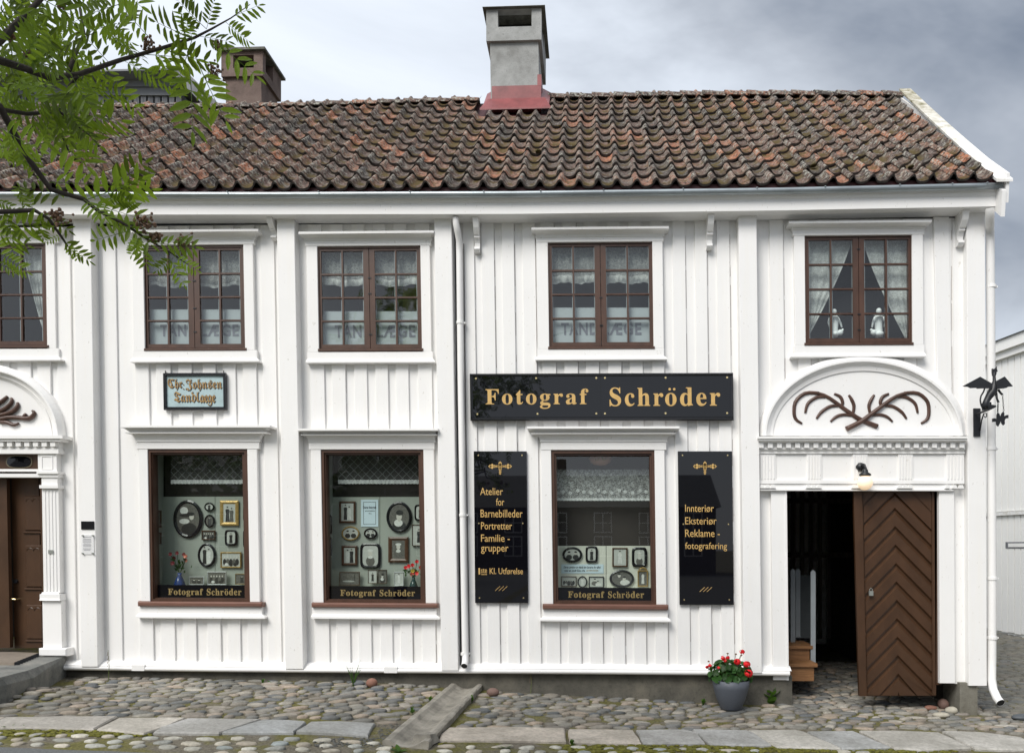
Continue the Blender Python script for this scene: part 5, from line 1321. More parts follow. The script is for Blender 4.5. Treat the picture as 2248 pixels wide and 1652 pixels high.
# stone step and mat
st = empty('stone_step', 'grey slate entrance step with rough front at the far left', 'step', loc=(-5.6, -0.5, gz(-5.6, -0.5)))
zS = PW(100, 1443, -0.2)[1]
def onz(u, v, z):                        # where the sight line meets the level z
    a = (u - UC) / F; b = (VC - v) / F; t = (z - H) / b; return (t * (a * CT - ST), CY + t * (a * ST + CT))
pts = [onz(147, 1438, zS), onz(60, 1471, zS), onz(0, 1486, zS), onz(-120, 1504, zS)]
top = [(-7.5, 0.0)] + [(pts[-1][0] - 1.0, pts[-1][1])] + pts[::-1] + [(pts[0][0] + .01, 0.0)]
m = MB(); n = len(top)
m.add([(x, y, zS) for x, y in top] + [(x + (0.03 if y < -.1 else 0), y + (0.05 if y < -.1 else 0), zS - 0.075) for x, y in top] + [(x, y + (0.04 if y < -.1 else 0), gz(x, y) - 0.1) for x, y in top],
      [tuple(range(n))] + [((i + 1) % n, i, i + n, (i + 1) % n + n) for i in range(n)] + [((i + 1) % n + n, i + n, i + 2 * n, (i + 1) % n + 2 * n) for i in range(n)]); m.build('step_slab', step_m, st)
mt = empty('door_mat', 'worn boarded mat with dark toothed edge on the stone step', 'door mat', loc=(-5.9, -0.3, zS))
zM = zS + 0.03
P = [onz(84, 1432, zM), onz(31, 1453, zM), onz(-120, 1451, zM), onz(-60, 1426, zM)]
m = MB(); m.add([(x, y, zM) for x, y in P] + [(x, y, zS + .001) for x, y in P], [(0, 3, 2, 1)] + [(i, (i + 1) % 4, (i + 1) % 4 + 4, i + 4) for i in range(4)]); m.build('mat_top', mat_m, mt)
a, b = Vector((*P[0], zM)), Vector((*P[1], zM))
for k in range(9):
    q = a + (b - a) * (k + .3) / 9; q2 = a + (b - a) * (k + .95) / 9; dx = 0.02
    MB().add([(q.x, q.y, zM), (q2.x, q2.y, zM), ((q.x + q2.x) / 2 + .05, (q.y + q2.y) / 2, zM), (q.x, q.y, zM - .03), (q2.x, q2.y, zM - .03), ((q.x + q2.x) / 2 + .05, (q.y + q2.y) / 2, zM - .03)], [(0, 1, 2), (5, 4, 3), (0, 3, 4, 1), (1, 4, 5, 2), (2, 5, 3, 0)]).build('rubber_tooth', black, mt)
# carved acanthus on the left tympanum (only its right half is in the picture)
ca = empty('carved_acanthus', parent=le)
def z5(px, py): return px / 9.175 * .93667, (840 + py / 9.175) * .93667
def carve5(pts, r, y=-0.06, n=14):
    P = [Vector((*z5(*p), 0)) for p in pts]; out = []
    for i in range(n + 1):
        t = i / n * (len(P) - 1); k = min(int(t), len(P) - 2); f = t - k
        p0, p1, p2, p3 = P[max(k - 1, 0)], P[k], P[k + 1], P[min(k + 2, len(P) - 1)]
        out.append(0.5 * ((2 * p1) + (-p0 + p2) * f + (2 * p0 - 5 * p1 + 4 * p2 - p3) * f * f + (-p0 + 3 * p1 - 3 * p2 + p3) * f ** 3))
    W = [(lambda a: (a[0], y, a[1]))(PW(q.x, q.y, y)) for q in out]
    m = MB().tube(W, [interp([(j / (len(r) - 1), v) for j, v in enumerate(r)], i / n) for i in range(n + 1)], 8); m.build('acanthus_leaf', carv, ca, True)
carve5([(-700, 1350), (-300, 1330), (0, 1300), (200, 1260), (420, 1270), (600, 1290), (700, 1240), (740, 1160), (690, 1120)], [.03, .03, .027, .024, .024, .028, .024, .02, .012])
carve5([(-200, 1300), (0, 1220), (150, 1180), (300, 1120), (380, 1020), (375, 940)], [.03, .026, .024, .026, .022, .012])
carve5([(-200, 1200), (0, 1130), (130, 1060), (220, 980), (260, 900), (240, 840)], [.03, .026, .024, .022, .018, .010])
carve5([(-300, 1100), (-100, 1000), (40, 920), (110, 860), (160, 810)], [.03, .026, .024, .020, .014])
carve5([(0, 1370), (150, 1370), (270, 1420), (360, 1410), (400, 1380)], [.02, .022, .022, .016, .010])
carve5([(480, 1290), (540, 1210), (560, 1180)], [.02, .018, .012])
carve5([(-700, 1300), (-760, 1100), (-800, 900)], [.03, .026, .02]); carve5([(-700, 1350), (-1100, 1330), (-1500, 1280), (-1800, 1160)], [.03, .03, .027, .014])

lace_up = lace_mat('pale_lace', 0.30, 34); lace_fl = lace_mat('flowered_lace', 0.27, 22)
# ------------------------------------------------------------------ curtains, letters and figurines in the upper windows
def sheet_c(name, label, cat, u0, u1, vtop, vbot, y, mat, wav=0.012, nx=44, group=None, hem=None, par=None):
    """hanging cloth between u0 and u1; vtop/vbot functions of u"""
    root = empty(name, label, cat, group, loc=base((u0 + u1) / 2, vbot((u0 + u1) / 2), y)) if par is None else par
    m = MB(); nz = 6
    for i in range(nx + 1):
        u = u0 + (u1 - u0) * i / nx
        for j in range(nz + 1):
            v = vtop(u) + (vbot(u) - vtop(u)) * j / nz; yy = y + wav * math.sin(u * 0.55 + math.sin(u * .17) * 2) * (0.4 + j / nz)
            x, z = PW(u, v, yy); m.v.append((x, yy, z))
    for i in range(nx):
        for j in range(nz): m.f.append((i * (nz + 1) + j, (i + 1) * (nz + 1) + j, (i + 1) * (nz + 1) + j + 1, i * (nz + 1) + j + 1)); m.mi.append(0)
    m.build('cloth', mat, root, True)
    if hem:
        m = MB()
        for i in range(nx + 1):
            u = u0 + (u1 - u0) * i / nx; v = vbot(u); yy = y + wav * math.sin(u * 0.55 + math.sin(u * .17) * 2) * 1.4 - 0.003
            for d in (-hem, 0.6): x, z = PW(u, v + d, yy); m.v.append((x, yy, z))
        for i in range(nx): m.f.append((i * 2, i * 2 + 2, i * 2 + 3, i * 2 + 1)); m.mi.append(0)
        m.build('hem', lace_hem, root, True)
    return root
def scal(v, a=2.5, p=0.12, b=0): return lambda u: v + b * (u % 97) / 97 + a * math.sin(u * p) + 1.2 * math.sin(u * p * 3.1)
sheet_c('lace_valance', 'scalloped lace valance in the leftmost of the TANDLÆGE windows', 'curtain', 326, 530, lambda u: 552, scal(628, 3, .07), 0.09, lace_up, group='lace valances upstairs', hem=6)
sheet_c('lace_valance', 'scalloped lace valance in the upper window between the two white pilasters beside the downpipe', 'curtain', 708, 918, lambda u: 552, scal(626, 2.5, .06), 0.09, lace_up, group='lace valances upstairs', hem=14)
sheet_c('lace_valance', 'bright flowered lace valance in the upper window above the black shop sign', 'curtain', 1212, 1427, lambda u: 543, scal(621, 1.8, .11), 0.09, lace_up, group='lace valances upstairs', hem=16)
def drape(label, uo, side, v0, v1, ui_top, ui_bot, mat=lace):
    root = empty('lace_curtain', label, 'curtain', 'tied back lace curtains', loc=base(uo, v1, 0.10))
    m = MB(); nz, nx = 14, 12
    for j in range(nz + 1):
        t = j / nz; ui = ui_top + (ui_bot - ui_top) * (0.1 * t + 0.9 * t ** 1.25)
        for i in range(nx + 1):
            s = i / nx; u = uo + (ui - uo) * s; y = 0.10 + 0.014 * math.sin(s * 22) * (0.5 + .5 * t); x, z = PW(u, v0 + (v1 - v0) * t + s * side * 0, y); m.v.append((x, y, z))
    for j in range(nz):
        for i in range(nx): m.f.append((j * (nx + 1) + i, j * (nx + 1) + i + 1, (j + 1) * (nx + 1) + i + 1, (j + 1) * (nx + 1) + i)); m.mi.append(0)
    m.build('cloth', mat, root, True)
    m = MB(); prev = [PW(ui_top + (ui_bot - ui_top) * (0.1 * t + 0.9 * t ** 1.25), v0 + (v1 - v0) * t, 0.095) for t in [i / 14 for i in range(15)]]
    m.tube([(x, 0.095, z) for x, z in prev], 0.008, 5); m.build('edge_trim', lace_hem, root, True)
drape('lace curtain tied to the left side of the window over the gate', 1776, 1, 528, 730, 1868, 1778)
drape('lace curtain tied to the right side of the window over the gate', 1992, -1, 528, 745, 1896, 1990)
drape('lace curtain drawn aside in the upper window cut by the left picture edge', 96, -1, 545, 722, 52, 95)
drape('lace curtain hanging behind the far left upper window', -118, 1, 545, 722, -70, -116)
for (uL, uR, vt, vb, tx, lab) in ((326, 530, 701, 757, (352, 524, 733, 757.5), 'frosted film with grey TANDLÆGE letters behind the upper window over the dentist sign'),
                        (708, 918, 705, 759, (735, 912, 713, 740.5), 'frosted film with grey TANDLÆGE letters in the upper window between the pilasters'),
                        (1212, 1427, 697, 752, (1232, 1408, 708, 735), 'frosted film with grey TANDLÆGE letters in the upper window over the shop sign')):
    r_ = empty('frosted_film', lab, 'window film', 'frosted dentist films', loc=base((uL + uR) / 2, vb, 0.06))
    m = MB(); P = [PW(uL, vb + 3, 0.055), PW(uR, vb + 3, 0.055), PW(uR, vt - 22, 0.055), PW(uL, vt - 22, 0.055)]
    m.add([(x, 0.055, z) for x, z in P], [(0, 1, 2, 3)]).build('film_sheet', film, r_)
    tx2 = (tx[0], tx[1], tx[2] - 0, tx[3])
    txt('TAND', letter_grey, r_, tx[0], tx[0] + (tx[1] - tx[0]) * .46, tx[2] if vt != 701 else 712, tx[3] if vt != 701 else 738, 0.052, th=0.001, bold=0.03, space=1.15)
    txt('LÆGE', letter_grey, r_, tx[0] + (tx[1] - tx[0]) * .52, tx[1], tx[2] if vt != 701 else 712, tx[3] if vt != 701 else 738, 0.052, th=0.001, bold=0.03, space=1.15)
cb = empty('cabinet', 'pale yellow cupboard standing inside the upper window beside the pilaster and downpipe', 'cupboard', loc=base(905, 760, 0.9))
x0, z0 = PW(885, 600, .9); x1, _ = PW(915, 600, .9); MB().box(x0, x1 + .1, 0.9, 1.3, 3.05, 4.7).build('cabinet_body', simple('pale_yellow', (0.45, 0.40, 0.26), 0.6), cb)
def figure(label, u, vt, vb, flip):
    f = empty('plaster_figurine', label, 'figurine', 'white plaster figurines', loc=base(u, vb, 0.075))
    x, zb_ = PW(u, vb, 0.07); _, zt = PW(u, vt, 0.07); h = zt - zb_; y = 0.075; s = flip
    m = MB()
    m.tube([(x, y, zb_), (x, y, zb_ + h * .1), (x + s * .004, y, zb_ + h * .30), (x + s * .008, y, zb_ + h * .52), (x + s * .004, y, zb_ + h * .66), (x, y, zb_ + h * .76), (x, y, zb_ + h * .80)], [h * .13, h * .125, h * .13, h * .135, h * .15, h * .12, h * .05], 12)
    m.ball((x + s * .002, y, zb_ + h * .90), h * .095, 12, (1, 1, 1.15))
    m.build('draped_body', porc, f, True)
    m = MB(); m.tube([(x - s * h * .13, y, zb_ + h * .70), (x - s * h * .20, y - .01, zb_ + h * .52), (x - s * h * .16, y - .02, zb_ + h * .34)], [h * .045, h * .04, h * .03], 8); m.build('arm', porc, f, True)
    m = MB(); m.tube([(x + s * h * .13, y, zb_ + h * .70), (x + s * h * .22, y - .01, zb_ + h * .50), (x + s * h * .26, y - .02, zb_ + h * .33)], [h * .045, h * .04, h * .03], 8); m.build('arm', porc, f, True)
    m = MB(); m.ball((x + s * h * .20, y - .02, zb_ + h * .15), h * .11, 10); m.ball((x + s * h * .02, y - .03, zb_ + h * .10), h * .12, 10, (1.3, 1, .8)); m.ball((x + s * h * .28, y - .02, zb_ + h * .24), h * .05, 8); m.build('child_at_feet', porc, f, True)
figure('white plaster figurine with child, left one of the pair in the window over the gate', 1831, 678, 740, 1)
figure('white plaster figurine with child, right one of the pair in the window over the gate', 1930, 676, 740, -1)

# ------------------------------------------------------------------ shop window contents
def valance(label, u0, u1, v0, v1, hemh, group, y=0.22, mat=None):
    return sheet_c('lace_valance', label, 'curtain', u0, u1, lambda u: v0, lambda u: v1 + 1.2 * abs(math.sin(u * .42)), y, mat or lace_net, 0.004, 80, group, hem=hemh)
valance('net valance with pale hem in the leftmost shop window', 375, 548, 1000, 1060, 8, 'shop window valances')
valance('net valance with pale hem in the middle shop window beside the downpipe', 742, 934, 1000, 1060, 8, 'shop window valances')
valance('flowered lace valance in the right shop window under the shop sign', 1222, 1430, 1030, 1097, 5, 'shop window valances', 0.2, lace_fl)
NB = {}
def hash_(s): return sum((i + 3) * ord(c_) for i, c_ in enumerate(s))
def outline(shape, x, z, w, h, n=28):
    P = []
    for i in range(n):
        t = 2 * math.pi * i / n; c, s = math.cos(t), math.sin(t)
        if shape == 'oval': P.append((x + w / 2 * c, z + h / 2 * s))
        else:
            e = 0.30 if shape == 'round' else 0.0001
            k = 0.38 if shape == 'round' else None
            if shape == 'round': P.append((x + w / 2 * math.copysign(abs(c) ** k, c), z + h / 2 * math.copysign(abs(s) ** k, s)))
    if shape == 'rect': P = [(x - w / 2, z - h / 2), (x + w / 2, z - h / 2), (x + w / 2, z + h / 2), (x - w / 2, z + h / 2)]
    return P
FIGC = {'woman': ((0, .12, .26, 1), ), }
def picture(nm, label, shape, u, v, w, h, y, fmat, kind, fw=0.12, tilt=0.0, cat='framed photograph', standing=False, off=0, bg=None):
    x, z = PW(u, v, y); sc_ = (y - CY) / F; W_, H_ = w * sc_, h * sc_
    r_ = empty('framed_photograph', label, 'photograph', 'framed photographs in the shop windows', loc=(x, y, z - H_ / 2))
    b = min(W_, H_) * fw
    o_ = outline(shape, x, z, W_, H_); n = len(o_); inn = outline(shape, x, z, W_ - 2 * b, H_ - 2 * b); mid = outline(shape, x, z, W_ - b, H_ - b)
    m = MB(); m.add([(p[0], y, p[1]) for p in o_] + [(p[0], y - 0.012, p[1]) for p in o_] + [(p[0], y - 0.020, p[1]) for p in mid] + [(p[0], y - 0.010, p[1]) for p in inn],
                    [(a * n + i, a * n + (i + 1) % n, (a + 1) * n + (i + 1) % n, (a + 1) * n + i) for a in range(3) for i in range(n)])
    m.build('frame', fmat, r_)
    m = MB(); m.add([(p[0], y - 0.009, p[1]) for p in inn], [tuple(range(n))]); m.build('photo_print', bg or (ph_mid if kind in ('woman', 'hat', 'manface', 'couple2') or hash_(label) % 3 == 0 else paper), r_)
    yy = [y - 0.0095]
    def blob(cx, cz, rw, rh, mt, nn=12, name='photo_figure'):
        yy[0] -= 0.0003; mm = MB(); cx, cz, rw, rh = x + cx * W_, z + cz * H_, rw * W_, rh * H_
        mm.add([(cx + rw * math.cos(2 * math.pi * i / nn), yy[0], cz + rh * math.sin(2 * math.pi * i / nn)) for i in range(nn)], [tuple(range(nn))]); mm.build(name, mt, r_)
    def stand(cx, zb_, ht, dress, wd=.09):
        top = zb_ + ht; yy[0] -= 0.0003; mm = MB()
        mm.add([(x + (cx + a) * W_, yy[0], z + b_ * H_) for a, b_ in ((-wd * 1.1, zb_), (wd * 1.1, zb_), (wd * .8, zb_ + ht * .5), (wd * 1.1, top - ht * .22), (wd * .5, top - ht * .16), (-wd * .5, top - ht * .16), (-wd * 1.1, top - ht * .22), (-wd * .8, zb_ + ht * .5))], [tuple(range(8))]); mm.build('photo_figure', dress, r_)
        blob(cx, top - ht * .08, wd * .50, ht * .085, ph_face, 10, 'photo_face'); blob(cx, top - ht * .03, wd * .48, ht * .05, ph_dark, 8, 'photo_hair')
    if kind == 'woman':
        blob(0, -.30, .27, .17, ph_dark); blob(-.03, -.19, .17, .12, ph_light); blob(0, .02, .11, .13, ph_face, name='photo_face'); blob(0.02, .14, .15, .09, ph_dark, name='photo_hair'); blob(0, -.10, .05, .06, ph_face, name='photo_face')
    elif kind == 'hat':
        blob(0.04, -.27, .27, .17, ph_dark); blob(-.12, -.06, .18, .07, ph_light); blob(-.13, .22, .14, .10, ph_light); blob(-.08, .10, .20, .045, ph_dark); blob(.13, .06, .08, .085, ph_face, name='photo_face'); blob(.1, .13, .13, .05, ph_dark, name='photo_hair')
    elif kind == 'couple': stand(-.10, -.36, .62, ph_dark, .10); stand(.12, -.36, .56, ph_mid, .10)
    elif kind == 'wedding': stand(-.12, -.36, .64, ph_light, .13); stand(.13, -.36, .68, ph_dark, .11)
    elif kind == 'weddingb': stand(-.12, -.36, .70, ph_dark, .10); stand(.12, -.36, .62, ph_light, .12)
    elif kind == 'one': stand(0, -.34, .62, ph_dark, .13)
    elif kind == 'white': stand(0, -.32, .66, ph_light, .13)
    elif kind == 'two':
        for cx in (-.16, .17): blob(cx, -.16, .15, .17, ph_dark); blob(cx, .10, .065, .11, ph_face, name='photo_face'); blob(cx, .17, .07, .06, ph_dark, name='photo_hair')
    elif kind == 'pair':
        blob(-.12, -.1, .2, .2, ph_mid); blob(.13, -.2, .2, .16, ph_light); blob(-.10, .18, .065, .11, ph_face, name='photo_face'); blob(.10, .0, .065, .11, ph_face, name='photo_face'); blob(-.1, .26, .07, .05, ph_dark); blob(.1, .09, .07, .05, ph_dark)
    elif kind == 'group':
        for i in range(5):
            cx = -.30 + i * .15; blob(cx, -.12, .085, .20, (ph_dark, ph_mid)[i % 2]); blob(cx, .15, .035, .08, ph_face, 8, 'photo_face')
        for i in range(3): blob(-.2 + i * .2, -.28, .09, .10, (ph_light, ph_dark, ph_dark)[i])
    elif kind == 'child': blob(0, -.22, .22, .20, ph_mid); blob(0, -.06, .12, .06, ph_light); blob(0, .10, .10, .11, ph_face, name='photo_face'); blob(0, .20, .15, .05, ph_light)
    elif kind == 'land':
        yy[0] -= .0003; m = MB(); m.add([(x + a * W_, yy[0], z + b_ * H_) for a, b_ in ((-.43, -.38), (.43, -.38), (.43, .02), (.2, .06), (.0, .0), (-.2, .08), (-.43, .0))], [tuple(range(7))]); m.build('photo_scene', ph_mid, r_); blob(.25, .1, .02, .28, ph_dark); blob(-.05, -.18, .3, .06, paper)
    return r_
def lz(i, X, Y):                        # zoomed-crop coordinates of a shop window -> photograph coordinates
    ox = {1: 318.5, 2: 697.8, 3: 1203.6}[i]; return ox + X * .2155, 983.5 + Y * .2155
PY = 0.288
T = [(1, 440, 720, 310, 395, 'oval', frame_blk, 'hat', .11, 'large dark oval portrait of a woman in a wide hat, leftmost shop window'),
     (1, 657, 597, 104, 92, 'oval', frame_blk, 'one', .16, 'tiny oval photograph, uppermost beside the large hat portrait'),
     (1, 660, 740, 106, 134, 'oval', frame_blk, 'one', .15, 'small upright oval photograph right of the large hat portrait'),
     (1, 862, 660, 195, 260, 'rect', gilt, 'couple', .18, 'gilt framed photograph of a standing couple in the leftmost shop window'),
     (1, 650, 885, 145, 100, 'rect', wood_fr, 'group', .12, 'small brown framed group photograph below the little ovals in the leftmost shop window'),
     (1, 878, 910, 128, 165, 'round', frame_blk, 'one', .16, 'black rounded photograph of one person between the gilt couple and the gilt group'),
     (1, 632, 1088, 190, 250, 'oval', frame_blk, 'weddingb', .13, 'upright black oval photograph of two pale figures above the standing group photo, leftmost shop window'),
     (1, 878, 1137, 220, 165, 'rect', gilt, 'group', .09, 'thin gilt framed family group photograph low in the leftmost shop window'),
     (1, 1055, 660, 110, 190, 'round', frame_blk, 'one', .16, 'black rounded photograph half hidden by the frame, beside the gilt couple'),
     (1, 1055, 920, 110, 200, 'round', frame_blk, 'one', .16, 'black rounded photograph half hidden by the frame, below the gilt couple'),
     (1, 1075, 1140, 110, 130, 'oval', frame_blk, 'one', .16, 'black oval photograph half hidden by the frame beside the gilt family group'),
     (2, 303, 650, 168, 222, 'rect', wood_fr, 'weddingb', .12, 'brown framed wedding couple, top left of the middle shop window'),
     (2, 830, 700, 265, 318, 'oval', frame_blk, 'woman', .11, 'large black oval portrait of a woman with a white collar, middle shop window'),
     (2, 1045, 655, 120, 165, 'round', frame_blk, 'one', .14, 'black rounded photograph right of the white collar portrait'),
     (2, 335, 867, 187, 148, 'oval', gilt, 'two', .10, 'lying gilt oval photograph of two men in the middle shop window'),
     (2, 538, 867, 138, 112, 'oval', frame_blk, 'two', .16, 'lying small black oval of two heads under the printed notice'),
     (2, 325, 1090, 163, 205, 'rect', wood_fr, 'wedding', .15, 'brown framed bride and groom below the gilt oval of two men'),
     (2, 537, 1093, 213, 258, 'round', frame_blk, 'child', .12, 'large black rounded photograph of a seated woman in a hat, middle shop window'),
     (2, 822, 1030, 208, 263, 'rect', wood_fr, 'child', .18, 'heavy brown framed photograph of a smiling child behind the red flowers'),
     (2, 1030, 885, 140, 220, 'rect', wood_fr, 'one', .06, 'thin framed photograph of a young man in dark clothes, middle shop window'),
     (3, 245, 1083, 204, 160, 'oval', frame_blk, 'two', .15, 'lying black oval photograph of two men in the right shop window'),
     (3, 442, 1080, 124, 168, 'round', frame_blk, 'one', .17, 'black rounded photograph of a dark dressed figure above the blue card'),
     (3, 730, 1110, 155, 195, 'rect', wood_fr, 'white', .10, 'red brown framed photograph of a girl in a white dress'),
     (3, 928, 1107, 154, 200, 'round', frame_blk, 'child', .17, 'black rounded photograph of a child in a white cap, right shop window'),
     (3, 210, 1355, 155, 106, 'rect', wood_fr, 'group', .08, 'brown framed row of men below the blue card'),
     (3, 348, 1360, 100, 122, 'oval', frame_blk, 'white', .14, 'small upright oval photograph between two frames below the blue card'),
     (3, 490, 1362, 155, 116, 'rect', frame_blk, 'pair', .10, 'black framed photograph of two children, lowest beside the panel joint, right shop window'),
     (3, 748, 1328, 250, 184, 'oval', frame_blk, 'pair', .13, 'wide black oval double portrait in the right shop window'),
     (3, 963, 1325, 105, 165, 'rect', gilt, 'white', .12, 'bronze framed photograph with crested top beside the wide oval portrait')]
for i, X, Y, w, h, shp, fm, kd, fw, lab in T:
    u, v = lz(i, X, Y); picture('p', lab, shp, u, v, w * .2155, h * .2155, PY, fm, kd, fw)
u, v = lz(3, 963, 1232); x, z = PW(u, v, PY); s_ = (PY - CY) / F
# crest of the bronze frame belongs to it
fr0 = [o for o in COL.objects if o.get('label', '').startswith('bronze framed')][0]
m = MB(); m.tube([(x - 9 * s_, PY - .01, z - 1 * s_), (x - 5 * s_, PY - .01, z + 1.5 * s_), (x, PY - .01, z + 4 * s_), (x + 5 * s_, PY - .01, z + 1.5 * s_), (x + 9 * s_, PY - .01, z - 1 * s_)], 0.008, 6); m.build('crest', gilt, fr0, True)
# photographs standing on the shelf
for i, X, Y, w, h, fm, kd, y, lab in ((1, 528, 1347, 155, 84, porc, 'two', 0.24, 'small white bordered photograph of two people standing nearest the blue vase'),
                                   (1, 735, 1322, 200, 138, porc, 'group', 0.25, 'white bordered group photograph standing on the shelf of the leftmost shop window'),
                                   (1, 990, 1330, 140, 112, gilt, 'one', 0.24, 'gilt framed photograph standing at the right end of the leftmost shelf'),
                                   (2, 325, 1327, 213, 142, wood_fr, 'land', 0.25, 'standing framed town view at the left end of the middle shop window'),
                                   (2, 828, 1327, 100, 142, porc, 'white', 0.24, 'small leaning photograph left of the green vase'),
                                   (2, 560, 1305, 95, 140, wood_fr, 'one', 0.25, 'left half of a double frame showing a man in a cap'),
                                   (2, 660, 1305, 95, 140, wood_fr, 'woman', 0.25, 'right half of a double frame showing a dark haired woman')):
    u, v = lz(i, X, Y); picture('p', lab, 'rect', u, v, w * .2155, h * .2155, y, fm, kd, .06)
# photographs on the side cheeks of the niches, edge on to the street
def sidepic(i, X, Y, h, shp, lab, ycen=0.19, ln=0.12):
    u, v = lz(i, X, Y); xs0 = M(LO['l%d' % i][0] + 10, 1150, 0.1)[0] + 0.003
    _, z = PW(u, v, ycen); hh = h * .2155 * (ycen - CY) / F
    r_ = empty('framed_photograph', lab, 'photograph', 'framed photographs in the shop windows', loc=(xs0, ycen, z - hh / 2))
    P = outline(shp, ycen, z, ln, hh, 20); n = len(P); I = outline(shp, ycen, z, ln * .7, hh * .8, 20)
    MB().add([(xs0, a, b) for a, b in P] + [(xs0 + .014, a, b) for a, b in P] + [(xs0 + .006, a, b) for a, b in I], [(k * n + j, k * n + (j + 1) % n, (k + 1) * n + (j + 1) % n, (k + 1) * n + j) for k in range(2) for j in range(n)]).build('frame', frame_blk if shp == 'round' else wood_fr, r_)
    MB().add([(xs0 + .007, a, b) for a, b in I], [tuple(range(n))]).build('photo_print', ph_mid, r_)
sidepic(1, 212, 718, 180, 'rect', 'upper narrow photograph on the side cheek of the leftmost shop window'); sidepic(1, 220, 915, 120, 'rect', 'lower narrow photograph on the side cheek behind the pink flowers')
sidepic(2, 177, 775, 195, 'round', 'upper dark photograph on the side cheek of the middle shop window'); sidepic(2, 180, 1000, 195, 'round', 'lower dark photograph on the side cheek of the middle shop window')
# embroidered flowers along the right shop window's valance
vl = [o for o in COL.objects if str(o.get('label','')).startswith('flowered lace valance')][0]
for k in range(13):
    u = 1236 + k * 15.2 + (k % 3); v = 1079 + 3 * math.sin(k * 2.1); x, z = PW(u, v, 0.192); m = MB()
    for j in range(5):
        t = j * 1.2566 + k; m.add([(x + .012 * math.cos(t) + .009 * math.cos(q), .190, z + .012 * math.sin(t) + .009 * math.sin(q)) for q in [i * 1.0472 for i in range(6)]], [tuple(range(6))])
    m.build('lace_flower', lace_hem, vl, kind='stuff')
# cards
u0, v0 = lz(2, 440, 522); u1, v1 = lz(2, 615, 798)
nt_ = empty('printed_notice', 'pale printed notice with double border in the middle shop window', 'notice', loc=base((u0 + u1) / 2, v1, .4))
def pq(par, a, b, c, d, y, mat, name, th=.003): 
    P = [PW(a, d, y), PW(b, d, y), PW(b, c, y), PW(a, c, y)]; return MB().hexa([(x, y - th, z) for x, z in P] + [(x, y, z) for x, z in P]).build(name, mat, par)
pq(nt_, u0, u1, v0, v1, .296, card_b, 'card'); 
for (a, b, c, d) in ((u0 + 5, u1 - 5, v0 + 5, v0 + 5.8), (u0 + 5, u1 - 5, v1 - 6, v1 - 5.2), (u0 + 5, u0 + 5.8, v0 + 5, v1 - 5), (u1 - 6, u1 - 5.2, v0 + 5, v1 - 5)): pq(nt_, a, b, c, d, .2928, ink, 'border_line', .0008)
for b_, c, d, a1, a2 in (('Deres fotografi', 110.0, 117.5, 4.5, 33), ('portrettene', 119.5, 122.5, 9, 30), ('fra', 125, 127.5, 17, 23)):
    txt(b_, ink, nt_, u0 + a1, u0 + a2, 1000 + c - 0, 1000 + d, .2925, th=.0008, bold=0.02)
u0, v0 = lz(3, 133, 1180); u1, v1 = lz(3, 563, 1272)
nt_ = empty('text_card', 'pale blue card with two lines of script in the right shop window', 'card', loc=base((u0 + u1) / 2, v1, .4)); pq(nt_, u0, u1, v0, v1, .296, card_b, 'card')
txt('Deres ungdom og glæde bør bevares for alltid', ink, nt_, u0 + 5, u1 - 6, v0 + 4, v0 + 10.5, .2928, th=.0008, bold=0.02, shear=.3)
txt('ved et godt foto fra', ink, nt_, u0 + 7, u0 + 52, v0 + 11.5, v0 + 17.5, .2928, th=.0008, bold=0.02, shear=.3); txt('SCHRÖDER', gold2, nt_, u0 + 55, u1 - 11, v0 + 11.5, v0 + 15.5, .2928, th=.0008, bold=0.02)
# name bands on the glass
for k, (key, tx_, vb0, vb1, ul, ur) in enumerate((('l1', (369, 530, 1291, 1309), 1283.5, 1313, 350, 540), ('l2', (747, 911, 1293.5, 1311), 1286, 1315.5, 728, 927), ('l3', (1247, 1414, 1297, 1315), 1289, 1318.5, 1230.5, 1430))):
    r_ = empty('name_band', ('black band with dull gold Fotograf Schröder across the foot of the leftmost shop window', 'black band with dull gold Fotograf Schröder across the foot of the middle shop window', 'black band with dull gold Fotograf Schröder across the foot of the right shop window')[k], 'name band', 'name bands on the shop windows', loc=base((ul + ur) / 2, vb1, 0.06))
    s0, s1, v0, v1 = LO[key]; 
    MB().q(s0 + 12, s1 - 12, N((ul + ur) / 2, vb0), N((ul + ur) / 2, vb1), 0.040, 0.046).build('band', gloss_blk, r_)
    md_ = tx_[0] + (tx_[1] - tx_[0]) * .49
    txt(mb_('Fotograf'), gold_dull, r_, tx_[0], md_ - 2, tx_[2], tx_[3], 0.0395, th=.001, space=1.1, bold=.012); txt(mb_('Schr'), gold_dull, r_, md_ + 6, md_ + 43, tx_[2], tx_[3] - 3, 0.0395, th=.001, space=1.1, bold=.012)
    txt(mb_('oder'), gold_dull, r_, md_ + 45, tx_[1], tx_[2], tx_[3] - 3, 0.0395, th=.001, space=1.1, bold=.012)
    for du in (47, 51):
        x, z = PW(md_ + du, tx_[2] + 1.8, 0.0385); MB().tube([(x, 0.0375, z), (x, 0.0393, z)], 0.006, 6).build('lettering', gold_dull, r_)
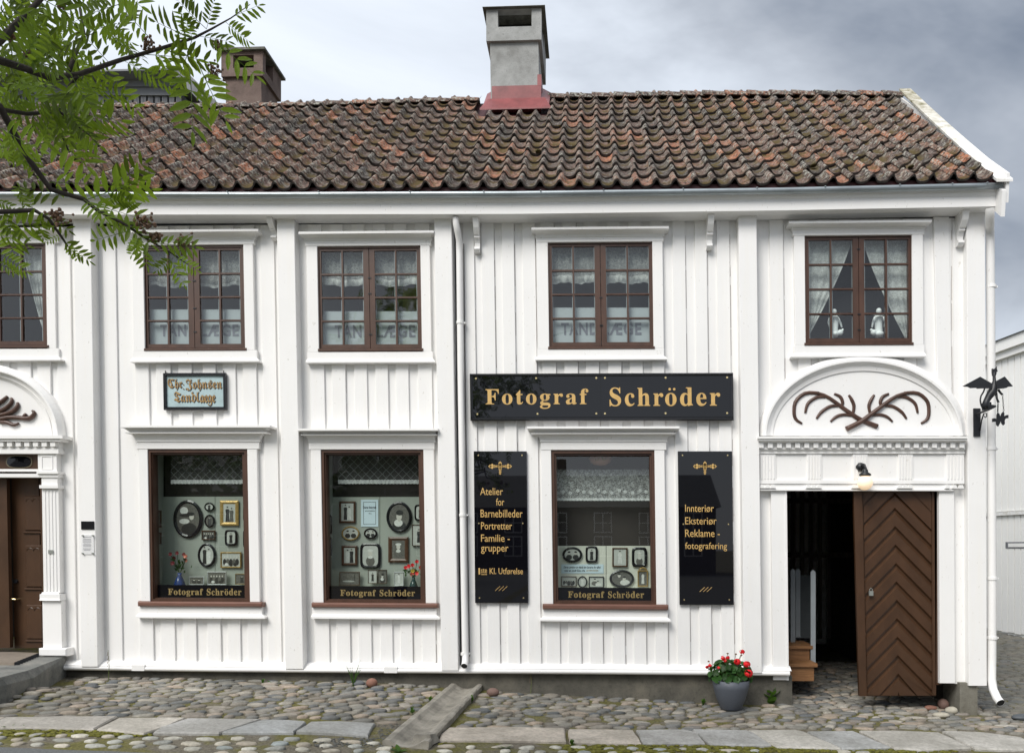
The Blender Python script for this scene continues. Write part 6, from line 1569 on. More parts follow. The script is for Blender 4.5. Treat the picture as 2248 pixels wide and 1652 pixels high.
# vases with flowers
def bouquet(name, label, u, v, y, zf, vmat, cols, fl, hV, spread, centre_dy):
    r_ = empty('flower_vase', label, 'vase', loc=(PW(u, v, y)[0], y, zf))
    x, _ = PW(u, v, y); h = hV
    MB().lathe([(h * .26, 0), (h * .30, h * .12), (h * .33, h * .3), (h * .22, h * .62), (h * .10, h * .86), (h * .13, h), (h * .11, h * .98)], (x, y, zf + .002), 18).build('vase', vmat, r_, True)
    rs = random.Random(int(u)); 
    m = MB()
    pos = []
    for k in range(fl):
        a = rs.uniform(0, 6.28); rr = spread * rs.random() ** .5; pos.append((x + rr * math.cos(a), y + rr * .35 * math.sin(a), zf + h + centre_dy + rs.uniform(-.06, .09)))
        m.tube([(x, y, zf + h * .95), ((x + pos[-1][0]) / 2, y, zf + h + centre_dy * .5), pos[-1]], .003, 4, caps=False)
    for k in range(26):
        a = rs.uniform(0, 6.28); rr = spread * rs.random(); c = Vector((x + rr * math.cos(a), y + rr * .3 * math.sin(a), zf + h + centre_dy * rs.uniform(.1, 1.1))); d = Vector((rs.uniform(-1, 1), rs.uniform(-1, 1), rs.uniform(-1, 1))).normalized() * .028; e = Vector((d.y, -d.z, d.x)) * .5
        m.add([c - d, c - e, c + d, c + e], [(0, 1, 2, 3)])
    m.build('foliage', ger_m, r_)
    for k, p in enumerate(pos):
        m = MB(); mt_ = cols[k % len(cols)]
        for j in range(7):
            a = j * .9; d = Vector((math.cos(a), rs.uniform(-.4, .1), math.sin(a))) * .022; e = Vector((-d.z, 0, d.x)) * .55; c = Vector(p); m.add([c, c + d * .6 - e, c + d * 1.1 + Vector((0, -.006, 0)), c + d * .6 + e], [(0, 1, 2, 3)])
        m.ball(p, .007, 6); m.build('blossom', mt_, r_)
dull_red = simple('dusky_red_petals', (0.16, 0.015, 0.02), 0.6, .3, 30, bst=0)
uu, vv = lz(1, 352, 1388); bouquet('v', 'blue patterned vase with pink and dark red flowers in the leftmost shop window', uu, vv, 0.17, fl['l1'], vase_b, [pink_f, dull_red, dull_red, dull_red], 9, .19, .15, .14)
uu, vv = lz(2, 975, 1395); bouquet('v', 'dark green vase with red and yellow flowers in the middle shop window', uu, vv, 0.17, fl['l2'], vase_g, [red_f, red_f, yel_f, red_f], 11, .155, .11, .09)
# hanging lamp in the right shop window
hl = empty('hanging_lamp', 'pink glass bowl lamp with brass arms hanging behind the right shop window', 'lamp', loc=base(1318, 1024, 0.36)); x, z = PW(1318, 1022, .36)
pinkg = simple('pink_lamp_glass', (0.62, 0.33, 0.24), 0.3, .1, 6, bst=0)
MB().lathe([(0.001, 0), (0.07, .008), (0.115, .04), (0.13, .085), (0.12, .10)], (x, .36, z), 24, False).build('bowl', pinkg, hl, True)
MB().tube([(x, .36, z + .10), (x, .36, z + .5)], .012, 8).build('rod', brass, hl)
for k in (-1, 1): MB().tube([(x + k * .01, .21, z + .09), (x + k * .03, .20, z + .045), (x + k * .055, .21, z + .05), (x + k * .06, .21, z + .075)], .007, 6).build('arm', gilt, hl, True)

# ------------------------------------------------------------------ dragon sign (profiles cut from thick iron sheet)
dg = empty('dragon_sign', 'black wrought iron winged dragon sign bracket on the right corner with chained hanging emblem', 'sign', loc=base(2144, 955, -0.12))
DYY = -0.42
def zd(px, py): return (2240 + px / 8.2625) * .93667, (840 + py / 8.2625) * .93667
def plate(pts, y0, name, th=0.012, mat=None):
    P = [PW(*zd(*p), y0) for p in pts]; return MB().prism(P, y0, y0 + th).build(name, mat or black, dg)
def dtube(pts, r, name, y=DYY, n=7):
    W = []
    for p in pts:
        yy = p[2] if len(p) > 2 else y; x, z = PW(*zd(p[0], p[1]), yy); W.append((x, yy, z))
    return MB().tube(W, r, n).build(name, black, dg, True)
px_, pz_ = PW(*zd(408, 1240), -0.12)
m = MB(); a = [PW(*zd(345, 1505), -0.108), PW(*zd(470, 1505), -0.108), PW(*zd(475, 965), -0.108), PW(*zd(340, 965), -0.108)]
m.hexa([(x, -0.116, z) for x, z in a] + [(x, -0.1005, z) for x, z in a]); m.build('wall_plate', black, dg)
dtube([(400, 1075, -0.13), (520, 1030, -0.22), (640, 985, -0.33), (770, 920, DYY)], .011, 'arm')
dtube([(470, 1390, -0.125), (500, 1200, -0.16), (545, 1060, -0.22)], .007, 'brace'); dtube([(560, 1060, -.22), (600, 1060, -.22), (600, 1120, -.22), (570, 1140, -.22), (555, 1110, -.22)], .006, 'scroll')
# body as one solid skin: neck, chest, haunch
def dpt(px, py, y=DYY): x, z = PW(*zd(px, py), y); return (x, y, z)
MB().tube([dpt(745, 245), dpt(742, 330), dpt(748, 430), dpt(740, 540), dpt(710, 640), dpt(640, 740), dpt(590, 830), dpt(570, 910), dpt(620, 960)], [.012, .014, .016, .034, .045, .034, .030, .040, .02], 12).build('body', black, dg, True)
plate([(712, 190), (730, 200), (770, 190), (798, 145), (797, 195), (815, 250), (795, 245), (790, 300), (775, 330), (720, 330), (712, 260)], DYY - .010, 'head', .022)
plate([(705, 480), (475, 350), (130, 535), (240, 545), (290, 570), (400, 565), (420, 580), (520, 575), (650, 575), (700, 560)], DYY - .05, 'wing', .010)
plate([(790, 430), (950, 345), (1110, 535), (1010, 545), (1000, 560), (940, 575), (860, 580), (800, 590)], DYY - .05, 'wing', .010)
plate([(520, 1000), (525, 860), (560, 830), (690, 840), (695, 890), (770, 900), (770, 935), (640, 980)], DYY, 'haunch', .02)
dtube([(560, 580), (540, 640), (490, 720), (475, 800), (490, 890), (520, 960)], .008, 'tail')
dtube([(780, 660), (800, 780), (830, 850)], [.014, .010, .012], 'foreleg'); dtube([(820, 600), (880, 680), (905, 690)], [.012, .010, .012], 'foreleg')
for (a, b) in (((818, 870), (812, 1040)), ((905, 690), (930, 1020))):
    for k in range(7):
        t = (k + .5) / 7; p = (a[0] + (b[0] - a[0]) * t, a[1] + (b[1] - a[1]) * t); x, y_, z = dpt(*p); q = math.pi / 2 * (k % 2); L_ = 0.0125
        pts_ = [(x + .006 * math.cos(j) * math.cos(q), y_ + .006 * math.cos(j) * math.sin(q), z + L_ * math.sin(j)) for j in [i * math.pi / 4 for i in range(9)]]
        MB().tube(pts_, .0022, 5, caps=False).build('chain_link', black, dg)
plate([(712, 1160), (750, 1152), (795, 1165), (795, 1090), (815, 1040), (850, 1070), (868, 1130), (890, 1060), (925, 1020), (945, 1060), (940, 1110), (990, 1090), (1025, 1090), (1022, 1150), (970, 1160), (950, 1195), (955, 1260), (925, 1290), (890, 1250), (875, 1190), (860, 1250), (825, 1315), (790, 1280), (785, 1220), (750, 1220), (712, 1225)], DYY, 'hanging_emblem', .012)

# ------------------------------------------------------------------ flower pot
PYY = -0.34
xp, zp_top = PW(1604.5, 1496, PYY); r_top = (1645 - 1564) / 2 * (PYY - CY) / F; zgp = gz(xp, PYY) + .02
ztop = PW(1604, 1496, PYY - r_top)[1] - 0.005
hp = ztop - zgp
fp = empty('flower_pot', 'grey tapering pot holding red geraniums, standing before the plinth', 'flower pot', loc=(xp, PYY, zgp))
MB().lathe([(r_top * .50, 0), (r_top * .56, hp * .05), (r_top * .78, hp * .38), (r_top * .93, hp * .72), (r_top * 1.0, hp), (r_top * .95, hp), (r_top * .92, hp * .93)], (xp, PYY, zgp), 40).build('pot_body', pot_m, fp, True)
MB().lathe([(r_top * .925, hp * .92), (0.001, hp * .94)], (xp, PYY, zgp), 24, False).build('soil', soil_m, fp)
ge = empty('geranium', 'bushy red geranium with dark green leaves growing in the grey pot', 'plant', loc=(xp, PYY, ztop))
rs = random.Random(13)
def gleaf(m, c, nrm, r, rs):
    nrm = nrm.normalized(); a = nrm.cross(Vector((0.3, 1, 0.2))).normalized(); b = nrm.cross(a); n = 10
    vs = [c]; 
    for k in range(n):
        t = 2 * math.pi * k / n; q = r * (1 + .13 * math.cos(t * 5) - (0.45 if k == 0 else 0)); vs.append(c + (a * math.cos(t) + b * math.sin(t)) * q + nrm * r * (.22 + .08 * (k % 2)))
    m.add(vs, [(0, k + 1, (k + 1) % n + 1) for k in range(n)])
for k in range(190):
    th = rs.uniform(0, 2 * math.pi); ph = math.acos(rs.uniform(-.25, 1)); rr = rs.uniform(.72, 1.05)
    d = Vector((math.sin(ph) * math.cos(th), math.sin(ph) * math.sin(th), math.cos(ph)))
    c = Vector((xp - .01 + d.x * .205 * rr, PYY + d.y * .17 * rr, ztop + .035 + d.z * .17 * rr))
    m = MB(); gleaf(m, c, d + Vector((rs.uniform(-.5, .5), rs.uniform(-.7, .2), rs.uniform(0, .7))), rs.uniform(.022, .04), rs); m.build('leaf', ger_m, ge, True)
m = MB()
for k in range(60):
    th = rs.uniform(0, 2 * math.pi); rr = rs.random() ** .5; e = Vector((xp + math.cos(th) * .17 * rr, PYY + math.sin(th) * .14 * rr, ztop + .05 + .12 * (1 - rr * rr)))
    m.tube([(xp + (e.x - xp) * .3, PYY + (e.y - PYY) * .3, ztop - .04), ((xp + e.x) / 2, (PYY + e.y) / 2, ztop + .06), tuple(e)], .003, 4, caps=False)
m.build('stems', stem_m, ge, kind='stuff')
s6 = lambda px, py: ((1640 + px / 10.325) * .93667, (1510 + py / 10.325) * .93667)
for (px, py, r, full) in ((910, 410, 82, 1), (1140, 470, 85, 1), (1180, 690, 112, 1), (250, 505, 38, 0), (180, 540, 30, 0), (560, 320, 62, 0), (680, 310, 38, 0), (620, 385, 40, 0), (1030, 175, 60, 0), (455, 555, 20, 0)):
    u, v = s6(px, py); yy = PYY - (.13 if py > 300 else .05); x, z = PW(u, v, yy); R_ = r / 10.325 * .93667 * (yy - CY) / F
    m = MB(); n_ = 46 if full else 16
    for k in range(n_):
        th = rs.uniform(0, 6.28); ph = math.acos(rs.uniform(-1, 1)); d = Vector((math.sin(ph) * math.cos(th), math.sin(ph) * math.sin(th), math.cos(ph) * .9)); c = Vector((x, yy, z)) + d * R_ * (.85 if full else rs.uniform(.5, 1))
        a = d.cross(Vector((.2, .3, 1))).normalized(); b = d.cross(a); q = .017 if full else .014; w_ = rs.uniform(.8, 1.2)
        m.add([c - a * q * w_ + d * .003, c - b * q, c + a * q + d * .004, c + b * q * w_], [(0, 1, 2, 3)])
    m.build('flower_head', red_f, ge)
    if py < 560:
        MB().tube([(x, yy, z), (x + (xp - x) * .25, (yy + PYY) / 2, z - .07), (x + (xp - x) * .5, PYY, z - .16)], .0028, 5, caps=False).build('flower_stalk', stem_m, ge)
for (px, py) in ((215, 400), (675, 210), (875, 225), (1005, 255)):
    u, v = s6(px, py); x, z = PW(u, v, PYY - .05); m = MB(); m.ball((x, PYY - .05, z), .011, 7, (1.2, 1, .8)); m.tube([(x, PYY - .05, z), (x + (xp - x) * .2, PYY, z - .09)], .0022, 4); m.build('seed_head', berry_m, ge)

# ------------------------------------------------------------------ neighbour across the alley (right edge)
nb = empty('neighbour_house', 'white boarded building across the alley at the right picture edge', 'house')
a = Vector(G(2186, 1388)); b = Vector(G(2248, 1400)); dr = (b - a); dr.z = 0; dr.normalize(); nr = Vector((-dr.y, dr.x, 0))
if nr.x > 0: nr = -nr
def nz(u, v):                            # height of an image point lying on that wall
    aa = (u - UC) / F; d = Vector((aa * CT - ST, aa * ST + CT)); o = Vector((0, CY))
    den = d.x * dr.y - d.y * dr.x; t = ((a.x - o.x) * dr.y - (a.y - o.y) * dr.x) / den; return H + t * (VC - v) / F
z_eave, z_top, z_ledge = nz(2215, 784), nz(2215, 746), nz(2215, 1127)
z_base = gz(a.x, a.y) + 0.05
far_, near_ = -4.2, 8.0
def nbox(m, t0, t1, d0, d1, z0, z1):     # t along the wall from a, d out of the wall towards the alley
    p = [a + dr * t0 + nr * d1, a + dr * t1 + nr * d1, a + dr * t1 + nr * d0, a + dr * t0 + nr * d0]
    return m.add([(q.x, q.y, z0) for q in p] + [(q.x, q.y, z1) for q in p], [(0, 1, 2, 3), (7, 6, 5, 4), (0, 4, 5, 1), (1, 5, 6, 2), (2, 6, 7, 3), (3, 7, 4, 0)])
nbox(MB(), far_, near_, -3.0, 0.0, z_base - .1, z_eave).build('wall', cream_m, nb)
rs = random.Random(8)
t = far_
while t < near_:
    w = 0.17
    nbox(MB(), t, t + w - .022, 0.001, 0.03, z_ledge + 0.05, z_eave - .01).build('plank', cream_m, nb)
    nbox(MB(), t, t + w - .022, 0.001, 0.03, z_base + rs.uniform(-.02, .02), z_ledge - 0.035).build('plank', cream_m, nb); t += w
nbox(MB(), far_, near_, 0.0, 0.07, z_ledge - 0.03, z_ledge + 0.03).build('ledge_board', worn, nb)
nbox(MB(), far_ - .1, near_, 0.0, 0.10, z_eave - 0.01, z_eave + 0.12).build('fascia_board', cream_m, nb); nbox(MB(), far_ - .1, near_, -.2, 0.16, z_eave + 0.12, z_top).build('fascia_board', cream_m, nb)
p_ = [a + dr * far_ + nr * .2, a + dr * near_ + nr * .2, a + dr * near_ - nr * 3, a + dr * far_ - nr * 3]
MB().add([(p_[0].x, p_[0].y, z_top + .005), (p_[1].x, p_[1].y, z_top + .005), (p_[2].x, p_[2].y, z_top + 0.9), (p_[3].x, p_[3].y, z_top + 0.9)], [(0, 1, 2, 3)]).build('roof', grey_tin, nb)
m = MB(); q = a + dr * 0.45
nbox(m, .32, .95, 0.022, 0.035, nz(2215, 1203), nz(2215, 1189)).build('vent_frame', grey_wood, nb)
nbox(MB(), .40, .90, 0.035, 0.040, nz(2215, 1200), nz(2215, 1192)).build('vent_plate', cream_m, nb)
# ------------------------------------------------------------------ dark building behind the roof, left
bb = empty('grey_building', 'weathered grey timber building with wide fascia rising behind the roof at the left', 'building', loc=(-8, 9, 0))
BY = 9.0
def bq(m, u0, u1, v0, v1, yf, yb): 
    P = [PW(u0, v1, yf), PW(u1, v1, yf), PW(u1, v0, yf), PW(u0, v0, yf)]; return m.hexa([(x, yf, z) for x, z in P] + [(x, yb, z) for x, z in P])
xr, _ = PW(392, 200, BY); x0, zt = PW(-300, 156, BY); xl = x0
_, zb = PW(0, 400, BY)
MB().box(xl, xr, BY, BY + 5, 0, PW(300, 200, BY)[1]).build('wall', grey_wood, bb)
bq(MB(), -300, 386, 155, 190, BY - .16, BY).build('fascia_board', grey_tin, bb); bq(MB(), -300, 386, 190.5, 209, BY - .12, BY).build('fascia_board', grey_tin, bb)
rs = random.Random(6)
for k in range(44):
    u = -280 + k * 15.5; bq(MB(), u, u + 11.5, 209, 330, BY - .06 - rs.uniform(0, .02), BY - .001).build('plank', grey_wood, bb)
P = [PW(380, 150, BY - .6), PW(404, 152, BY - .6), PW(492, 240, BY - .6), PW(455, 240, BY - .6), PW(380, 162, BY - .6)]
MB().prism([(x, z) for x, z in P][::-1], BY - .6, BY - .5).build('verge_board', grey_wood, bb)
P = [PW(404, 152, BY - .5), PW(498, 246, BY - .5)]
MB().add([(P[0][0], BY - .5, P[0][1]), (P[1][0], BY - .5, P[1][1]), (P[1][0], BY + 5, P[1][1]), (P[0][0], BY + 5, P[0][1])], [(0, 1, 2, 3)]).build('roof_slope', grey_tin, bb)
MB().box(xl, PW(386, 155, BY - .5)[0], BY - .5, BY + 5, PW(300, 155, BY - .5)[1], PW(300, 151, BY - .5)[1]).build('roof_slab', grey_tin, bb)

# ------------------------------------------------------------------ the square behind the camera (seen in the glass)
def farhouse(label, x0, x1, y, hw, hr, dep, wm, rm_, nwin):
    h = empty('timber_house', label, 'house', 'houses across the square', loc=((x0 + x1) / 2, y, 0))
    MB().box(x0, x1, y - dep, y, -.6, hw).build('wall', wm, h)
    m = MB(); m.add([(x0 - .3, y + .4, hw - .2), (x1 + .3, y + .4, hw - .2), (x1 + .3, y - dep / 2, hr), (x0 - .3, y - dep / 2, hr), (x1 + .3, y - dep - .4, hw - .2), (x0 - .3, y - dep - .4, hw - .2)], [(0, 1, 2, 3), (3, 2, 4, 5), (0, 3, 5), (1, 4, 2)]).build('roof', rm_, h)
    MB().box((x0 + x1) / 2 - .4, (x0 + x1) / 2 + .4, y - dep / 2 - .4, y - dep / 2 + .4, hr - .4, hr + 1.2).build('chimney', chim_dk, h)
    for fl_ in (1.0, hw * .58):
        for k in range(nwin):
            xc = x0 + (x1 - x0) * (k + .5) / nwin; w = MB(); w.box(xc - .62, xc + .62, y, y + .05, fl_ - .05, fl_ + 1.35); f = w.build('window', white, h)
            for q in (-.29, .29):
                for r in (0, 1): MB().box(xc + q - .25, xc + q + .25, y + .05, y + .06, fl_ + .03 + r * .65, fl_ + .62 + r * .65).build('pane', gloss_blk, f)
dkgreen = simple('dark_stained_boards', (0.055, 0.05, 0.035), .8, .3, 3, (6, 6, .6)); oxred = simple('ox_red_boards', (0.10, 0.022, 0.016), .8, .3, 3, (6, 6, .6)); slate = simple('grey_slate_roof', (0.075, 0.082, 0.075), .7, .3, 3)
ochre = simple('ochre_boards', (0.22, 0.155, 0.07), .8, .3, 3, (6, 6, .6))
farhouse('long dark timber house with grey roof across the square', -13, 8.5, -46, 4.5, 6.9, 9, dkgreen, slate, 7)
farhouse('ox red timber house across the square behind the tree', -38, -15, -40, 5.2, 8.6, 9, oxred, slate, 7)
farhouse('ochre timber house with steep dark roof across the square', 9.5, 24, -30, 5.6, 9.6, 9, ochre, simple('rust_roof', (0.13, 0.06, 0.045), .8), 5)
farhouse('dark boarded house closing the square on the right', 25, 40, -24, 5.5, 9.5, 9, dkgreen, slate, 5)
def leafball(m, c, r, n, rs, s=.22):
    for k in range(n):
        d = Vector((rs.gauss(0, 1), rs.gauss(0, 1), rs.gauss(0, 1))).normalized() * r * rs.uniform(.45, 1) ; p = Vector(c) + Vector((d.x, d.y, d.z * .9))
        e = Vector((rs.uniform(-1, 1), rs.uniform(-1, 1), rs.uniform(-1, 1))).normalized() * s; f = e.cross(Vector((rs.uniform(-1, 1), rs.uniform(-1, 1), rs.uniform(-1, 1)))).normalized() * s * .55
        m.add([p - e, p - f, p + e, p + f], [(0, 1, 2, 3)])
for i, (x, y, h, r) in enumerate(((-15, -19, 8, 3.0), (-21, -24, 10, 3.8), (-27, -21, 9, 3.6), (-10, -30, 8, 2.6))):
    t_ = empty('broadleaf_tree', ('bushy dark green tree nearest the house row on the left of the square', 'tallest dark green tree on the left of the square', 'broad dark tree farthest left on the square', 'smaller tree standing in front of the dark timber house')[i], 'tree', 'trees on the square', loc=(x, y, 0))
    rs = random.Random(40 + i); z = 0; MB().tube([(x, y, -.3), (x + .1, y, h * .4), (x, y, h * .8)], [.28, .2, .06], 8).build('trunk', bark_m, t_, True)
    m = MB()
    for k in range(9): leafball(m, (x + rs.uniform(-.6, .6) * r, y + rs.uniform(-.6, .6) * r, h * .62 + rs.uniform(-.5, .5) * r), r * .55, 260, rs)
    m.build('crown', tree_m, t_, kind='stuff')

# ------------------------------------------------------------------ rowan tree: trunk out of the frame on the left, its branches hang in
rw = empty('rowan_tree', 'rowan tree whose leafy branches with dry berry clusters hang in at the upper left', 'tree', loc=(-3.7, -6.6, gz(-3.7, -6.6)))
def P3(u, v, d):
    aa = (u - UC) / F; return Vector((d * (aa * CT - ST), CY + d * (aa * ST + CT), H + d * (VC - v) / F))
MB().tube([(-3.7, -6.6, -.2), (-3.66, -6.6, 1.2), (-3.75, -6.5, 2.4), (-3.6, -6.4, 3.6), (-3.4, -6.3, 4.6)], [.15, .12, .105, .08, .05], 12).build('trunk', bark_m, rw, True)
def branch(pts, r0, r1, name='branch'):
    n = len(pts); MB().tube(pts, [r0 + (r1 - r0) * i / (n - 1) for i in range(n)], 7).build(name, bark_m, rw, True); return pts
A_ = [Vector((-3.7, -6.45, 2.9)), P3(-300, 60, 2.2), P3(-60, 118, 2.6), P3(0, 133, 2.75), P3(60, 152, 2.85), P3(107, 171, 2.9), P3(173, 163, 3.0), P3(267, 131, 3.1), P3(344, 109, 3.15), P3(427, 83, 3.2), P3(464, 64, 3.25), P3(507, 40, 3.3), P3(549, 10, 3.35)]
B_ = [Vector((-3.72, -6.5, 2.6)), P3(-200, 140, 2.3), P3(0, 235, 2.6), P3(35, 301, 2.65), P3(67, 355, 2.7), P3(112, 416, 2.75), P3(184, 437, 2.8), P3(213, 461, 2.82), P3(267, 488, 2.85), P3(320, 523, 2.9), P3(379, 557, 2.92), P3(413, 581, 2.95)]
C_ = [Vector((-3.6, -6.4, 3.5)), P3(-120, 190, 2.5), P3(0, 88, 2.9), P3(53, 35, 3.0), P3(93, -5, 3.05), P3(140, -90, 3.1)]
D_2 = [P3(-200, 440, 2.4), P3(0, 465, 2.7), P3(75, 461, 2.75), P3(107, 480, 2.77), P3(133, 517, 2.8), P3(149, 541, 2.82)]
E_ = [P3(173, 163, 3.0), P3(152, 190, 3.02), P3(145, 215, 3.05), P3(120, 260, 3.05), P3(150, 330, 3.0)]
F2 = [P3(150, 160, 3.0), P3(165, 120, 3.05), P3(185, 75, 3.1), P3(175, 20, 3.2)]
G_ = [P3(-60, 230, 2.6), P3(60, 250, 2.8), P3(130, 245, 2.95), P3(200, 300, 3.0)]
branch(A_, .018, .0012); branch(B_, .015, .002); branch(C_, .02, .006); branch(D_2, .010, .003); branch(E_, .007, .003); branch(F2, .009, .004); branch(G_, .009, .003)
up_br = [branch([Vector((-3.5, -6.35, 4.3)), Vector((-3.0 + i * .5, -6.6 + i * .35, 4.9 + .2 * (i % 2))), Vector((-2.4 + i * .7, -6.9 + i * .5, 5.4))], .04, .01) for i in range(4)]
def leaf_geo(seed, pairs=7):
    rs = random.Random(seed); m = MB()
    bend = rs.uniform(.06, .16)
    def rz(x): return -bend * x * x
    m.tube([(x / 6, 0, rz(x / 6)) for x in range(7)], [.008, .008, .007, .006, .005, .004, .003], 4, caps=False)
    def leaflet(x, ang, L, w):
        d = Vector((math.cos(ang), math.sin(ang), -rs.uniform(.05, .35))).normalized(); s = Vector((-math.sin(ang), math.cos(ang), 0)); up = Vector((0, 0, 1)); o = Vector((x, 0, rz(x)))
        p = lambda t, k, h: o + d * L * t + s * w * k + up * (h * L - .10 * L * t * t)
        m.add([p(0, 0, 0), p(.22, .8, .05), p(.6, 1, .06), p(.88, .45, .02), p(1, 0, -.02), p(.88, -.45, .02), p(.6, -1, .06), p(.22, -.8, .05), p(.4, 0, 0), p(.75, 0, 0)],
              [(0, 8, 1), (1, 8, 2), (8, 9, 2), (2, 9, 3), (9, 4, 3), (0, 7, 8), (7, 6, 8), (8, 6, 9), (6, 5, 9), (9, 5, 4)])
    for k in range(pairs):
        x = .20 + .72 * k / (pairs - 1); L = (.25 + .12 * math.sin(math.pi * (k + 1.2) / (pairs + 1.2))) * rs.uniform(.92, 1.08)
        for sd in (1, -1):
            if rs.random() < .04: continue
            leaflet(x + rs.uniform(-.008, .008), sd * R(rs.uniform(54, 72)), L, L * .145)
    leaflet(1.0, rs.uniform(-.1, .1), .24, .033); return m
LG = [leaf_geo(60 + i, 5 + i % 3) for i in range(7)]
LMs = [g.mesh('leaf', rowan_m, False) for g in LG]
leaves = []                              # (matrix, hero)
camv = Vector((0, CY, H))
def put(base_, tip, roll, hero, k=None):
    x = (tip - base_); L = x.length; x.normalize(); tocam = (camv - base_).normalized()
    z = (tocam * math.cos(roll) + x.cross(tocam) * math.sin(roll)); z = (z - x * z.dot(x)).normalized()
    if z.z < 0 and not hero: z = -z
    y_ = z.cross(x); mt = Matrix((x, y_, z)).transposed().to_4x4() @ Matrix.Scale(L, 4); mt.translation = base_
    leaves.append((mt, hero, k if k is not None else random.randrange(7)))
z1 = lambda x, y: (x * .26667, y * .26667)
z5b = lambda x, y: (x * .26667, 421.5 + y * .26667)
rs = random.Random(77)
hero1 = [((1700, 240), (1430, 0)), ((1700, 240), (1760, 15)), ((1900, 150), (2125, 30)), ((1850, 175), (2030, 340)), ((1600, 320), (1250, 190)), ((1590, 330), (1500, 90)), ((1640, 300), (1870, 330)), ((1580, 330), (1470, 700)), ((1560, 560), (1605, 1050)), ((1640, 540), (1820, 960)),
         ((1150, 540), (1450, 760)), ((870, 600), (1100, 900)), ((1110, 460), (840, 230)), ((1260, 340), (950, 30)), ((1040, 300), (740, 30)), ((1740, 330), (2110, 600)), ((1290, 420), (1400, 640)), ((1200, 450), (1600, 470)), ((1330, 400), (1700, 520)), ((1000, 490), (1290, 640)), ((900, 520), (640, 240)), ((760, 560), (450, 300)), ((1440, 360), (1560, 150)), ((380, 1500), (790, 1505)), ((560, 1620), (180, 1540)),
         ((830, 1580), (1240, 1575)), ((900, 1540), (1180, 1350)), ((700, 1100), (690, 1340)), ((520, 900), (960, 1020)), ((560, 950), (800, 1180)), ((300, 1000), (690, 1320)), ((200, 1250), (110, 1340)), ((60, 1060), (210, 1330)), ((480, 880), (700, 1000)), ((350, 700), (780, 560)), ((640, 620), (860, 820))]
for (a_, b_) in hero1:
    d = 3.0 + rs.uniform(-.15, .2); put(P3(*z1(*a_), d), P3(*z1(*b_), d + rs.uniform(-.05, .05)), rs.uniform(-.75, .75), True)
hero5 = [((720, 90), (1110, 190)), ((720, 60), (1150, -90)), ((690, 60), (870, 190)), ((1060, 320), (770, 400)), ((1090, 330), (1220, 590)), ((1430, 540), (1290, 650)), ((1400, 540), (1500, 755)), ((1430, 530), (1620, 640)), ((500, 380), (720, 570)), ((510, 360), (380, 400)), ((530, 420), (640, 560)), ((280, 150), (170, -60)), ((60, 170), (100, 480)), ((300, 160), (560, 310)),
         ((0, 500), (200, 650)), ((-40, 250), (300, 290)), ((-40, 330), (200, 440)), ((330, 190), (350, 380)), ((900, 190), (1240, 400)), ((1150, 360), (1080, 520)), ((1260, 420), (1600, 440)), ((-60, 60), (190, 150)), ((150, -80), (200, 120)), ((-80, 560), (120, 640)), ((860, 40), (1100, 100)), ((-30, 100), (110, 330))]
for (a_, b_) in hero5:
    d = 2.8 + rs.uniform(-.08, .15); put(P3(*z5b(*a_), d), P3(*z5b(*b_), d + rs.uniform(-.05, .05)), rs.uniform(-.8, .8), True)
def spray(u, v, d, L, ang, roll): put(P3(u, v, d), P3(u + L * math.cos(ang), v + L * math.sin(ang), d + rs.uniform(-.06, .06)), roll, True)
for k in range(122):                     # the dense left part
    u = -60 + 330 * rs.random() ** 1.25; v = rs.uniform(-70, 330)
    if u > 150 and v > 210: continue
    if v > 120 and u > 215: continue
    if u + v * .55 > 330: continue
    if 95 < v < 150 and rs.random() < .35: continue
    d = rs.uniform(2.6, 3.7); spray(u, v, d, rs.uniform(68, 96) * 3 / d, R(rs.choice([rs.uniform(10, 75), rs.uniform(10, 75), rs.uniform(120, 200), rs.uniform(-70, 0)])), rs.uniform(-1.25, 1.25))
n_front = len(leaves)
for k in range(1500):                    # crown above and beside the frame, seen in the glass and shading softly
    th = rs.uniform(0, 6.283); ph = math.acos(rs.uniform(-1, 1)); q = rs.uniform(.35, 1) ** .5
    c = Vector((-2.7 + 2.1 * q * math.sin(ph) * math.cos(th), -6.5 + 1.7 * q * math.sin(ph) * math.sin(th), 5.4 + 1.35 * q * math.cos(ph)))
    dd_ = c - camv; dep = dd_.y * CT - dd_.x * ST
    if dep > .05:
        uu = UC + F * (dd_.x * CT + dd_.y * ST) / dep; vv = VC - F * dd_.z / dep
        if uu > -120 and vv > -130: continue
    d = Vector((rs.uniform(-1, 1), rs.uniform(-1, 1), rs.uniform(-.9, .3))).normalized() * .19; put(c, c + d, rs.uniform(-1.3, 1.3), False)
lm = MB()
for i, (mt, hero, k) in enumerate(sorted(leaves, key=lambda L_: -L_[1] * (10 - (L_[0].translation - camv).length))):
    if i < 300:
        o = ob('leaf', LMs[k], rw); o.matrix_local = mt; 
    else:
        lm.tint = rs.random(); lm.add([mt @ Vector(p) for p in LG[k].v], LG[k].f)
lm.build('foliage', rowan_m, rw, kind='stuff')
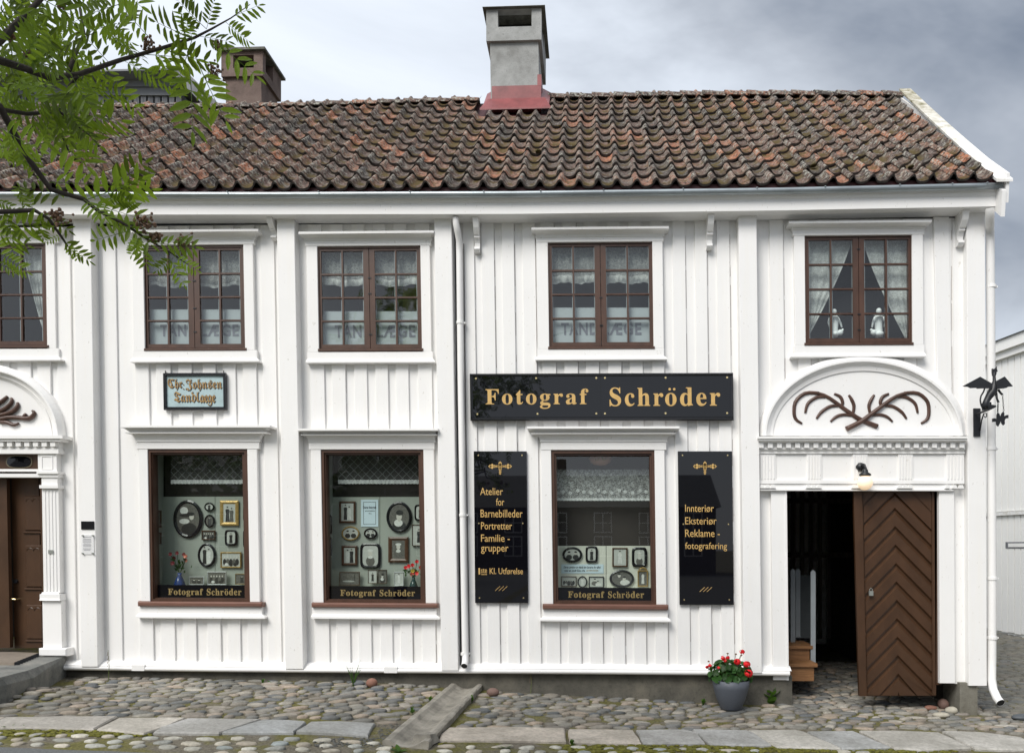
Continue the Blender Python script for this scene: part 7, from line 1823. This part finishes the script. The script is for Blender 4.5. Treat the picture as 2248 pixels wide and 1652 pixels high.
for (p, d, r) in ((z1(1220, 360), 3.1, 16), (z1(1780, 600), 3.2, 24), (z1(1800, 370), 3.2, 12), (z5b(470, 200), 2.75, 24), (z5b(1200, 250), 2.85, 24), (z5b(1280, 365), 2.9, 19), (z5b(1520, 420), 2.92, 23), (z1(90, 300), 3.0, 9), (z1(520, 30), 3.1, 12), (z1(230, 440), 3.0, 9)):
    m = MB(); c = P3(p[0], p[1], d); st0 = P3(p[0] - r * .7, p[1] + r * .9 * (1 if p[1] < 300 else -.5), d)
    for k in range(34):
        q = Vector((rs.gauss(0, .4), rs.gauss(0, .4), rs.gauss(0, .38))) * r * d / F; e = c + q; m.ball(e, rs.uniform(.0045, .007), 6); m.tube([st0, (st0 + e) / 2 + Vector((0, 0, -.004)), e], .0011, 3, caps=False)
    m.build('berry_cluster', berry_m, rw, True)

# ------------------------------------------------------------------ weeds and loose stones
def weed(label, u, v, kind, size, y=None, seed=0):
    if y is None: x, yy, z = G(u, v)
    else: x, z = PW(u, v, y); yy = y; z = gz(x, yy)
    r_ = empty('weed' if kind != 'grass' else 'grass_tuft', label, 'plant', 'weeds along the wall and flagstones', loc=(x, yy, z)); rs = random.Random(seed + int(u)); S_ = size
    if kind == 'grass':
        for k in range(16):
            a = rs.uniform(0, 6.28); L = S_ * rs.uniform(.4, 1); sp = rs.uniform(.1, .5) * L; m = MB(); w = .0035
            pts = [(x, yy, z), (x + math.cos(a) * sp * .4, yy + math.sin(a) * sp * .3, z + L * .55), (x + math.cos(a) * sp, yy + math.sin(a) * sp * .5, z + L)]
            m.tube(pts, [w, w * .8, .0006], 3).build('blade', weed_m, r_)
    elif kind == 'stalk':
        m = MB(); m.tube([(x, yy, z), (x + .008, yy, z + S_ * .5), (x - .004, yy, z + S_)], [.0035, .003, .0015], 5).build('stalk', stem_m, r_)
        for k in range(12): t = .45 + .5 * k / 12; m = MB(); m.ball((x + rs.uniform(-.012, .012), yy, z + S_ * t), .005, 5, (1, 1, 1.5)); m.build('seed_pod', berry_m, r_)
    else:
        n = 7 if kind == 'rosette' else 15
        for k in range(n):
            a = 2 * math.pi * k / n + rs.uniform(-.3, .3); L = S_ * rs.uniform(.6, 1.0); el = rs.uniform(.15, .5) if kind == 'rosette' else rs.uniform(.5, 1.4); h0 = 0 if kind == 'rosette' else rs.uniform(0, S_ * .8)
            d = Vector((math.cos(a) * math.cos(el), math.sin(a) * math.cos(el), math.sin(el))); s = Vector((-math.sin(a), math.cos(a), 0)); o = Vector((x, yy, z + h0 * .6)); L = L if kind == 'rosette' else L * .45; w = L * (.22 if kind == 'rosette' else .33)
            m = MB()
            if kind != 'rosette': m.tube([(x, yy, z), tuple(o), tuple(o + d * L * .2)], .002, 3, caps=False)
            m.add([o, o + d * L * .35 + s * w, o + d * L * .7 + s * w * .8, o + d * L, o + d * L * .7 - s * w * .8, o + d * L * .35 - s * w, o + d * L * .5 - Vector((0, 0, .15 * w))], [(0, 6, 1), (1, 6, 2), (2, 6, 3), (0, 5, 6), (5, 4, 6), (4, 3, 6)]).build('leaf', weed_m, r_)
weed('tall grass tuft growing against the plinth left of the red brown stone', 776, 1506, 'grass', .30)
for lab, u, v, k, s_ in (('flat leafy weed at the plinth beneath the wall between the left shop windows', 600, 1500, 'rosette', .10), ('small leafy weed left of the flat weed under the left shop windows', 577, 1501, 'bush', .08),
                     ('tall leafy weed in front of the plinth right of the flower pot', 1692, 1547, 'bush', .30), ('low weed left of the flower pot', 1545, 1548, 'bush', .12), ('small bright weed against the plinth under the right shop window', 1172, 1517, 'bush', .11),
                     ('dandelion leaves on the flagstones at the lower left', 66, 1600, 'rosette', .10), ('dandelion leaf tuft at the left picture edge', 14, 1598, 'rosette', .09), ('bright rosette at the street end of the drain channel', 876, 1648, 'rosette', .10),
                     ('weed between pale stones below the long flagstone', 1110, 1640, 'rosette', .09), ('grassy weed at the joint of the long flagstone', 1255, 1638, 'bush', .10), ('leafy weed growing under the stone entrance step', 42, 1508, 'bush', .20), ('low fern like weed at the foot of the step', 12, 1524, 'bush', .14),
                     ('weed beside the drain channel near the wall', 1036, 1541, 'bush', .10), ('weed halfway down the left edge of the drain channel', 905, 1568, 'bush', .10), ('weed left of the drain channel close to the cobbles', 945, 1540, 'bush', .09), ('dusty weed at the plinth left of the gate corner', 1625, 1556, 'bush', .10)):
    weed(lab, u, v, k, s_, seed=3)
weed('dry seeded stalk beside the leftmost pilaster', 238, 1495, 'stalk', .34); weed('thin pale stalk at the plinth beside the tall black sign', 1165, 1522, 'stalk', .26)
def rock(label, u, v, r, mat, sq=(1, 1, 1), seed=0):
    x, yy, z = G(u, v); rs = random.Random(seed); m = MB(); m.ball((0, 0, 0), r, 14, sq)
    m.v = [tuple(c * (1 + .05 * math.sin(9 * p[0] / r * .3 + seed) + rs.uniform(-.015, .015)) for c in p) for p in m.v]; m.v = [(p[0] + x, p[1] + yy, p[2] + z + r * sq[2] * .85) for p in m.v]
    o = m.build('loose_stone', mat, None, True, label=label, cat='stone', group='loose stones along the wall')
rd = simple('red_brown_stone', (0.24, 0.115, 0.08), .75, .25, 12, bst=.5); rdd = simple('dull_red_stone', (0.17, 0.105, 0.085), .75, .25, 12, bst=.5); pale = simple('pale_stone', (0.40, 0.37, 0.30), .75, .2, 12, bst=.5)
rock('reddish rounded stone lying against the plinth under the second pilaster bay', 816, 1507, .062, rd, (1.05, .8, .8), 1)
rock('round red brown stone ball beside the concrete pier', 2071, 1556, .062, rdd, (1, 1, 1), 2)
rock('small greenish upright stone against the concrete pier', 2099, 1560, .034, pale, (.8, .8, 1.2), 3)
rock('flattish ochre stone left of the round stone ball', 2043, 1558, .05, rd, (1.3, .9, .6), 4)
rock('pale flat stone in front of the round stone ball', 2066, 1574, .06, pale, (1.4, .9, .5), 5)
rock('buff sloping stone below the concrete pier', 2088, 1566, .06, pale, (1.1, .9, .7), 6)
rock('dark grey stone at the foot of the corner downpipe', 2243, 1580, .07, simple('dark_blue_stone', (.07, .08, .09), .6), (1.5, .9, .5), 7)
rock('big rounded stone right of the drain channel head', 1082, 1527, .065, rdd, (1.1, .8, .7), 8)
rock('grey rounded stone right under the second pilaster bay', 767 + 20, 1505, .05, simple('grey_round_stone', (.13, .14, .15), .7), (1.4, .8, .7), 9)
settle()
